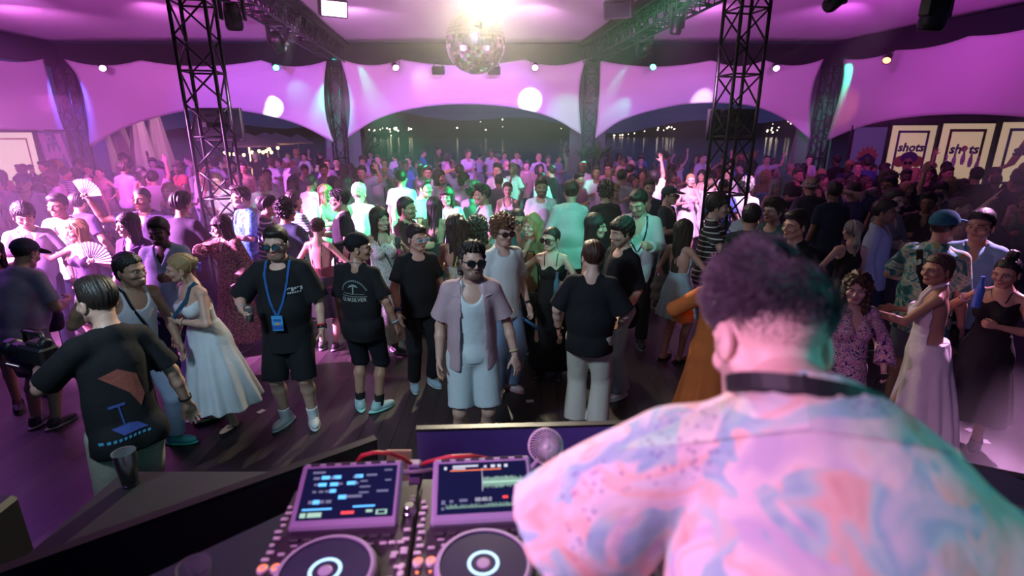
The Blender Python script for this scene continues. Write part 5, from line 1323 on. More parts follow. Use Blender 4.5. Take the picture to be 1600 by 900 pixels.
for k in range(3):
    a = 2.1*k+3.5; MB().tube([(-.01, .015, zc-.045), (-.01+.035*math.cos(a), .015+.035*math.sin(a), (zc-.045)*.55), (-.01+.075*math.cos(a), .015+.06*math.sin(a), .008)], [.007, .007, .008], 8).build('leg', MAT['deck_frame'], t, smooth=True)
MB().tube([V3(0, 0, zc)+Rf@V3(0, -.02, -.035), V3(-.01, .015, zc-.045)], .012, 10).build('neck', MAT['deck_frame'], t, smooth=True)
simple('cable_red', (.6, .03, .05), .4); simple('plywood', (.42, .26, .14), .6); simple('clear_plastic', (.95, .95, 1), .08, 0, **{'Transmission Weight': .92, 'IOR': 1.3}); simple('grey_cable', (.3, .28, .32), .4)
def pz(px, py, z): return at_z(px, py, z)
m = MB(); m.tube([pz(558, 722, 1.60), pz(566, 712, 1.63), pz(585, 707, 1.64), pz(610, 708, 1.62), pz(630, 716, 1.58), pz(646, 728, 1.55)], .006, 8); tag(m.build('cable', MAT['cable_red'], smooth=True), 'red cable arching from the left player to the small box', 'cable', 'cables behind the decks')
m = MB(); m.tube([pz(650, 730, 1.54), pz(668, 722, 1.56), pz(700, 714, 1.60), pz(735, 712, 1.60), pz(760, 716, 1.55)], .006, 8); tag(m.build('cable', MAT['cable_red'], smooth=True), 'red cable running behind the right player screen', 'cable', 'cables behind the decks')
m = MB(); m.tube([pz(624, 738, 1.53), pz(645, 737, 1.54), pz(676, 735, 1.54)], .007, 8); tag(m.build('cable', MAT['grey_cable'], smooth=True), 'pale cable joining the two players', 'cable', 'cables behind the decks')
q = pz(648, 726, 1.55); t = tag(empty('hub_box', (q[0], q[1], 1.49)), 'small pale violet hub box between the two players', 'box'); MB().box((0, 0, .035), (.038, .03, .07), None, .004).build('case', MAT['deck_frame'], t); MB().box((0, -.016, .045), (.026, .003, .03)).build('port_plate', MAT['violet_gloss'], t)
q = at_y(625, 722, 1.50); t = tag(MB().box((q[0], 1.50, .75), (.085, .012, 1.50), None, .003).build('plywood_board', MAT['plywood']), 'tan plywood board standing between the players and the panel', 'board')
c = at_z(303, 884, 1.60); t = tag(empty('plastic_cup', (c[0], c[1], 1.49)), 'empty clear plastic cup on the booth table by the left deck', 'cup'); MB().lathe([(.024, .002), (.026, .004), (.034, .11), (.0355, .112), (.0335, .110), (.0325, .108), (.0245, .006), (0, .005), (0, .002)], n=28).build('cup_wall', MAT['clear_plastic'], t, smooth=True)
c = at_z(205, 757, 1.15); t = tag(empty('pint_glass', (c[0], c[1], 1.15)), 'pint glass with a little beer on the stage block corner', 'glass'); MB().lathe([(.030, 0), (.040, .148), (.042, .15), (.0385, .148), (.0285, .012), (0, .010), (0, 0)], n=28).build('glass_wall', MAT['clear_plastic'], t, smooth=True)
simple('beer', (.55, .30, .06), .2); MB().lathe([(0, .0125), (.0275, .0125), (.0285, .022), (0, .022)], n=24).build('beer', MAT['beer'], t)
c = at_z(1572, 786, 1.53); t = tag(empty('microphone', (c[0], c[1], 1.515), 2.7), 'silver microphone lying on the booth table at the right edge', 'microphone'); Rm = roty(math.pi/2)
MB().lathe([(.012, -.12), (.014, -.10), (.018, .05), (.019, .06)], n=18, R=Rm).build('handle', MAT['silver'], t, smooth=True); MB().lathe([(.018, .06), (.025, .075), (.026, .09), (.018, .108), (0, .113)], n=18, R=Rm).build('grille', MAT['deck_frame'], t, smooth=True)
# wedge monitor at the lower left corner
t = tag(empty('floor_speaker', (-2.31, 1.63, 0), .06), 'black floor speaker cut by the lower left corner', 'speaker')
MB().box((0, 0, .53), (.50, .48, 1.02), None, .02).build('cabinet', MAT['black'], t); MB().box((0, .245, .55), (.44, .012, .90), None, .004).build('grille', MAT['black_metal'], t)
for sx in (-1, 1):
    MB().box((sx*.252, 0, .72), (.012, .16, .07), None, .004).build('handle', MAT['black_metal'], t)
    for sy in (-1, 1): MB().lathe([(.03, 0), (.026, .022)], (sx*.2, sy*.19, 0), 12).build('foot', MAT['black_metal'], t)
# ---------------------------------------------------------------- the disc jockey
def noise_print(name, stops, scale, detail=2.0, dist=1.2, extra=None):
    nt, b = newmat(name); tc = texco(nt); n = node(nt, 'ShaderNodeTexNoise', i_Scale=scale, i_Detail=detail, i_Distortion=dist); nt.links.new(tc, n.inputs['Vector'])
    c = ramp(nt, n.outputs['Fac'], stops); 
    if extra: c = extra(nt, tc, c)
    nt.links.new(c, b.inputs['Base Color']); b.inputs['Roughness'].default_value = .85; bump(nt, b, 18, .35, .012, tc); return nt
def dj_extra(nt, tc, c):
    mp = node(nt, 'ShaderNodeMapping'); mp.inputs['Location'].default_value = (3.1, 1.7, .4); nt.links.new(tc, mp.inputs['Vector'])
    n = node(nt, 'ShaderNodeTexNoise', i_Scale=6.5, i_Detail=1.5, i_Distortion=2.2); nt.links.new(mp.outputs[0], n.inputs['Vector'])
    k = ramp(nt, n.outputs['Fac'], [(.49, (0, 0, 0)), (.53, (1, 1, 1))]); n2 = node(nt, 'ShaderNodeTexNoise', i_Scale=9.0, i_Detail=2.0, i_Distortion=1.0); nt.links.new(mp.outputs[0], n2.inputs['Vector'])
    c2 = ramp(nt, n2.outputs['Fac'], [(.30, (.62, .30, .26)), (.42, (.78, .52, .44)), (.52, (.45, .66, .62)), (.60, (.30, .52, .58)), (.72, (.70, .66, .66))])
    c = mixc(nt, k, c, c2)
    v = node(nt, 'ShaderNodeTexVoronoi', i_Scale=95.0); nt.links.new(tc, v.inputs['Vector']); d = ramp(nt, v.outputs['Distance'], [(.22, (1, 1, 1)), (.30, (0, 0, 0))])
    n3 = node(nt, 'ShaderNodeTexNoise', i_Scale=7.0, i_Detail=0.0); nt.links.new(tc, n3.inputs['Vector']); z = ramp(nt, n3.outputs['Fac'], [(.56, (0, 0, 0)), (.60, (.7, .7, .7))])
    return mixc(nt, mixc(nt, 1.0, d, z, 'MULTIPLY'), c, (.22, .16, .35))
noise_print('dj_print', [(.32, (.55, .50, .60)), (.44, (.80, .70, .66)), (.50, (.82, .55, .46)), (.56, (.76, .72, .72)), (.66, (.52, .60, .62))], 5.0, 2.0, 1.8, dj_extra)
DJ = dict(h=1.83, seed=90, lod=0, hb=.0075, girth=1.16, lean=21, side=13, twist=-24, hyaw=30, hpitch=20, hroll=-8, headscale=.95, skin=(.82, .60, .52), hair=('fade', (.03, .024, .03)),
          tops=[dict(kind='shirt', mat='dj_print', col=(1, 1, 1), sleeve=.97, loose=.03, sl=.014, flare=.022, amp=.016, ff=8.5, v=.40)], bottom=('trousers', (.03, .03, .04)),
          armR=((.22, .26, -.34), (.8, -.3, -.6), (-1, 0, 0), 'relax'), face={'beard': .3})
DJX, DJY, DJF = .418, .40, 180.0
def dj_fix(J, s):
    inv = lambda w_: rotz(-math.radians(DJF))@((np.array(w_)-V3(DJX, DJY, .66))/s)
    J['head'] = J['head']+V3(0, -.016, -.072)
    dn = V3(-.0, .03, -.115); J['shR'] = J['shR']+dn; J['elR'] = J['elR']+dn; J['wrR'] = J['wrR']+dn
    J['elL'] = inv((.062, .655, 1.905)); J['wrL'] = inv((.20, .865, 1.70)); J['palmL'] = V3(0, 0, -1)
dj, DJJ, djk = person(DJ, DJX, DJY, .66, DJF, dj_fix)
dj.name = 'person'; tag(dj, 'disc jockey seen from behind in a pastel print shirt at the decks', 'person')
def strands(root, J, n, seed=3):
    """cropped hair as single tapered strands: long on top, fading towards the nape"""
    r = np.random.RandomState(seed); H, c, s = J['H'], J['head'], J['hs']
    ph = r.uniform(0, 6.283, n*3); ct = r.uniform(-.75, 1, n*3); st = np.sqrt(1-ct*ct)
    D = np.stack([st*np.sin(ph), -st*np.cos(ph), ct], 1); P = D*np.array([.0745, .0935, .0845])+np.array([0, .014, .036])
    line = np.interp(P[:, 1], HAIRLINE[0], HAIRLINE[1])-.006; fade = np.clip((P[:, 2]+.045)/.085, 0, 1)**1.5*(P[:, 1] > -.03)+(P[:, 1] <= -.03)
    ok = (P[:, 2] > line+r.normal(0, .004, len(P))) & (r.rand(len(P)) < .12+.88*fade) & ~((np.abs(P[:, 0]) > .06) & (np.abs(P[:, 1]-.012) < .022) & (P[:, 2] < .022)); P = P[ok][:n]; D = D[ok][:n]; n = len(P)
    up = np.clip((P[:, 2]-.0)/.09, 0, 1); nape = np.clip((P[:, 2]+.07)/.10, 0, 1)
    nape = np.clip((P[:, 2]+.01)/.06, 0, 1); L = .0022+.008*nape+.040*up**1.1*(.75+.3*np.sin(P@np.array([50., 40., 40.]))**2)*r.uniform(.7, 1.2, n)
    comb = np.stack([.55+0*up, -.35-.2*up, .15+.0*up], 1)*(.35+.65*up)[:, None]+np.stack([0*up, 0*up, -.8*(1-up)], 1)
    N = D/np.linalg.norm(D, axis=1)[:, None]
    clump = np.stack([np.sin(P@r.normal(size=3)*90+k) for k in range(3)], 1)*.42
    d0 = N*(.55+.25*up)[:, None]+comb+clump*up[:, None]+r.normal(0, .16, (n, 3)); d0 /= np.linalg.norm(d0, axis=1)[:, None]
    d1 = d0+comb*.8-N*.25+r.normal(0, .1, (n, 3)); d1 /= np.linalg.norm(d1, axis=1)[:, None]
    sd = np.cross(d0, r.normal(size=(n, 3))); sd /= np.linalg.norm(sd, axis=1)[:, None]; w_ = (.00040+.0007*up)[:, None]
    p0 = P-N*.001; p1 = p0+d0*(L*.5)[:, None]; p2 = p1+d1*(L*.5)[:, None]
    V = np.stack([p0-sd*w_, p0+sd*w_, p1+sd*w_*.8, p1-sd*w_*.8, p2+sd*w_*.25, p2-sd*w_*.25], 1).reshape(-1, 3)
    b_ = np.arange(n)*6; Q = np.concatenate([np.stack([b_, b_+1, b_+2, b_+3], 1), np.stack([b_+3, b_+2, b_+4, b_+5], 1)])
    return mk('hair_strands', V*s@H.T+c, Q, MAT['hair'], (.12, .09, .12), djk['hair'])
strands(dj, DJJ, 20000)
m = MB(); pts = []
for k in range(25):
    a = math.pi*(-.62+1.24*k/24); pts.append((.088*math.sin(a), .010+.092*math.cos(a), .576-.008*math.cos(a)-.06*(1-math.cos(a))*.5+.016*math.sin(a)))
for k, q in enumerate(pts):
    o_ = DJJ['tp'](*q); nn = DJJ['T']@nrm(V3(q[0], q[1]-.012, .35)); u_ = DJJ['T']@V3(0, 0, 1)
    m.v += [tuple(o_-u_*.010), tuple(o_+u_*.010), tuple(o_+u_*.008+nn*.008), tuple(o_-u_*.012+nn*.008)]
for k in range(24):
    for j in range(4): m.f.append((4*k+j, 4*k+(j+1) % 4, 4*k+4+(j+1) % 4, 4*k+4+j))
m.f += [(3, 2, 1, 0), (96, 97, 98, 99)]; hb_ = m.build('headphones', MAT['black'], dj, smooth=False)
for s_ in (-1, 1):
    c_ = DJJ['tp'](s_*.09, -.085, .47); MB().lathe([(.0, -.02), (.035, -.02), (.042, -.005), (.042, .012), (.03, .02), (0, .02)], c_, 20, DJJ['T']@roty(s_*1.1)@rotx(-.5)).build('ear_cup', MAT['black'], hb_, smooth=True)
# ---------------------------------------------------------------- patterns of the clothes
def stripes(name, ca, cb, per, duty=.5, axis=2):
    nt, b = newmat(name); sx = node(nt, 'ShaderNodeSeparateXYZ'); nt.links.new(texco(nt), sx.inputs[0])
    m = node(nt, 'ShaderNodeMath', operation='DIVIDE', n_1=per); nt.links.new(sx.outputs[axis], m.inputs[0]); f = node(nt, 'ShaderNodeMath', operation='FRACT'); nt.links.new(m.outputs[0], f.inputs[0])
    g = node(nt, 'ShaderNodeMath', operation='LESS_THAN', n_1=duty); nt.links.new(f.outputs[0], g.inputs[0])
    nt.links.new(mixc(nt, g.outputs[0], ca, cb), b.inputs['Base Color']); b.inputs['Roughness'].default_value = .9; bump(nt, b, 22, .35, .012, texco(nt))
stripes('stripe_navy', (.02, .025, .06), (.5, .5, .55), .06, .3); stripes('stripe_teal', (.55, .6, .58), (.04, .16, .16), .035, .45); stripes('stripe_black', (.012, .012, .014), (.62, .66, .62), .055, .22); stripes('stripe_green', (.03, .10, .08), (.3, .3, .3), .05, .15)
nt, b = newmat('leopard'); v = node(nt, 'ShaderNodeTexVoronoi', i_Scale=42.0); nt.links.new(texco(nt), v.inputs['Vector'])
nt.links.new(ramp(nt, v.outputs['Distance'], [(.0, (.14, .06, .035)), (.18, (.12, .05, .03)), (.22, (.012, .008, .007)), (.42, (.015, .01, .008)), (.46, (.24, .13, .08))]), b.inputs['Base Color']); b.inputs['Roughness'].default_value = .8
noise_print('shiny_blue', [(.35, (.01, .04, .16)), (.48, (.03, .16, .32)), (.52, (.10, .40, .50)), (.6, (.02, .08, .22))], 12.0, 3.0, 3.0); MAT['shiny_blue'].node_tree.nodes['Principled BSDF'].inputs['Roughness'].default_value = .35
noise_print('ikat', [(.38, (.05, .02, .14)), (.43, (.75, .66, .66)), (.49, (.72, .12, .12)), (.53, (.78, .70, .70)), (.58, (.06, .03, .2)), (.66, (.75, .25, .45))], 17.0, 1.0, 2.6)
noise_print('teal_print', [(.36, (.02, .10, .12)), (.46, (.05, .30, .32)), (.54, (.55, .58, .36)), (.62, (.10, .38, .42)), (.7, (.42, .28, .10))], 6.5, 1.0, 2.5)
noise_print('pale_print', [(.4, (.5, .46, .38)), (.5, (.62, .58, .5)), (.55, (.35, .3, .25))], 30.0, 1.0, 1.0)
noise_print('lace', [(.42, (.42, .42, .40)), (.5, (.75, .75, .72))], 70.0, 1.0, .5)
noise_print('dots', [(.35, (.03, .02, .03)), (.45, (.10, .20, .35)), (.5, (.5, .15, .1)), (.6, (.25, .3, .1))], 22.0, 1.0, 1.5)
noise_print('sequin', [(.45, (.02, .06, .05)), (.6, (.25, .4, .3)), (.62, (.5, .1, .3))], 60.0, 1.0, .5)
# ---------------------------------------------------------------- short hands for describing people
LIGHT, FAIR, TAN, BROWN, DARK = (.60, .37, .28), (.66, .44, .35), (.46, .27, .18), (.26, .13, .08), (.085, .042, .028)
BLK, BRN, LBR, BLO, AUB, GRY, GIN = (.012, .009, .008), (.030, .018, .012), (.085, .05, .028), (.42, .27, .12), (.07, .025, .012), (.30, .29, .28), (.16, .07, .03)
cB, cW, cP, cLB, cTe, cNV = (.012, .012, .014), (.72, .72, .72), (.55, .55, .55), (.34, .45, .62), (.03, .13, .12), (.02, .03, .07)
def tee(c, **k): return dict(kind='tee', col=c, **k)
def shirt(c, **k): return dict(kind='shirt', col=c, **k)
def lshirt(c, **k): return dict(kind='longshirt', col=c, **k)
def polo(c, **k): return dict(kind='polo', col=c, **k)
def tank(c, **k): return dict(kind='tank', col=c, **k)
def dress(c, hem=.30, r=.30, pl=9, amp=.06, dy=0.0, kind='strap', **k): return dict(kind=kind, col=c, skirt=(hem, r, pl, amp, dy), **k)
def strap(c, **k): return dict(kind='strap', col=c, **k)
ALL = []
def put(px, py, h, ang, label, grp='people on the dance floor', **p):
    """places a person so that the top of the head lies on the photo pixel (px, py), standing on the floor clear of the others"""
    h = h*(.945 if py >= 338 else 1.0); p.setdefault('headscale', 1.06); best = None
    for dh in (0, .015, -.015, .03, -.03, .045, -.045, .06, -.06, .08, -.08):
        q = dict(p, h=h+dh); J = skeleton(q); s_ = q['h']/1.75; top = (J['head']+J['H']@V3(0, .01, .125))*s_
        w_ = at_z(px, py, top[2]); d_ = rotz(math.radians(ang))@top; x, y = w_[0]-d_[0], w_[1]-d_[1]
        gap = min([math.hypot(x-a, y-b_)-.50 for a, b_ in ALL]+[math.hypot(x-a, y-b_)-.52 for a, b_ in ((-3.93, 7.2), (3.05, 7.6))])
        if best is None or gap > best[0]+.02: best = (gap, h+dh, x, y)
        if gap >= 0: break
    p['h'], x, y = best[1:]
    p.setdefault('seed', len(ALL)+11); p.setdefault('lod', 0 if y < 4.6 else (1 if y < 8.5 else 2))
    r_, J_, k_ = person(p, x, y, 0, ang)
    tag(r_, label, 'person', grp); ALL.append((x, y)); return r_, J_, k_
def hold(r_, J, n, out=.085, side=0.0):
    """where a held thing sits: in front of the palm, near the fingers"""
    R = hand_frame(J, n); return W(r_, J['wr'+n]+R@V3(side, -.030, -out))
def cup(pos, label, mat='clear_plastic', s=1.0, drink=None):
    t = tag(empty('drink_cup', tuple(pos)), label, 'cup', 'drinks in hands'); MB().lathe([(.026*s, -.06*s), (.036*s, .06*s), (.0345*s, .06*s), (.0245*s, -.057*s), (0, -.057*s), (0, -.06*s)], n=16).build('cup_wall', MAT[mat], t, smooth=True)
    if drink: MB().lathe([(0, -.056*s), (.0245*s, -.056*s), (.031*s, .02*s), (0, .02*s)], n=16).build('drink', MAT['cloth'], t, drink, True)
    return t
def bottle(pos, label, col=(.02, .06, .03)):
    t = tag(empty('bottle', tuple(pos)), label, 'bottle', 'drinks in hands'); MB().lathe([(0, -.11), (.029, -.11), (.031, -.10), (.031, .03), (.014, .075), (.0125, .12), (.015, .122), (.0145, .13), (0, .13)], n=16).build('bottle_glass', MAT['gloss'], t, col, True); return t
def phone(pos, label, R=None):
    t = tag(empty('phone', tuple(pos)), label, 'phone'); MB().box((0, 0, 0), (.072, .008, .15), R, .003).build('case', MAT['black_gloss'], t); MB().box(np.asarray(R if R is not None else np.eye(3))@V3(0, -.0045, 0), (.064, .001, .138), R).build('display', MAT['black_metal'], t); return t
def folding_fan(pos, label, az, R, mat='canvas', rad=.22, span=2.2):
    t = tag(empty('folding_fan', tuple(pos)), label, 'fan', 'folding fans'); V = []; F = []; n = 22
    for k in range(n+1):
        a = -span/2+span*k/n; z_ = .004*(1 if k % 2 else -1)
        for r_ in (.05, rad): V.append(R@V3(r_*math.sin(a), z_, r_*math.cos(a)))
    for k in range(n): F.append((2*k, 2*k+1, 2*k+3, 2*k+2))
    o = mk('leaf_pleats', V, F, MAT[mat], None, t, False); sm = o.modifiers.new('thickness', 'SOLIDIFY'); sm.thickness = .002
    m = MB()
    for k in (0, n): a = -span/2+span*k/n; m.tube([R@V3(0, 0, 0), R@V3(rad*math.sin(a), 0, rad*math.cos(a))], .004, 5)
    m.tube([R@V3(0, -.006, -.03), R@V3(0, .006, .06)], .007, 6); m.build('sticks', MAT['white_plastic'], t); return t
def handbag(pos, label, col, w_=.26, h_=.18, d_=.09, rz=0.0, strap_=.30, mat='cloth'):
    t = tag(empty('handbag', tuple(pos), rz), label, 'bag', 'bags'); P = [(seg((-w_*.35, 0, -h_*.5), (w_*.35, 0, -h_*.5), d_*.55, d_*.55), 0, '+'), (seg((-w_*.3, 0, -h_*.95), (w_*.3, 0, -h_*.95), d_*.6, d_*.6), .06, '+'), (seg((-w_*.3, 0, -h_*.15), (w_*.3, 0, -h_*.15), d_*.3, d_*.3), .06, '+')]
    V, Q = Field(P, .012).net(); mk('pouch', V, Q, MAT[mat], col, t)
    MB().tube([(-w_*.33, 0, -h_*.1), (-w_*.28, 0, strap_*.6), (-.03, 0, strap_), (.03, 0, strap_), (w_*.28, 0, strap_*.6), (w_*.33, 0, -h_*.1)], .008, 6).build('strap', MAT['cloth'], t, col, True); return t
def crossbody(r_, J, kids, col, label, bagcol, side=1, w_=.014, bag=(.20, .14, .06), mat='cloth', back=False):
    """a shoulder bag worn across the body: strap and pouch, a thing of its own"""
    snp = snapper(J, [r_]+[k for k in kids.values() if k and k.name.split('.')[0] not in ('hair',)], .008); s_ = side; yb = .16; pts = []
    a0 = [(-s_*.085, -.05, .545), (-s_*.075, -.12, .44), (-s_*.02, -.15, .32), (s_*.06, -.15, .18), (s_*.14, -.11, .05), (s_*.19, .0, -.02), (s_*.13, .13, .06), (s_*.05, .16, .20), (-s_*.03, .15, .36), (-s_*.075, .09, .50), (-s_*.088, .02, .565)]
    pts = [W(r_, snp(q)) for q in a0]; bp = W(r_, J['tp'](s_*.225, -.03, -.07)); base = W(r_, J['tp'](s_*.2, 0, 0))
    t = tag(empty('shoulder_bag', tuple(base)), label, 'bag', 'bags'); m = MB(); n_ = len(pts)
    cen = sum(pts)/n_
    for i, p_ in enumerate(pts):
        d_ = nrm(pts[(i+1) % n_]-pts[i-1]); o_ = nrm(p_-cen); q_ = np.cross(d_, o_)*w_; m.v += [tuple(p_-q_-base), tuple(p_+q_-base), tuple(p_+q_+o_*.004-base), tuple(p_-q_+o_*.004-base)]
    for i in range(n_):
        for k in range(4): a, b_ = 4*i, 4*((i+1) % n_); m.f.append((a+k, a+(k+1) % 4, b_+(k+1) % 4, b_+k))
    m.build('strap', MAT['cloth'], t, col)
    F = Field([(seg((-bag[0]*.32, 0, -bag[1]*.2), (bag[0]*.32, 0, -bag[1]*.2), bag[2]*.5, bag[2]*.5), 0, '+'), (seg((-bag[0]*.34, 0, -bag[1]*.7), (bag[0]*.34, 0, -bag[1]*.7), bag[2]*.6, bag[2]*.6), .05, '+')], .010); V, Q = F.net()
    mk('pouch', (V @ rotz(r_.rotation_euler[2]+s_*1.2).T)+bp-base, Q, MAT[mat], bagcol, t); return t
def decal(r_, J, ob, name, geo, center, scale, color, back=False, rot=0.0, off=.004):
    """flat shapes laid onto a garment: projected along the body's front or back axis"""
    V, F = geo; c_, s_ = math.cos(rot), math.sin(rot); bv = bvh_of([ob]); sg = 1 if back else -1; out = []
    for v in V:
        x_, z_ = (v[0]*c_-v[1]*s_)*scale, (v[0]*s_+v[1]*c_)*scale
        p0 = J['tp'](center[0]+(-x_ if back else x_), sg*.6, center[1]+z_); d_ = J['T']@V3(0, -sg, 0); h_ = bv.ray_cast(Vector(p0), Vector(d_))
        out.append(np.array(h_[0])-d_*off if h_[0] is not None else J['tp'](center[0]+(-x_ if back else x_), sg*.2, center[1]+z_))
    o = mk(name, out, F, MAT['cloth'], color, ob, False); return o
def fan_geo(polys, sub=3):
    """triangulated polygons (fans about the centroid, edges subdivided) so they can follow cloth"""
    V = []; F = []
    for P in polys:
        P = np.array(P, float); c_ = P.mean(0); ring = []
        for a, b_ in zip(P, np.roll(P, -1, 0)):
            for k in range(sub): ring.append(a+(b_-a)*k/sub)
        n_ = len(ring); o_ = len(V); V += [tuple(q) for q in ring]+[tuple(c_+(q-c_)*.5) for q in ring]+[tuple(c_)]
        for k in range(n_): F += [(o_+k, o_+(k+1) % n_, o_+n_+(k+1) % n_, o_+n_+k), (o_+n_+k, o_+n_+(k+1) % n_, o_+2*n_)]
    return [(v[0], v[1], 0) for v in V], F
def arc_bits(r_, a0, a1, n, w_, h_): return [[(r_*math.sin(a)-w_*math.cos(a)*.5, r_*math.cos(a)+w_*math.sin(a)*.5), (r_*math.sin(a)+w_*math.cos(a)*.5, r_*math.cos(a)-w_*math.sin(a)*.5), ((r_+h_)*math.sin(a)+w_*math.cos(a)*.5, (r_+h_)*math.cos(a)-w_*math.sin(a)*.5), ((r_+h_)*math.sin(a)-w_*math.cos(a)*.5, (r_+h_)*math.cos(a)+w_*math.sin(a)*.5)] for a in np.linspace(a0, a1, n)]

# ---------------------------------------------------------------- the front of the floor
r_, J, k = put(146, 436, 1.86, -118, 'cameraman in a black tee and khaki shorts, back turned, filming', skin=LIGHT, hair=('crop', BRN), hyaw=8, hpitch=4, lean=4, side=-3, girth=.92, tops=[tee(cB, sleeve=.85, loose=.012, hem=-.12)], bottom=('shorts', (.42, .37, .30)), inseam=.95, armL=((.04, .40, -.16), (.8, -.3, -.8), (-.6, .2, -.6), 'grip'), armR=((.20, .02, -.49), (.6, -1, 0), (-.3, -1, 0), 'relax'), bandR=(.02, .02, .02), step=.10, shoes=('shoe', (.05, .2, .2), (.5, .6, .6)))
decal(r_, J, k['top0'], 'print', fan_geo([[(-.02, .14), (.06, .17), (.14, .12), (.16, .0), (.13, -.06), (.09, .03), (.05, .07)]]), (.10, .18), 1.0, (.30, .08, .06), True)
decal(r_, J, k['top0'], 'print', fan_geo([[(-.06, -.06), (.02, -.05), (.06, -.06), (.10, -.10), (-.02, -.105)], [(-.05, .06), (.02, .065), (.02, .05), (-.05, .045)], [(-.012, .05), (-.004, .05), (.004, -.05), (-.004, -.05)]]), (.06, .10), 1.0, (.06, .09, .32), True)
decal(r_, J, k['top0'], 'print', fan_geo([[(x0, 0), (x0+.014, .004), (x0+.014, .018), (x0, .014)] for x0 in np.linspace(-.11, .10, 10)], 1), (.07, -.03), 1.0, (.06, .3, .5), True)
cp = at_y(78, 497, W(r_, J['wrL'])[1]+.04); c0 = hold(r_, J, 'L', .07); t = tag(empty('video_camera', tuple(c0), -.35), 'black video camera with a lit flip out screen held by the cameraman', 'camera')
Rc = roty(-math.pi/2)
MB().box((0, 0, .10), (.22, .10, .11), None, .015).box((.02, 0, .165), (.12, .07, .03), None, .008).build('body', MAT['black'], t); MB().lathe([(.038, 0), (.043, .02), (.043, .10), (.052, .11), (.052, .16), (.046, .16), (.042, .13), (0, .125)], (-.10, 0, .10), 22, Rc).build('lens', MAT['black_metal'], t)
MB().tube([(-.09, 0, .16), (-.08, 0, .22), (.06, 0, .22), (.08, 0, .17)], .013, 8).build('top_handle', MAT['black_metal'], t, smooth=True); s_ = MB().box((-.02, -.10, .05), (.12, .012, .075), rotx(.5), .004).build('flip_screen', MAT['black_metal'], t); MB().box((-.02, -.107, .054), (.108, .002, .062), rotx(.5)).build('display', MAT['ui_white'], s_)
MB().lathe([(.022, 0), (.03, .01), (.03, .04), (.022, .05)], (.10, 0, .17), 14, Rc).build('eyecup', MAT['black'], t); MB().box((.03, 0, .02), (.06, .05, .07), None, .01).build('grip', MAT['black'], t)

r_, J, k = put(428, 356, 1.87, 4, 'bearded man in sunglasses, black tee and blue lanyard holding a cup', skin=LIGHT, hair=('short', BLK), face={'beard': .55, 'full': 1.05}, girth=1.14, hpitch=4, tops=[tee(cB, sleeve=.98, loose=.035, hem=-.20, sl=.008, flare=.018)], bottom=('shorts', cB), inseam=1.0, glasses={'lens': (.02, .07, .10)}, lanyard=dict(col=(.02, .10, .30), badge=(.06, .32, .62), z=.15), armR=((.06, .27, -.26), (.9, -.3, -.7), (-1, .1, .1), 'grip'), armL=((.14, .10, -.49), (.6, -1, 0), (-1, .2, 0), 'relax'), bandL=(.5, .03, .03), watchL=(.015, .015, .02), bandR=(.5, .55, .65), socks=(.75, .75, .75), shoes=('shoe', (.52, .52, .52), (.7, .7, .7)), stance=.12, toeout=20)
decal(r_, J, k['top0'], 'print', fan_geo([[(x0, .012*math.sin(i*2.1)), (x0+.016, .012*math.sin(i*2.1)+.004), (x0+.014, .02), (x0+.002, .022)] for i, x0 in enumerate(np.linspace(-.05, .04, 6))]+[[(x0, -.028), (x0+.010, -.027), (x0+.010, -.014), (x0, -.015)] for x0 in np.linspace(-.042, .035, 6)], 1), (.125, .335), 1.0, (.5, .52, .55))
cup(hold(r_, J, 'R'), 'clear cup in the hand of the man with the blue lanyard', drink=(.10, .05, .06))
r_, J, k = put(738, 381, 1.84, 6, 'bearded man in sunglasses, open pink shirt over a white tank', skin=LIGHT, hair=('swept', BRN), face={'beard': .6, 'open': 1}, hyaw=14, hpitch=-5, hroll=4, girth=.98, tops=[tank((.66, .70, .70)), shirt((.50, .33, .36), open=.075, loose=.014, hem=-.10, sleeve=.80, sl=.006, flare=.014, amp=.012)], bottom=('shorts', (.55, .60, .60)), inseam=.90, glasses={'frame': (.008, .008, .008), 'lens': (.012, .014, .014), 'size': (.027, .018)}, necklace=(.75, .74, .70), armL=((.16, .08, -.49), (.5, -1, 0), (-.6, -.8, 0), 'relax'), armR=((.10, .06, -.50), (.5, -1, 0), (-1, .3, 0), 'relax'), bandL=(.5, .4, .2), socks=(.8, .8, .8), shoes=('shoe', (.6, .6, .6), (.7, .7, .7)))
r_, J, k = put(557, 366, 1.76, 168, 'man in a dark cap and black printed tee, back turned', skin=TAN, hair=('buzz', BLK), cap=('cap', (.010, .011, .014)), capback=1, hyaw=-68, tops=[tee(cB, sleeve=.85, loose=.032, hem=-.16)], bottom=('shorts', (.012, .014, .02)), inseam=1.05, necklace=(.3, .28, .25), armR=((.17, .04, -.49), (.6, -1, 0), (-1, .3, 0), 'relax'), bandR=(.3, .5, .65), shoes=('shoe', (.40, .62, .60), (.30, .75, .62)), socks=(.02, .02, .02), toeout=35)
V, F = text_geo('QUIKSILVER', .055, 0, .001); decal(r_, J, k['top0'], 'print', (V, F), (0.0, .245), .8, (.38, .42, .38), True, 0, .006)
decal(r_, J, k['top0'], 'print', fan_geo(arc_bits(.115, -1.3, 1.25, 19, .009, .013)+[[(-.12, -.015), (.12, -.02), (.12, -.026), (-.12, -.021)], [(-.10, .008), (.10, .0), (.10, -.004), (-.10, .004)], [(-.006, .005), (.006, .005), (.010, .07), (-.004, .07)], [(-.05, .055), (0, .08), (.05, .06), (.03, .085), (0, .092), (-.03, .08)]], 2), (0, .295), 1.0, (.26, .36, .32), True)
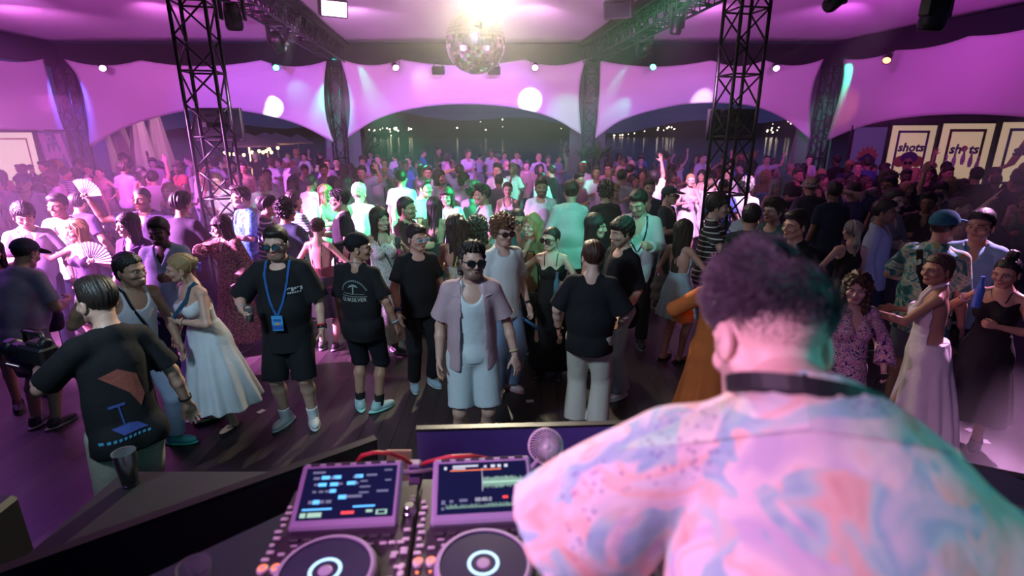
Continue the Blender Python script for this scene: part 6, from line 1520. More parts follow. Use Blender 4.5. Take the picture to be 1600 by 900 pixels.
r_, J, k = put(650, 353, 1.75, 28, 'man in white framed sunglasses, plain black tee and black trousers', skin=LIGHT, hair=('short', BLK), face={'full': 1.08}, hyaw=18, girth=1.08, tops=[tee(cB, sleeve=.75, loose=.02, hem=-.10)], bottom=('trousers', cB), glasses={'frame': (.6, .62, .65), 'lens': (.10, .25, .35)}, armR=((.10, .14, -.48), (.6, -1, 0), (-1, .2, 0), 'relax'), armL=((.12, .05, -.50), (.4, -1, 0), (-1, .2, 0), 'relax'), watchR=(.02, .05, .12), bandR=(.05, .15, .3), shoes=('shoe', (.30, .45, .5), (.5, .55, .55)))
r_, J, k = put(785, 342, 1.84, 34, 'ginger haired man in sunglasses and white tee behind the pink shirt', skin=FAIR, hair=('curly', GIN), face={'beard': .12}, hyaw=-4, tops=[tee((.62, .68, .68), sleeve=.75, loose=.022, hem=-.12)], bottom=('wide', (.22, .32, .48)), glasses={'lens': (.05, .012, .012)}, necklace=(.8, .8, .78), armL=((.10, .08, -.50), (.5, -1, 0), (-1, .2, 0), 'relax'), watchL=(.02, .02, .02), shoes=('shoe', (.62, .5, .5), (.6, .25, .3)))
r_, J, k = put(862, 356, 1.68, -14, 'woman in round sunglasses and black strappy dress holding a bottle', female=1, skin=FAIR, hair=('bun', BRN), face={'smile': 1}, hyaw=-26, tops=[dress(cB, .12, .25, 7, .04, top=.40)], glasses={'size': (.028, .026), 'sq': 1.0, 'lens': (.03, .02, .02)}, armL=((.04, .27, -.22), (.8, -.3, -.8), (-1, .1, .1), 'grip'), armR=((.26, -.05, -.42), (1, -.4, 0), (-1, 0, 0), 'relax'), earring=(.5, .4, .2))
bottle(hold(r_, J, 'L'), 'clear blue lit bottle held by the woman in the black dress', (.10, .25, .32)); handbag(W(r_, J['tp'](-.24, .0, .08)), 'black shoulder bag on the arm of the woman in the black dress', cB, .28, .3, .1, .2, .42)
r_, J, k = put(927, 379, 1.76, 164, 'auburn haired man seen from behind, black tee and cream trousers', skin=FAIR, hair=('short', AUB), hyaw=22, girth=1.12, tops=[tee(cB, sleeve=.90, loose=.045, hem=-.13, sl=.01, flare=.018)], bottom=('wide', (.66, .60, .50)), armL=((.14, .12, -.47), (.7, -.9, 0), (-1, .2, 0), 'relax'), armR=((.08, .2, -.4), (.6, -.9, 0), (-1, .2, 0), 'relax'), watchL=(.02, .02, .02), shoes=('shoe', (.5, .5, .5), (.6, .6, .6)))
decal(r_, J, k['bottom'], 'phone_top', fan_geo([[(-.03, -.05), (.03, -.04), (.035, .02), (-.022, .012)]]), (.07, -.10), 1.0, (.03, .16, .10), True)
r_, J, k = put(973, 343, 1.84, -66, 'bearded man in profile, loose black tee and pale jeans', skin=LIGHT, hair=('fringe', BRN), face={'beard': .4}, hpitch=2, tops=[tee(cB, sleeve=.95, loose=.04, hem=-.18, sl=.012)], bottom=('wide', (.30, .42, .50)), armL=((.06, .1, -.49), (.4, -1, 0), (-1, .2, 0), 'relax'), necklace=(.6, .5, .4), shoes=('shoe', (.5, .5, .5), (.6, .6, .6)))
r_, J, k = put(1070, 345, 1.69, 124, 'long haired woman in a pale blue mini dress, back turned', female=1, skin=LIGHT, hair=('longer', BRN), hyaw=-8, tops=[dress((.42, .60, .66), .60, .25, 15, .08, back=.22, top=.39)], armR=((.10, .30, -.12), (.7, -.4, -.8), (-1, 0, 0), 'relax'), armL=((.12, .1, -.46), (.6, -1, 0), (-1, .2, 0), 'relax'), shoes=('sandal', (.02, .02, .02)), stance=.08, toeout=8, step=.05)
handbag(W(r_, J['tp'](.26, -.02, .12)), 'grey beige shoulder bag beside the pale blue dress', (.34, .32, .30), .26, .26, .10, .4, .34)
r_, J, k = put(1132, 404, 1.66, 150, 'person in a long sleeved orange dress, half hidden by the disc jockey', female=1, skin=TAN, hair=('bob', BRN), tops=[dict(kind='longshirt', name='dress', col=(.62, .16, .04), skirt=(.12, .34, 9, .08, 0), sleeve=1.75, sl=.02, flare=.035, loose=.01)], armL=((.16, .22, -.30), (1, -.4, -.4), (-1, .2, 0), 'relax'), armR=((.1, .2, -.3), (1, -.4, -.4), (-1, .2, 0), 'relax'))
r_, J, k = put(1343, 428, 1.62, -12, 'red haired woman in a pink and navy patterned dress', female=1, skin=FAIR, hair=('wavy', AUB), face={'smile': 0}, hyaw=-22, tops=[dict(kind='longshirt', name='dress', mat='ikat', col=(1, 1, 1), skirt=(.30, .30, 9, .05, 0), sleeve=1.75, sl=.015, flare=.02, loose=.008, v=.33)], armL=((.12, .14, -.44), (.7, -.8, 0), (-1, .2, 0), 'grip'), armR=((.1, .2, -.36), (.8, -.6, 0), (-1, .2, 0), 'relax'))
phone(hold(r_, J, 'L', .10), 'dark phone in the lowered hand of the patterned dress', rotx(.3))
r_, J, k = put(1470, 398, 1.72, -128, 'woman in a white halter dress with red earrings, back turned', female=1, skin=TAN, hair=('slick', LBR), hyaw=46, lean=4, tops=[dress((.74, .70, .72), .06, .32, 11, .09, .10, kind='halter', back=.10, top=.40)], armL=((.16, .42, -.10), (.6, -.2, -1), (-1, 0, -.4), 'relax'), armR=((.14, .26, -.22), (.8, -.3, -.8), (-1, 0, 0), 'relax'), earring=(.6, .03, .03))
r_, J, k = put(1578, 404, 1.68, -62, 'dark haired woman in black raising a bottle by the right edge', female=1, skin=TAN, hair=('topbun', BLK), hyaw=0, hpitch=8, tops=[dress(cB, .30, .28, 7, .05, kind='strap', top=.44, back=.40)], armR=((-.02, .30, .02), (.9, -.1, -1), (-1, 0, .1), 'grip'), armL=((-.04, .24, -.2), (.9, -.1, -1), (-1, 0, .1), 'grip'), bandR=(.4, .4, .5))
bottle(hold(r_, J, 'R'), 'blue plastic bottle raised at the right edge', (.05, .15, .55)); handbag(W(r_, J['tp'](-.34, .12, -.02)), 'patterned cloth bag hanging beside the white halter dress', (.35, .4, .55), .24, .3, .08, .3, .5, 'dots')
r_, J, k = put(1480, 331, 1.86, 122, 'man in a teal cap and bright patterned shirt with a black strap', skin=LIGHT, hair=('buzz', BRN), cap=('cap', (.03, .17, .24)), hyaw=-12, girth=1.12, tops=[shirt((1, 1, 1), mat='teal_print', loose=.03, sleeve=.85)], bottom=('shorts', (.2, .25, .3)), armL=((.1, .3, -.3), (.7, -.5, -.6), (-1, .2, 0), 'relax'))
crossbody(r_, J, k, (.01, .01, .012), 'black strap and pouch worn across the bright patterned shirt', (.012, .012, .014), -1, .03)
r_, J, k = put(1538, 330, 1.84, -48, 'dark haired man in a light blue shirt facing the teal cap', skin=TAN, hair=('short', BLK), hyaw=-10, tops=[shirt((.22, .42, .56), loose=.02)], bottom=('trousers', cNV), armR='drink')
q_ = at_z(829, 506, .78); t = tag(empty('folded_fan', tuple(q_)), 'folded blue hand fan held low beside the white tee', 'fan'); MB().tube([(-.06, 0, .05), (.07, 0, -.05)], [.012, .018], 8).build('ribs', MAT['gloss'], t, (.04, .22, .5), True); MB().tube([(-.075, 0, .06), (-.055, 0, .046)], .014, 8).build('rivet_end', MAT['gloss'], t, (.02, .08, .2), True)
# ---------------------------------------------------------------- front left
r_, J, k = put(197, 397, 1.76, 62, 'bearded man with slicked back hair in a white tank top', skin=TAN, hair=('slick', BLK), face={'beard': .35, 'smile': 1}, lean=8, hyaw=16, tops=[tank((.70, .66, .72))], bottom=('trousers', (.40, .45, .62)), armR=((.20, .10, .14), (1, .2, -.2), (0, 1, 0), 'relax'), armL=((.1, .12, -.46), (.6, -1, 0), (-1, .2, 0), 'relax'), shoes=('shoe', (.05, .30, .30), (.05, .5, .4)), toeout=30, stance=.14)
crossbody(r_, J, k, (.012, .012, .02), 'dark pouch worn across the white tank top', (.015, .015, .03), 1, .010)
r_, J, k = put(278, 398, 1.70, -30, 'laughing blonde woman in a long white sundress and sandals', female=1, skin=LIGHT, hair=('bun', BLO), face={'smile': 1}, lean=11, side=3, hyaw=-36, hpitch=2, tops=[dress((.70, .72, .74), .27, .40, 13, .07, .02, top=.40)], armL=((-.10, .22, -.20), (1, -.2, -.6), (-.4, -1, 0), 'relax'), armR=((.10, .14, -.44), (.7, -.8, 0), (-1, .2, 0), 'relax'), earring=(.7, .6, .3), bandL=(.6, .5, .3), shoes=('sandal', (.015, .015, .015)), toeout=16, stance=.16)
crossbody(r_, J, k, (.02, .07, .13), 'dark blue strap bag with pale studs across the white sundress', (.45, .45, .62), -1, .016, (.18, .13, .05))
r_, J, k = put(342, 339, 1.68, -26, 'brown haired woman with a fringe in a leopard print dress', female=1, skin=FAIR, hair=('bobbangs', BRN), hyaw=-20, hpitch=8, tops=[dict(kind='longshirt', name='dress', mat='leopard', col=(1, 1, 1), skirt=(.14, .30, 9, .06, 0), sleeve=1.7, sl=.02, flare=.03, loose=.008, v=.36)], armR=((.06, .25, -.06), (1, 0, -.5), (-1, 0, 0), 'relax'), armL=((.1, .1, -.46), (.6, -1, 0), (-1, .2, 0), 'relax'))
cup(W(r_, J['tp'](-.26, -.24, .20)), 'small blue cup held beside the leopard dress', 'gloss', .8).children[0].color = (.03, .12, .5, 1)
r_, J, k = put(375, 293, 1.80, -38, 'smiling man in a shiny blue patterned shirt', skin=FAIR, hair=('quiff', BRN), face={'smile': 1}, hyaw=-18, tops=[shirt((1, 1, 1), mat='shiny_blue', loose=.02, sleeve=.9)], bottom=('trousers', cNV), armR='drink', armL='drink')
r_, J, k = put(244, 343, 1.80, 10, 'man in a pale blue collared shirt, short black hair', skin=DARK, hair=('short', BLK), face={'beard': .2, 'lip': (.12, .05, .04)}, girth=1.1, hpitch=8, tops=[shirt((.38, .42, .60), loose=.03)], bottom=('trousers', cNV), armL='drink', armR='loose')
r_, J, k = put(197, 335, 1.66, -6, 'black haired woman in a dark top glancing sideways', female=1, skin=FAIR, hair=('long', BLK), hyaw=-22, tops=[dict(kind='longshirt', name='top', col=(.04, .02, .07), v=.36, sleeve=1.5)], bottom=('skirt', cB), armL='drink', armR='loose')
r_, J, k = put(117, 345, 1.66, -8, 'blonde woman pointing with her arm and raising a folding fan', female=1, skin=FAIR, hair=('wavy', BLO), hyaw=-16, tops=[dict(kind='tube', col=(.05, .03, .08), top=.40, back=.36)], bottom=('skirt', (.06, .04, .09)), armR=((.36, .26, .02), (.4, -.3, -1), (0, .2, -1), 'point'), armL=((.24, .22, -.10), (.7, -.3, -1), (0, 1, 0), 'grip'))
folding_fan(hold(r_, J, 'L', .08), 'white folding fan open in the raised hand of the blonde woman', 0, roty(.7)@rotx(-.2), 'white_plastic', .21, 2.0)
r_, J, k = put(33, 320, 1.78, 40, 'man with a dark fringe in a lilac open collar shirt', skin=FAIR, hair=('fringe', BLK), hpitch=16, hyaw=4, tops=[shirt((.50, .42, .62), loose=.025)], bottom=('trousers', cNV), armR='drink', armL='loose')
r_, J, k = put(41, 375, 1.76, 176, 'man in a grey cap and grey tee leaning forward, back turned', skin=TAN, hair=('buzz', BRN), cap=('cap', (.06, .05, .09)), hpitch=14, lean=16, girth=1.18, tops=[tee((.34, .29, .40), loose=.04, sleeve=.8, amp=.014)], bottom=('shorts', (.10, .09, .14)), armL='drink', armR='drink')
r_, J, k = put(-22, 372, 1.70, 52, 'person in a black skirt and flat shoes cut by the left edge', female=1, skin=TAN, hair=('long', BRN), lean=6, hipback=.05, tops=[dict(kind='strap', col=cB, top=.40)], bottom=('skirt', cB), hem=.54, hemr=.24, pleats=14, armL='drink', armR='drink', shoes=('shoe', (.012, .012, .014), (.02, .02, .02)), step=.10, stance=.12)
handbag(W(r_, J['tp'](.26, -.10, .06)), 'black handbag hanging at the left edge of the floor', (.02, .015, .03), .24, .2, .1, .6, .28)
r_, J, k = put(87, 305, 1.78, 6, 'man in a pale shirt holding a bottle before his chest', skin=BROWN, hair=('short', BLK), face={'smile': 1}, tops=[shirt((.55, .50, .62), loose=.025)], bottom=('trousers', cNV), armR=((-.06, .28, -.14), (.7, -.3, -1), (-1, 0, .1), 'grip'), armL='loose'); bottle(hold(r_, J, 'R'), 'dark bottle held by the man in the pale shirt at the far left', (.02, .02, .08))
put(33, 273, 1.86, 28, 'tall man in a flat cap and pale lilac polo', skin=LIGHT, hair=('buzz', GRY), cap=('flat', (.10, .07, .14)), girth=1.15, tops=[polo((.50, .42, .60), loose=.03)], bottom=('trousers', cNV), armR='drink')
put(120, 303, 1.80, 172, 'broad man in a dark tee seen from behind, black hair', skin=LIGHT, hair=('short', BLK), girth=1.16, tops=[tee((.05, .03, .10), loose=.035)], bottom=('trousers', cNV), armL='drink', armR='loose')
r_, J, k = put(219, 294, 1.84, 2, 'man in dark sunglasses and a dark polo raising one arm', skin=BROWN, hair=('buzz', BLK), face={'beard': .3}, girth=1.12, tops=[polo((.025, .018, .045), loose=.03)], bottom=('trousers', cNV), glasses={}, armR=((.30, .20, .22), (1, 0, -.8), (0, 1, 0), 'grip'), armL=((.3, .12, -.3), (1, -.3, -.2), (-.4, 0, -1), 'relax'))
folding_fan(hold(r_, J, 'R', .08), 'pale folding fan raised beside the dark polo', 0, roty(.5)@rotx(-.1), 'canvas', .2, 2.0)
put(262, 287, 1.68, 6, 'smiling blonde woman in a dark tank top', female=1, skin=FAIR, hair=('bob', BLO), face={'smile': 1}, tops=[tank((.04, .025, .06))], bottom=('trousers', cNV))
put(280, 302, 1.82, 166, 'man in a black tee seen from behind beside the left tower', skin=TAN, hair=('messy', BLK), girth=1.08, tops=[tee((.016, .014, .024), loose=.03)], bottom=('trousers', cNV), armR='drink')
put(228, 269, 1.68, 66, 'woman with very long dark hair in a dark strapless top', female=1, skin=FAIR, hair=('longer', BRN), tops=[dict(kind='tube', col=(.03, .02, .05))], bottom=('skirt', (.05, .03, .07)))
put(310, 256, 1.82, 128, 'dark haired man in a pale shirt turned to the left tower', skin=TAN, hair=('short', BLK), tops=[shirt((.52, .44, .62))], bottom=('trousers', cNV), armL='drink')
put(337, 272, 1.78, 0, 'man in a bright white shirt behind the left lattice tower', skin=FAIR, hair=('short', LBR), tops=[lshirt((.74, .72, .74))], bottom=('trousers', cNV), armL='clasp', armR='clasp')
put(137, 273, 1.66, 30, 'woman in a dark sleeveless top with tied hair, far left', female=1, skin=LIGHT, hair=('bun', BRN), tops=[tank((.06, .04, .10))], bottom=('skirt', (.1, .07, .14)))
put(80, 265, 1.76, 176, 'man in a pale patterned shirt, back turned, left of the leaning pair', skin=LIGHT, hair=('short', LBR), tops=[shirt((1, 1, 1), mat='pale_print')], bottom=('trousers', cNV))
put(100, 262, 1.74, 150, 'man in a pale striped tee, back turned, at the far left', skin=TAN, hair=('short', BRN), tops=[tee((1, 1, 1), mat='stripe_teal')], bottom=('trousers', cNV))
# ---------------------------------------------------------------- middle of the floor
put(496, 341, 1.66, 172, 'woman with a low bun and bare shoulders in a red brown top', female=1, skin=LIGHT, hair=('bun', BRN), hpitch=6, tops=[dict(kind='strap', col=(.10, .03, .025), top=.40, back=.20)], bottom=('skirt', cB), armL=((.02, .2, -.3), (.9, -.5, -.4), (-1, 0, 0), 'relax'), armR=((.04, .24, -.24), (.9, -.5, -.4), (-1, 0, 0), 'relax'), bandR=(.5, .5, .55))
put(445, 315, 1.76, 156, 'curly haired man in a dark teal tee seen from behind', skin=TAN, hair=('curly', BLK), tops=[tee((.02, .05, .06))], bottom=('trousers', cB), armR='drink')
put(415, 307, 1.78, 112, 'man in a navy striped tee with a yellow lanyard', skin=LIGHT, hair=('messy', BLK), tops=[tee((1, 1, 1), mat='stripe_navy')], bottom=('trousers', cNV), lanyard=dict(col=(.45, .42, .06)))
put(457, 299, 1.80, 150, 'man in a white and green striped tee turned away', skin=LIGHT, hair=('crop', BRN), tops=[tee((1, 1, 1), mat='stripe_teal')], bottom=('trousers', (.2, .3, .35)), armR='drink')
put(508, 290, 1.70, 78, 'blonde woman in a light sleeveless dress facing the man in black', female=1, skin=FAIR, hair=('long', BLO), tops=[dress((.5, .55, .45), .5, .26)], armR='drink', armL='drink')
put(530, 297, 1.80, -70, 'man in profile in a black tee lit green from the side', skin=LIGHT, hair=('messy', BLK), face={'beard': .15}, tops=[tee(cB, loose=.02)], bottom=('trousers', cB), armL='down', armR='drink')
put(560, 288, 1.80, 178, 'bleached blond man in a bright white tee, back turned', skin=FAIR, hair=('messy', (.65, .62, .5)), girth=1.06, tops=[tee((.76, .76, .76), loose=.03)], bottom=('trousers', cNV), armR='drink')
r_, J, k = put(592, 326, 1.70, 40, 'smiling long haired woman in a white lace dress', female=1, skin=LIGHT, hair=('long', BRN), face={'smile': 1}, hyaw=10, tops=[dress((1, 1, 1), .22, .30, 9, .06, mat='lace', top=.44, back=.44)], armL=((-.02, .30, -.04), (.8, 0, -1), (-1, 0, .1), 'grip'), armR='loose', earring=(.6, .6, .55))
crossbody(r_, J, k, (.02, .03, .03), 'thin dark strap bag across the white lace dress', (.03, .05, .06), 1, .006); cup(hold(r_, J, 'L'), 'tall clear glass raised beside the white lace dress', drink=(.3, .1, .1))
put(634, 309, 1.80, 74, 'man with swept back dark hair in a dark red shirt', skin=TAN, hair=('slick', BLK), face={'beard': .4}, tops=[lshirt((.055, .018, .022), v=.33)], bottom=('trousers', cB), armR='drink')
put(662, 280, 1.82, 66, 'moustached man in a white shirt in green light', skin=LIGHT, hair=('short', BLK), face={'moustache': 1}, tops=[shirt((.70, .72, .70))], bottom=('trousers', cNV), armR='drink')
put(686, 266, 1.80, 58, 'bearded man with long dark hair in a pale tee', skin=TAN, hair=('bob', BLK), face={'beard': .6}, tops=[tee((.55, .6, .58))], bottom=('trousers', cNV))
put(678, 309, 1.66, 176, 'woman with straight black hair to her back, dark dress', female=1, skin=TAN, hair=('longer', BLK), tops=[dress((.02, .02, .025), .45, .26, back=.2)], armR='drink')
put(698, 294, 1.70, -8, 'woman with a fringe in a loose pale blouse', female=1, skin=FAIR, hair=('bobbangs', BRN), tops=[dict(kind='longshirt', col=(.5, .6, .6), sleeve=1.8, sl=.02, loose=.02)], bottom=('skirt', cP), armR='drink', armL='loose')
put(745, 340, 1.70, 178, 'person with a big dark curly mane seen from behind', female=1, skin=BROWN, hair=('bigcurl', BLK), tops=[tank((.03, .03, .04))], bottom=('trousers', cB))
r_, J, k = put(713, 337, 1.68, 168, 'woman with brown wavy hair and a pale patterned dress, back turned', female=1, skin=TAN, hair=('wavy', BRN), tops=[dress((1, 1, 1), .45, .27, mat='pale_print', back=.30)], armL='drink', armR='loose')
crossbody(r_, J, k, (.45, .42, .10), 'yellow strap bag across the pale patterned dress', (.55, .28, .05), 1, .010)
put(754, 290, 1.80, -72, 'dark haired man in profile wearing an open white shirt', skin=TAN, hair=('quiff', BLK), face={'beard': .12}, tops=[shirt((.66, .70, .70))], bottom=('trousers', cNV), armL='loose', armR='drink')
r_, J, k = put(793, 285, 1.68, 4, 'woman with tied back hair in a light top looking ahead', female=1, skin=FAIR, hair=('pony', BRN), tops=[tank((.55, .62, .60))], bottom=('skirt', cP))
crossbody(r_, J, k, (.02, .03, .03), 'thin dark strap bag across the light top', (.03, .04, .05), 1, .007)
put(740, 286, 1.72, 150, 'person with a round afro behind the white shirt', skin=DARK, hair=('afro', BLK), tops=[tee((.2, .25, .25))], bottom=('trousers', cNV))
put(718, 258, 1.82, 178, 'man in a grey tee with one hand on his head, back turned', skin=TAN, hair=('short', BLK), tops=[tee((.20, .26, .28))], bottom=('trousers', cNV), armL='head', armR='down')
put(832, 336, 1.70, -44, 'smiling woman with long wavy blonde hair and a tan top', female=1, skin=FAIR, hair=('wavy', BLO), face={'smile': 1}, tops=[dict(kind='longshirt', col=(.20, .13, .08), name='top')], bottom=('trousers', cB), armR='chest', armL='loose')
put(810, 327, 1.74, 12, 'balding man in glasses and a teal shirt', skin=TAN, hair=('buzz', BRN), hpitch=10, tops=[shirt((.04, .20, .19))], bottom=('trousers', cNV), glasses={'lens': (.08, .08, .09)}, armR='drink')
put(893, 284, 1.88, 184, 'tall man in an untucked pale shirt, back to the stage', skin=LIGHT, hair=('short', BRN), girth=1.06, tops=[lshirt((.62, .66, .66), loose=.04, hem=-.22, amp=.014)], bottom=('trousers', cB), armL='loose', armR='drink')
put(846, 279, 1.84, 2, 'man with a full black beard in a white sports jersey', skin=TAN, hair=('short', BLK), face={'beard': .9}, tops=[tee((.62, .68, .68), loose=.02)], bottom=('trousers', cNV))
put(947, 286, 1.82, -166, 'man with a curly mop of hair in a dark shirt, back turned', skin=LIGHT, hair=('curly', BRN), tops=[lshirt((.015, .016, .02))], bottom=('trousers', cB))
r_, J, k = put(996, 300, 1.88, -16, 'tall man in black sunglasses and white shirt with a dark lanyard', skin=LIGHT, hair=('short', BLK), face={'beard': .25}, hpitch=22, hyaw=-24, tops=[lshirt((.68, .72, .72), loose=.03, v=.34)], bottom=('trousers', cB), glasses={}, lanyard=dict(col=(.02, .03, .06), badge=(.55, .6, .6), z=.18, print=(.05, .2, .25)), armR='phone', armL='drink')
put(931, 336, 1.68, 62, 'woman with a dark bob and long earrings in a black top', female=1, skin=LIGHT, hair=('bob', BLK), tops=[tank(cB)], bottom=('skirt', cB), earring=(.7, .65, .4))
r_, J, k = put(1122, 305, 1.82, 62, 'young man in a black tee with thin white stripes', skin=FAIR, hair=('fringe', BLK), hyaw=6, tops=[tee((1, 1, 1), mat='stripe_black', loose=.025)], bottom=('trousers', cB), armR=((-.02, .30, -.06), (.8, -.2, -1), (-1, 0, 0), 'grip'), armL='loose')
folding_fan(hold(r_, J, 'R', .07), 'round white hand fan held before the striped tee', 0, roty(.35)@rotz(-.3), 'white_plastic', .17, 3.4)
put(1133, 282, 1.84, -8, 'man in a blue shirt with his head bowed', skin=BROWN, hair=('buzz', BLK), hpitch=26, tops=[shirt((.10, .16, .42))], bottom=('trousers', cNV), armL='phone', armR='phone')
put(1047, 292, 1.76, 52, 'man in a dark patterned cap and glasses', skin=LIGHT, hair=('buzz', BRN), cap=('cap', (.03, .05, .06)), tops=[shirt((.03, .04, .06))], bottom=('trousers', cNV), glasses={'lens': (.2, .22, .22)}, armR='drink')
put(1015, 281, 1.80, -6, 'square faced man in a navy polo', skin=LIGHT, hair=('short', BRN), tops=[polo((.025, .035, .07))], bottom=('trousers', cNV))
put(1080, 272, 1.70, -6, 'woman in a pale pink strapless top in bright light', female=1, skin=FAIR, hair=('bun', BLO), tops=[dict(kind='tube', col=(.68, .5, .6))], bottom=('skirt', cW), armL='drink', armR='drink')
put(1099, 240, 1.88, 22, 'tall man in a pale shirt standing left of the right tower', skin=FAIR, hair=('crop', BRN), tops=[lshirt((.66, .60, .66))], bottom=('trousers', cP), armL='clasp')
put(1212, 311, 1.80, -58, 'young man with long fringe in a dark teal tee', skin=FAIR, hair=('messy', BRN), hyaw=-8, tops=[tee(cTe, loose=.02)], bottom=('trousers', cB))
put(1176, 321, 1.78, 152, 'black haired man in a dark green tee, back turned', skin=TAN, hair=('short', BLK), tops=[tee((.02, .04, .035))], bottom=('trousers', cB))
put(1247, 331, 1.80, -66, 'man with sunglasses pushed up on his dark hair', skin=LIGHT, hair=('short', BLK), hyaw=-6, tops=[tee(cB)], bottom=('trousers', cB), glasses={'up': 1}, armR='drink')
put(1268, 279, 1.80, 174, 'man in a colourful patterned bucket hat, back turned', skin=TAN, hair=('buzz', BLK), cap=('bucket', (1, 1, 1), 'dots'), tops=[tee((.03, .025, .05))], bottom=('trousers', cB))
put(1335, 286, 1.80, 180, 'man in a violet tee with both hands behind his head', skin=FAIR, hair=('short', BRN), girth=1.05, tops=[tee((.13, .09, .24), loose=.02)], bottom=('trousers', cB), armL='behind', armR='behind', bandL=(.5, .5, .6), bandR=(.1, .2, .5))
put(1335, 345, 1.68, 178, 'woman with a grey ponytail and black sleeveless top', female=1, skin=FAIR, hair=('pony', GRY), tops=[tank(cB)], bottom=('trousers', cB), armL='hip', armR='drink')
put(1385, 314, 1.80, 44, 'dark haired man in a buttoned light blue shirt', skin=BROWN, hair=('short', BLK), tops=[lshirt((.42, .50, .72))], bottom=('trousers', cNV), armL='down')
put(1452, 261, 1.84, -58, 'man in a loose black tee in profile near the poster bar', skin=TAN, hair=('short', BLK), tops=[tee(cB, loose=.03)], bottom=('trousers', cB))
put(1483, 261, 1.84, -8, 'man in a black tee facing the stage below the bowling pins', skin=TAN, hair=('crop', BRN), tops=[tee((.016, .014, .018), loose=.03)], bottom=('trousers', cB))
put(1528, 263, 1.88, 160, 'broad man in black seen from behind under the pin poster', skin=TAN, hair=('short', BLK), girth=1.16, tops=[tee((.013, .012, .014), loose=.035)], bottom=('trousers', cB))
put(1392, 277, 1.82, -66, 'tall dark clothed man in profile right of the violet tee', skin=BROWN, hair=('short', BLK), tops=[tee((.014, .012, .018), loose=.03)], bottom=('trousers', cB))
put(1139, 260, 1.80, -4, 'man in a brightly lit white shirt behind the right tower', skin=FAIR, hair=('crop', LBR), tops=[shirt((.74, .72, .74))], bottom=('trousers', cP))
put(1168, 280, 1.78, 176, 'man with pale curly hair in a white tee, back turned', skin=FAIR, hair=('curly', GRY), tops=[tee((.74, .72, .74))], bottom=('trousers', cP))
put(972, 266, 1.84, 176, 'man in a pale green lit shirt behind the curly mop', skin=LIGHT, hair=('crop', BLK), tops=[lshirt((.5, .56, .56))], bottom=('trousers', cNV))
put(505, 257, 1.82, 26, 'man in an unbuttoned grey shirt left of the green light', skin=TAN, hair=('quiff', BRN), tops=[shirt((.24, .26, .34))], bottom=('trousers', cNV))
put(461, 261, 1.80, -6, 'man in a pale bucket hat behind the green stripes', skin=TAN, hair=('buzz', BRN), cap=('bucket', (.55, .45, .6)), tops=[shirt((.5, .4, .55))], bottom=('trousers', cNV))
put(411, 274, 1.78, 30, 'bald man in a pale tee beside the left tower', skin=BROWN, hair=('bald', BLK), tops=[tee((.6, .5, .62))], bottom=('trousers', cNV))
put(565, 260, 1.80, -2, 'man in a light tee raising a hand in green light', skin=LIGHT, hair=('short', BLK), tops=[tee((.40, .52, .55))], bottom=('trousers', cNV), armL='wave')
put(627, 267, 1.86, 178, 'man in a plain white tee standing tall, back turned, in green light', skin=LIGHT, hair=('crop', BRN), girth=1.06, tops=[tee((.76, .76, .76), loose=.03)], bottom=('trousers', cNV))
# ---------------------------------------------------------------- the rest of the crowd: a set of kinds, copied one by one
KINDS = []
def kind(desc, fem, hair, tops, bottom, **p):
    p.update(h=1.75, lod=2, headscale=1.06, female=fem, hair=(hair, BLK), tops=tops, bottom=bottom, seed=200+len(KINDS)); p.setdefault('skin', LIGHT)
    r_, J, k = person(p, 0, 0, 0, 0); r_.location = (0, -60, 0); KINDS.append((desc, fem, hair, r_, [c for c in r_.children_recursive]))
for hair in ('short', 'crop', 'messy', 'buzz'):
    kind('tee', 0, hair, [tee(cP)], ('trousers', cNV), armR='drink', armL='down') if hair != 'buzz' else kind('tee', 0, hair, [tee(cP)], ('shorts', cNV), armR='loose', armL='wave')
kind('shirt', 0, 'quiff', [shirt(cP)], ('trousers', cNV), armR='drink', armL='loose')
kind('shirt', 0, 'short', [lshirt(cP)], ('trousers', cNV), armR='clasp', armL='clasp')
kind('shirt', 0, 'fringe', [shirt(cP)], ('shorts', cP), armR='up', armL='loose')
kind('tee', 0, 'bald', [tee(cP)], ('trousers', cNV), girth=1.15, armL='drink')
kind('polo', 0, 'curly', [polo(cP)], ('trousers', cNV), armL='phone', armR='loose')
kind('dress', 1, 'long', [dress(cP, .45, .26)], None, armR='drink', armL='loose')
kind('dress', 1, 'wavy', [dress(cP, .2, .28)], None, armR='up', armL='wave')
kind('tank top', 1, 'bun', [tank(cP)], ('skirt', cNV), armR='drink', armL='hip')
kind('tank top', 1, 'longer', [tank(cP)], ('trousers', cNV), armR='loose', armL='chest')
kind('blouse', 1, 'bob', [lshirt(cP, name='blouse')], ('skirt', cNV), armR='phone', armL='loose')
HN = {'short': 'short', 'crop': 'cropped', 'messy': 'tousled', 'buzz': 'shaved', 'quiff': 'swept up', 'fringe': 'fringed', 'bald': '', 'curly': 'curly', 'long': 'long', 'wavy': 'wavy', 'bun': 'tied', 'longer': 'very long', 'bob': 'bobbed'}
COLS = [('white', (.74, .72, .74)), ('pale', (.55, .52, .56)), ('lilac', (.45, .36, .56)), ('black', (.014, .012, .016)), ('navy', (.02, .025, .06)), ('grey', (.20, .20, .22)), ('blue', (.10, .18, .40)), ('red', (.30, .04, .05)), ('green', (.05, .16, .09)), ('pink', (.60, .34, .42)), ('sand', (.45, .36, .24))]
HC = [('black', BLK), ('brown', BRN), ('dark brown', BRN), ('light brown', LBR), ('blonde', BLO), ('grey', GRY)]
rg = random.Random(77); BG = []
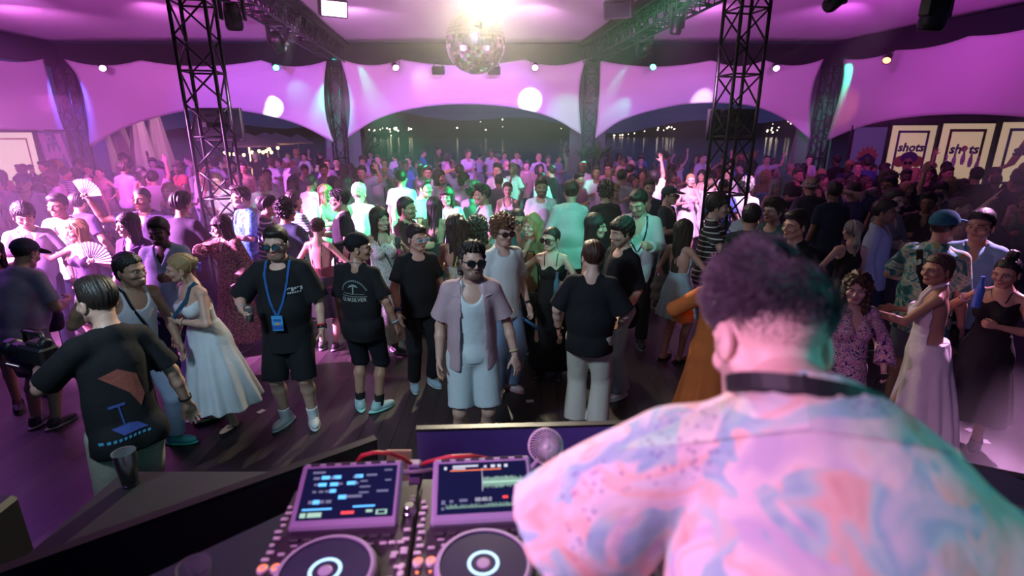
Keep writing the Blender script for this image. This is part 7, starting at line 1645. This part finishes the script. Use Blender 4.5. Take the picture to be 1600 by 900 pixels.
def region(px):
    for lim, nm in ((60, 'by left posters'), (150, 'near left corner column'), (265, 'before closed parasols'), (345, 'behind left tower'), (440, 'before open umbrellas'), (520, 'left of green column'), (600, 'right of green column'), (690, 'left under middle arch'), (780, 'under middle arch peak'), (870, 'right under middle arch'), (945, 'by third column'), (1040, 'left under right arch'), (1120, 'left of right tower'), (1190, 'behind right tower'), (1260, 'right of right tower'), (1330, 'by right corner column'), (1400, 'before bowling ball poster'), (1475, 'before curly hair poster'), (1560, 'before bowling pin poster')):
        if px < lim: return nm
    return 'before arm poster'
def depth(y): return 'near' if y < 9.5 else 'middle' if y < 12.5 else 'back' if y < 16.5 else 'farthest'
def add_bg(x, y):
    if any((x-a)**2+(y-b_)**2 < (.27 if y > 9 else .34) for a, b_ in ALL): return False
    for tx, ty in ((-3.93, 7.2), (3.05, 7.6), (-3.93, 7.75), (3.05, 8.15)):
        if (x-tx)**2+(y-ty)**2 < .42: return False
    for ox, oy in PLANTS:
        if (x-ox)**2+(y-oy)**2 < .8: return False
    for cx_ in COLX:
        if abs(x-cx_) < .9 and abs(y-17.3) < .75: return False
    d_ = y*math.cos(PITCH)+(CH-1.7)*math.sin(PITCH); px = 800+FPX*x/d_
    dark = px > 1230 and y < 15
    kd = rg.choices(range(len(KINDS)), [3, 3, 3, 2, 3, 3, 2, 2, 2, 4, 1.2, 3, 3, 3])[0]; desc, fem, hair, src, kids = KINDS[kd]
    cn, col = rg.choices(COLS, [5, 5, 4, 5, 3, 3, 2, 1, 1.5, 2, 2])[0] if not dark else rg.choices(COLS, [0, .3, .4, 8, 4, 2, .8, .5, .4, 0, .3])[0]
    hn, hcol = rg.choices(HC, [5, 5, 0, 2.5, 2.2 if fem else .8, .8 if not fem else .2])[0]; sk = rg.choice([FAIR, LIGHT, LIGHT, TAN, TAN, BROWN, DARK])
    face = rg.choice([rg.gauss(0, 35), rg.gauss(180, 40), rg.uniform(-180, 180), rg.gauss(0, 30)]); h = rg.gauss(1.66 if fem else 1.77, .05)
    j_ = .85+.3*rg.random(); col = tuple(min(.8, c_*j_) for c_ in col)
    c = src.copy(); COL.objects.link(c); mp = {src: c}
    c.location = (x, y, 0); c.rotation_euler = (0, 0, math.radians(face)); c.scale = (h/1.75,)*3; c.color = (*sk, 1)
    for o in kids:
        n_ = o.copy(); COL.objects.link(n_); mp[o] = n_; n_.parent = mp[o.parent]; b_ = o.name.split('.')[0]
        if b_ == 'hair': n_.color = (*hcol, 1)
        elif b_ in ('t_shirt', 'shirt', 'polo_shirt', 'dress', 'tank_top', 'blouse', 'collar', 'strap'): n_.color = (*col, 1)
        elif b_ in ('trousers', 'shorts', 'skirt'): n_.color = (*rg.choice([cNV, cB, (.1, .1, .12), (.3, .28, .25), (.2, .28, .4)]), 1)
    ALL.append((x, y)); BG.append(dict(o=c, px=px, y=y, words=(cn, desc, hn, HN[hair], fem), face=(face+180) % 360-180)); return True
COLX = [at_y((a+b_)/2, 165, YB+.3)[0] for a, b_ in ((92, 128), (520, 531), (926, 919), (1302, 1279))]
PLANTS = [tuple(at_y(a, b_, c_)[:2]) for a, b_, c_ in ((936, 232, 16.2), (913, 236, 16.0), (562, 222, 18.6))]+[tuple(at_y(a, 240, b_)[:2]) for a, b_ in ((163, 18.4), (191, 19.5), (223, 18.5), (251, 19.6), (1246, 20.0))]
tries = 0; NB = 205
while len(BG) < NB and tries < 20000:
    tries += 1; q = rg.random()
    if q < .20: y = rg.uniform(16.3, 22.0); px = rg.uniform(120, 1360)
    elif q < .80: y = 8.6+8.2*rg.random()**.9; px = rg.uniform(-30, 1640)
    else: y = rg.uniform(5.6, 11.0); px = rg.uniform(1270, 1640)
    d_ = y*math.cos(PITCH)+.23; x = (px-800)*d_/FPX
    if x < -12.7+.02*(17-y) or x > 9.2+.2*(17-y) and y < 17.6: continue
    if y > 16.4 and (x < -13 or x > 8.9): continue
    if y > 18 and px < 290: continue
    add_bg(x, y)
for desc, fem, hair, src, kids in KINDS:
    for o in reversed(kids): bpy.data.objects.remove(o)
    bpy.data.objects.remove(src)
# a label that singles each one out
from collections import defaultdict
def base_label(b):
    cn, desc, hn, hs, fem = b['words']; who = 'woman' if fem else 'man'
    f = b['face']; turn = 'facing front' if abs(f) < 50 else 'back turned' if abs(f) > 125 else 'facing left' if f < 0 else 'facing right'
    return '%s in %s %s, %s, %s, %s' % (who, cn, desc, 'bald' if hs == '' else '%s %s hair' % (hs, hn.split()[-1]), turn, region(b['px']))
groups = defaultdict(list)
for b in BG: groups[base_label(b)].append(b)
ORD = ['nearest ', 'second nearest ', 'third nearest ', 'fourth nearest ']
for lab, bs in groups.items():
    bs.sort(key=lambda b: b['y'])
    for i, b in enumerate(bs):
        tag(b['o'], lab if len(bs) == 1 else (ORD[i] if len(bs) > 2 or i == 0 else 'farther ')+lab, 'person', 'people in the crowd'); b['o'].name = 'person'
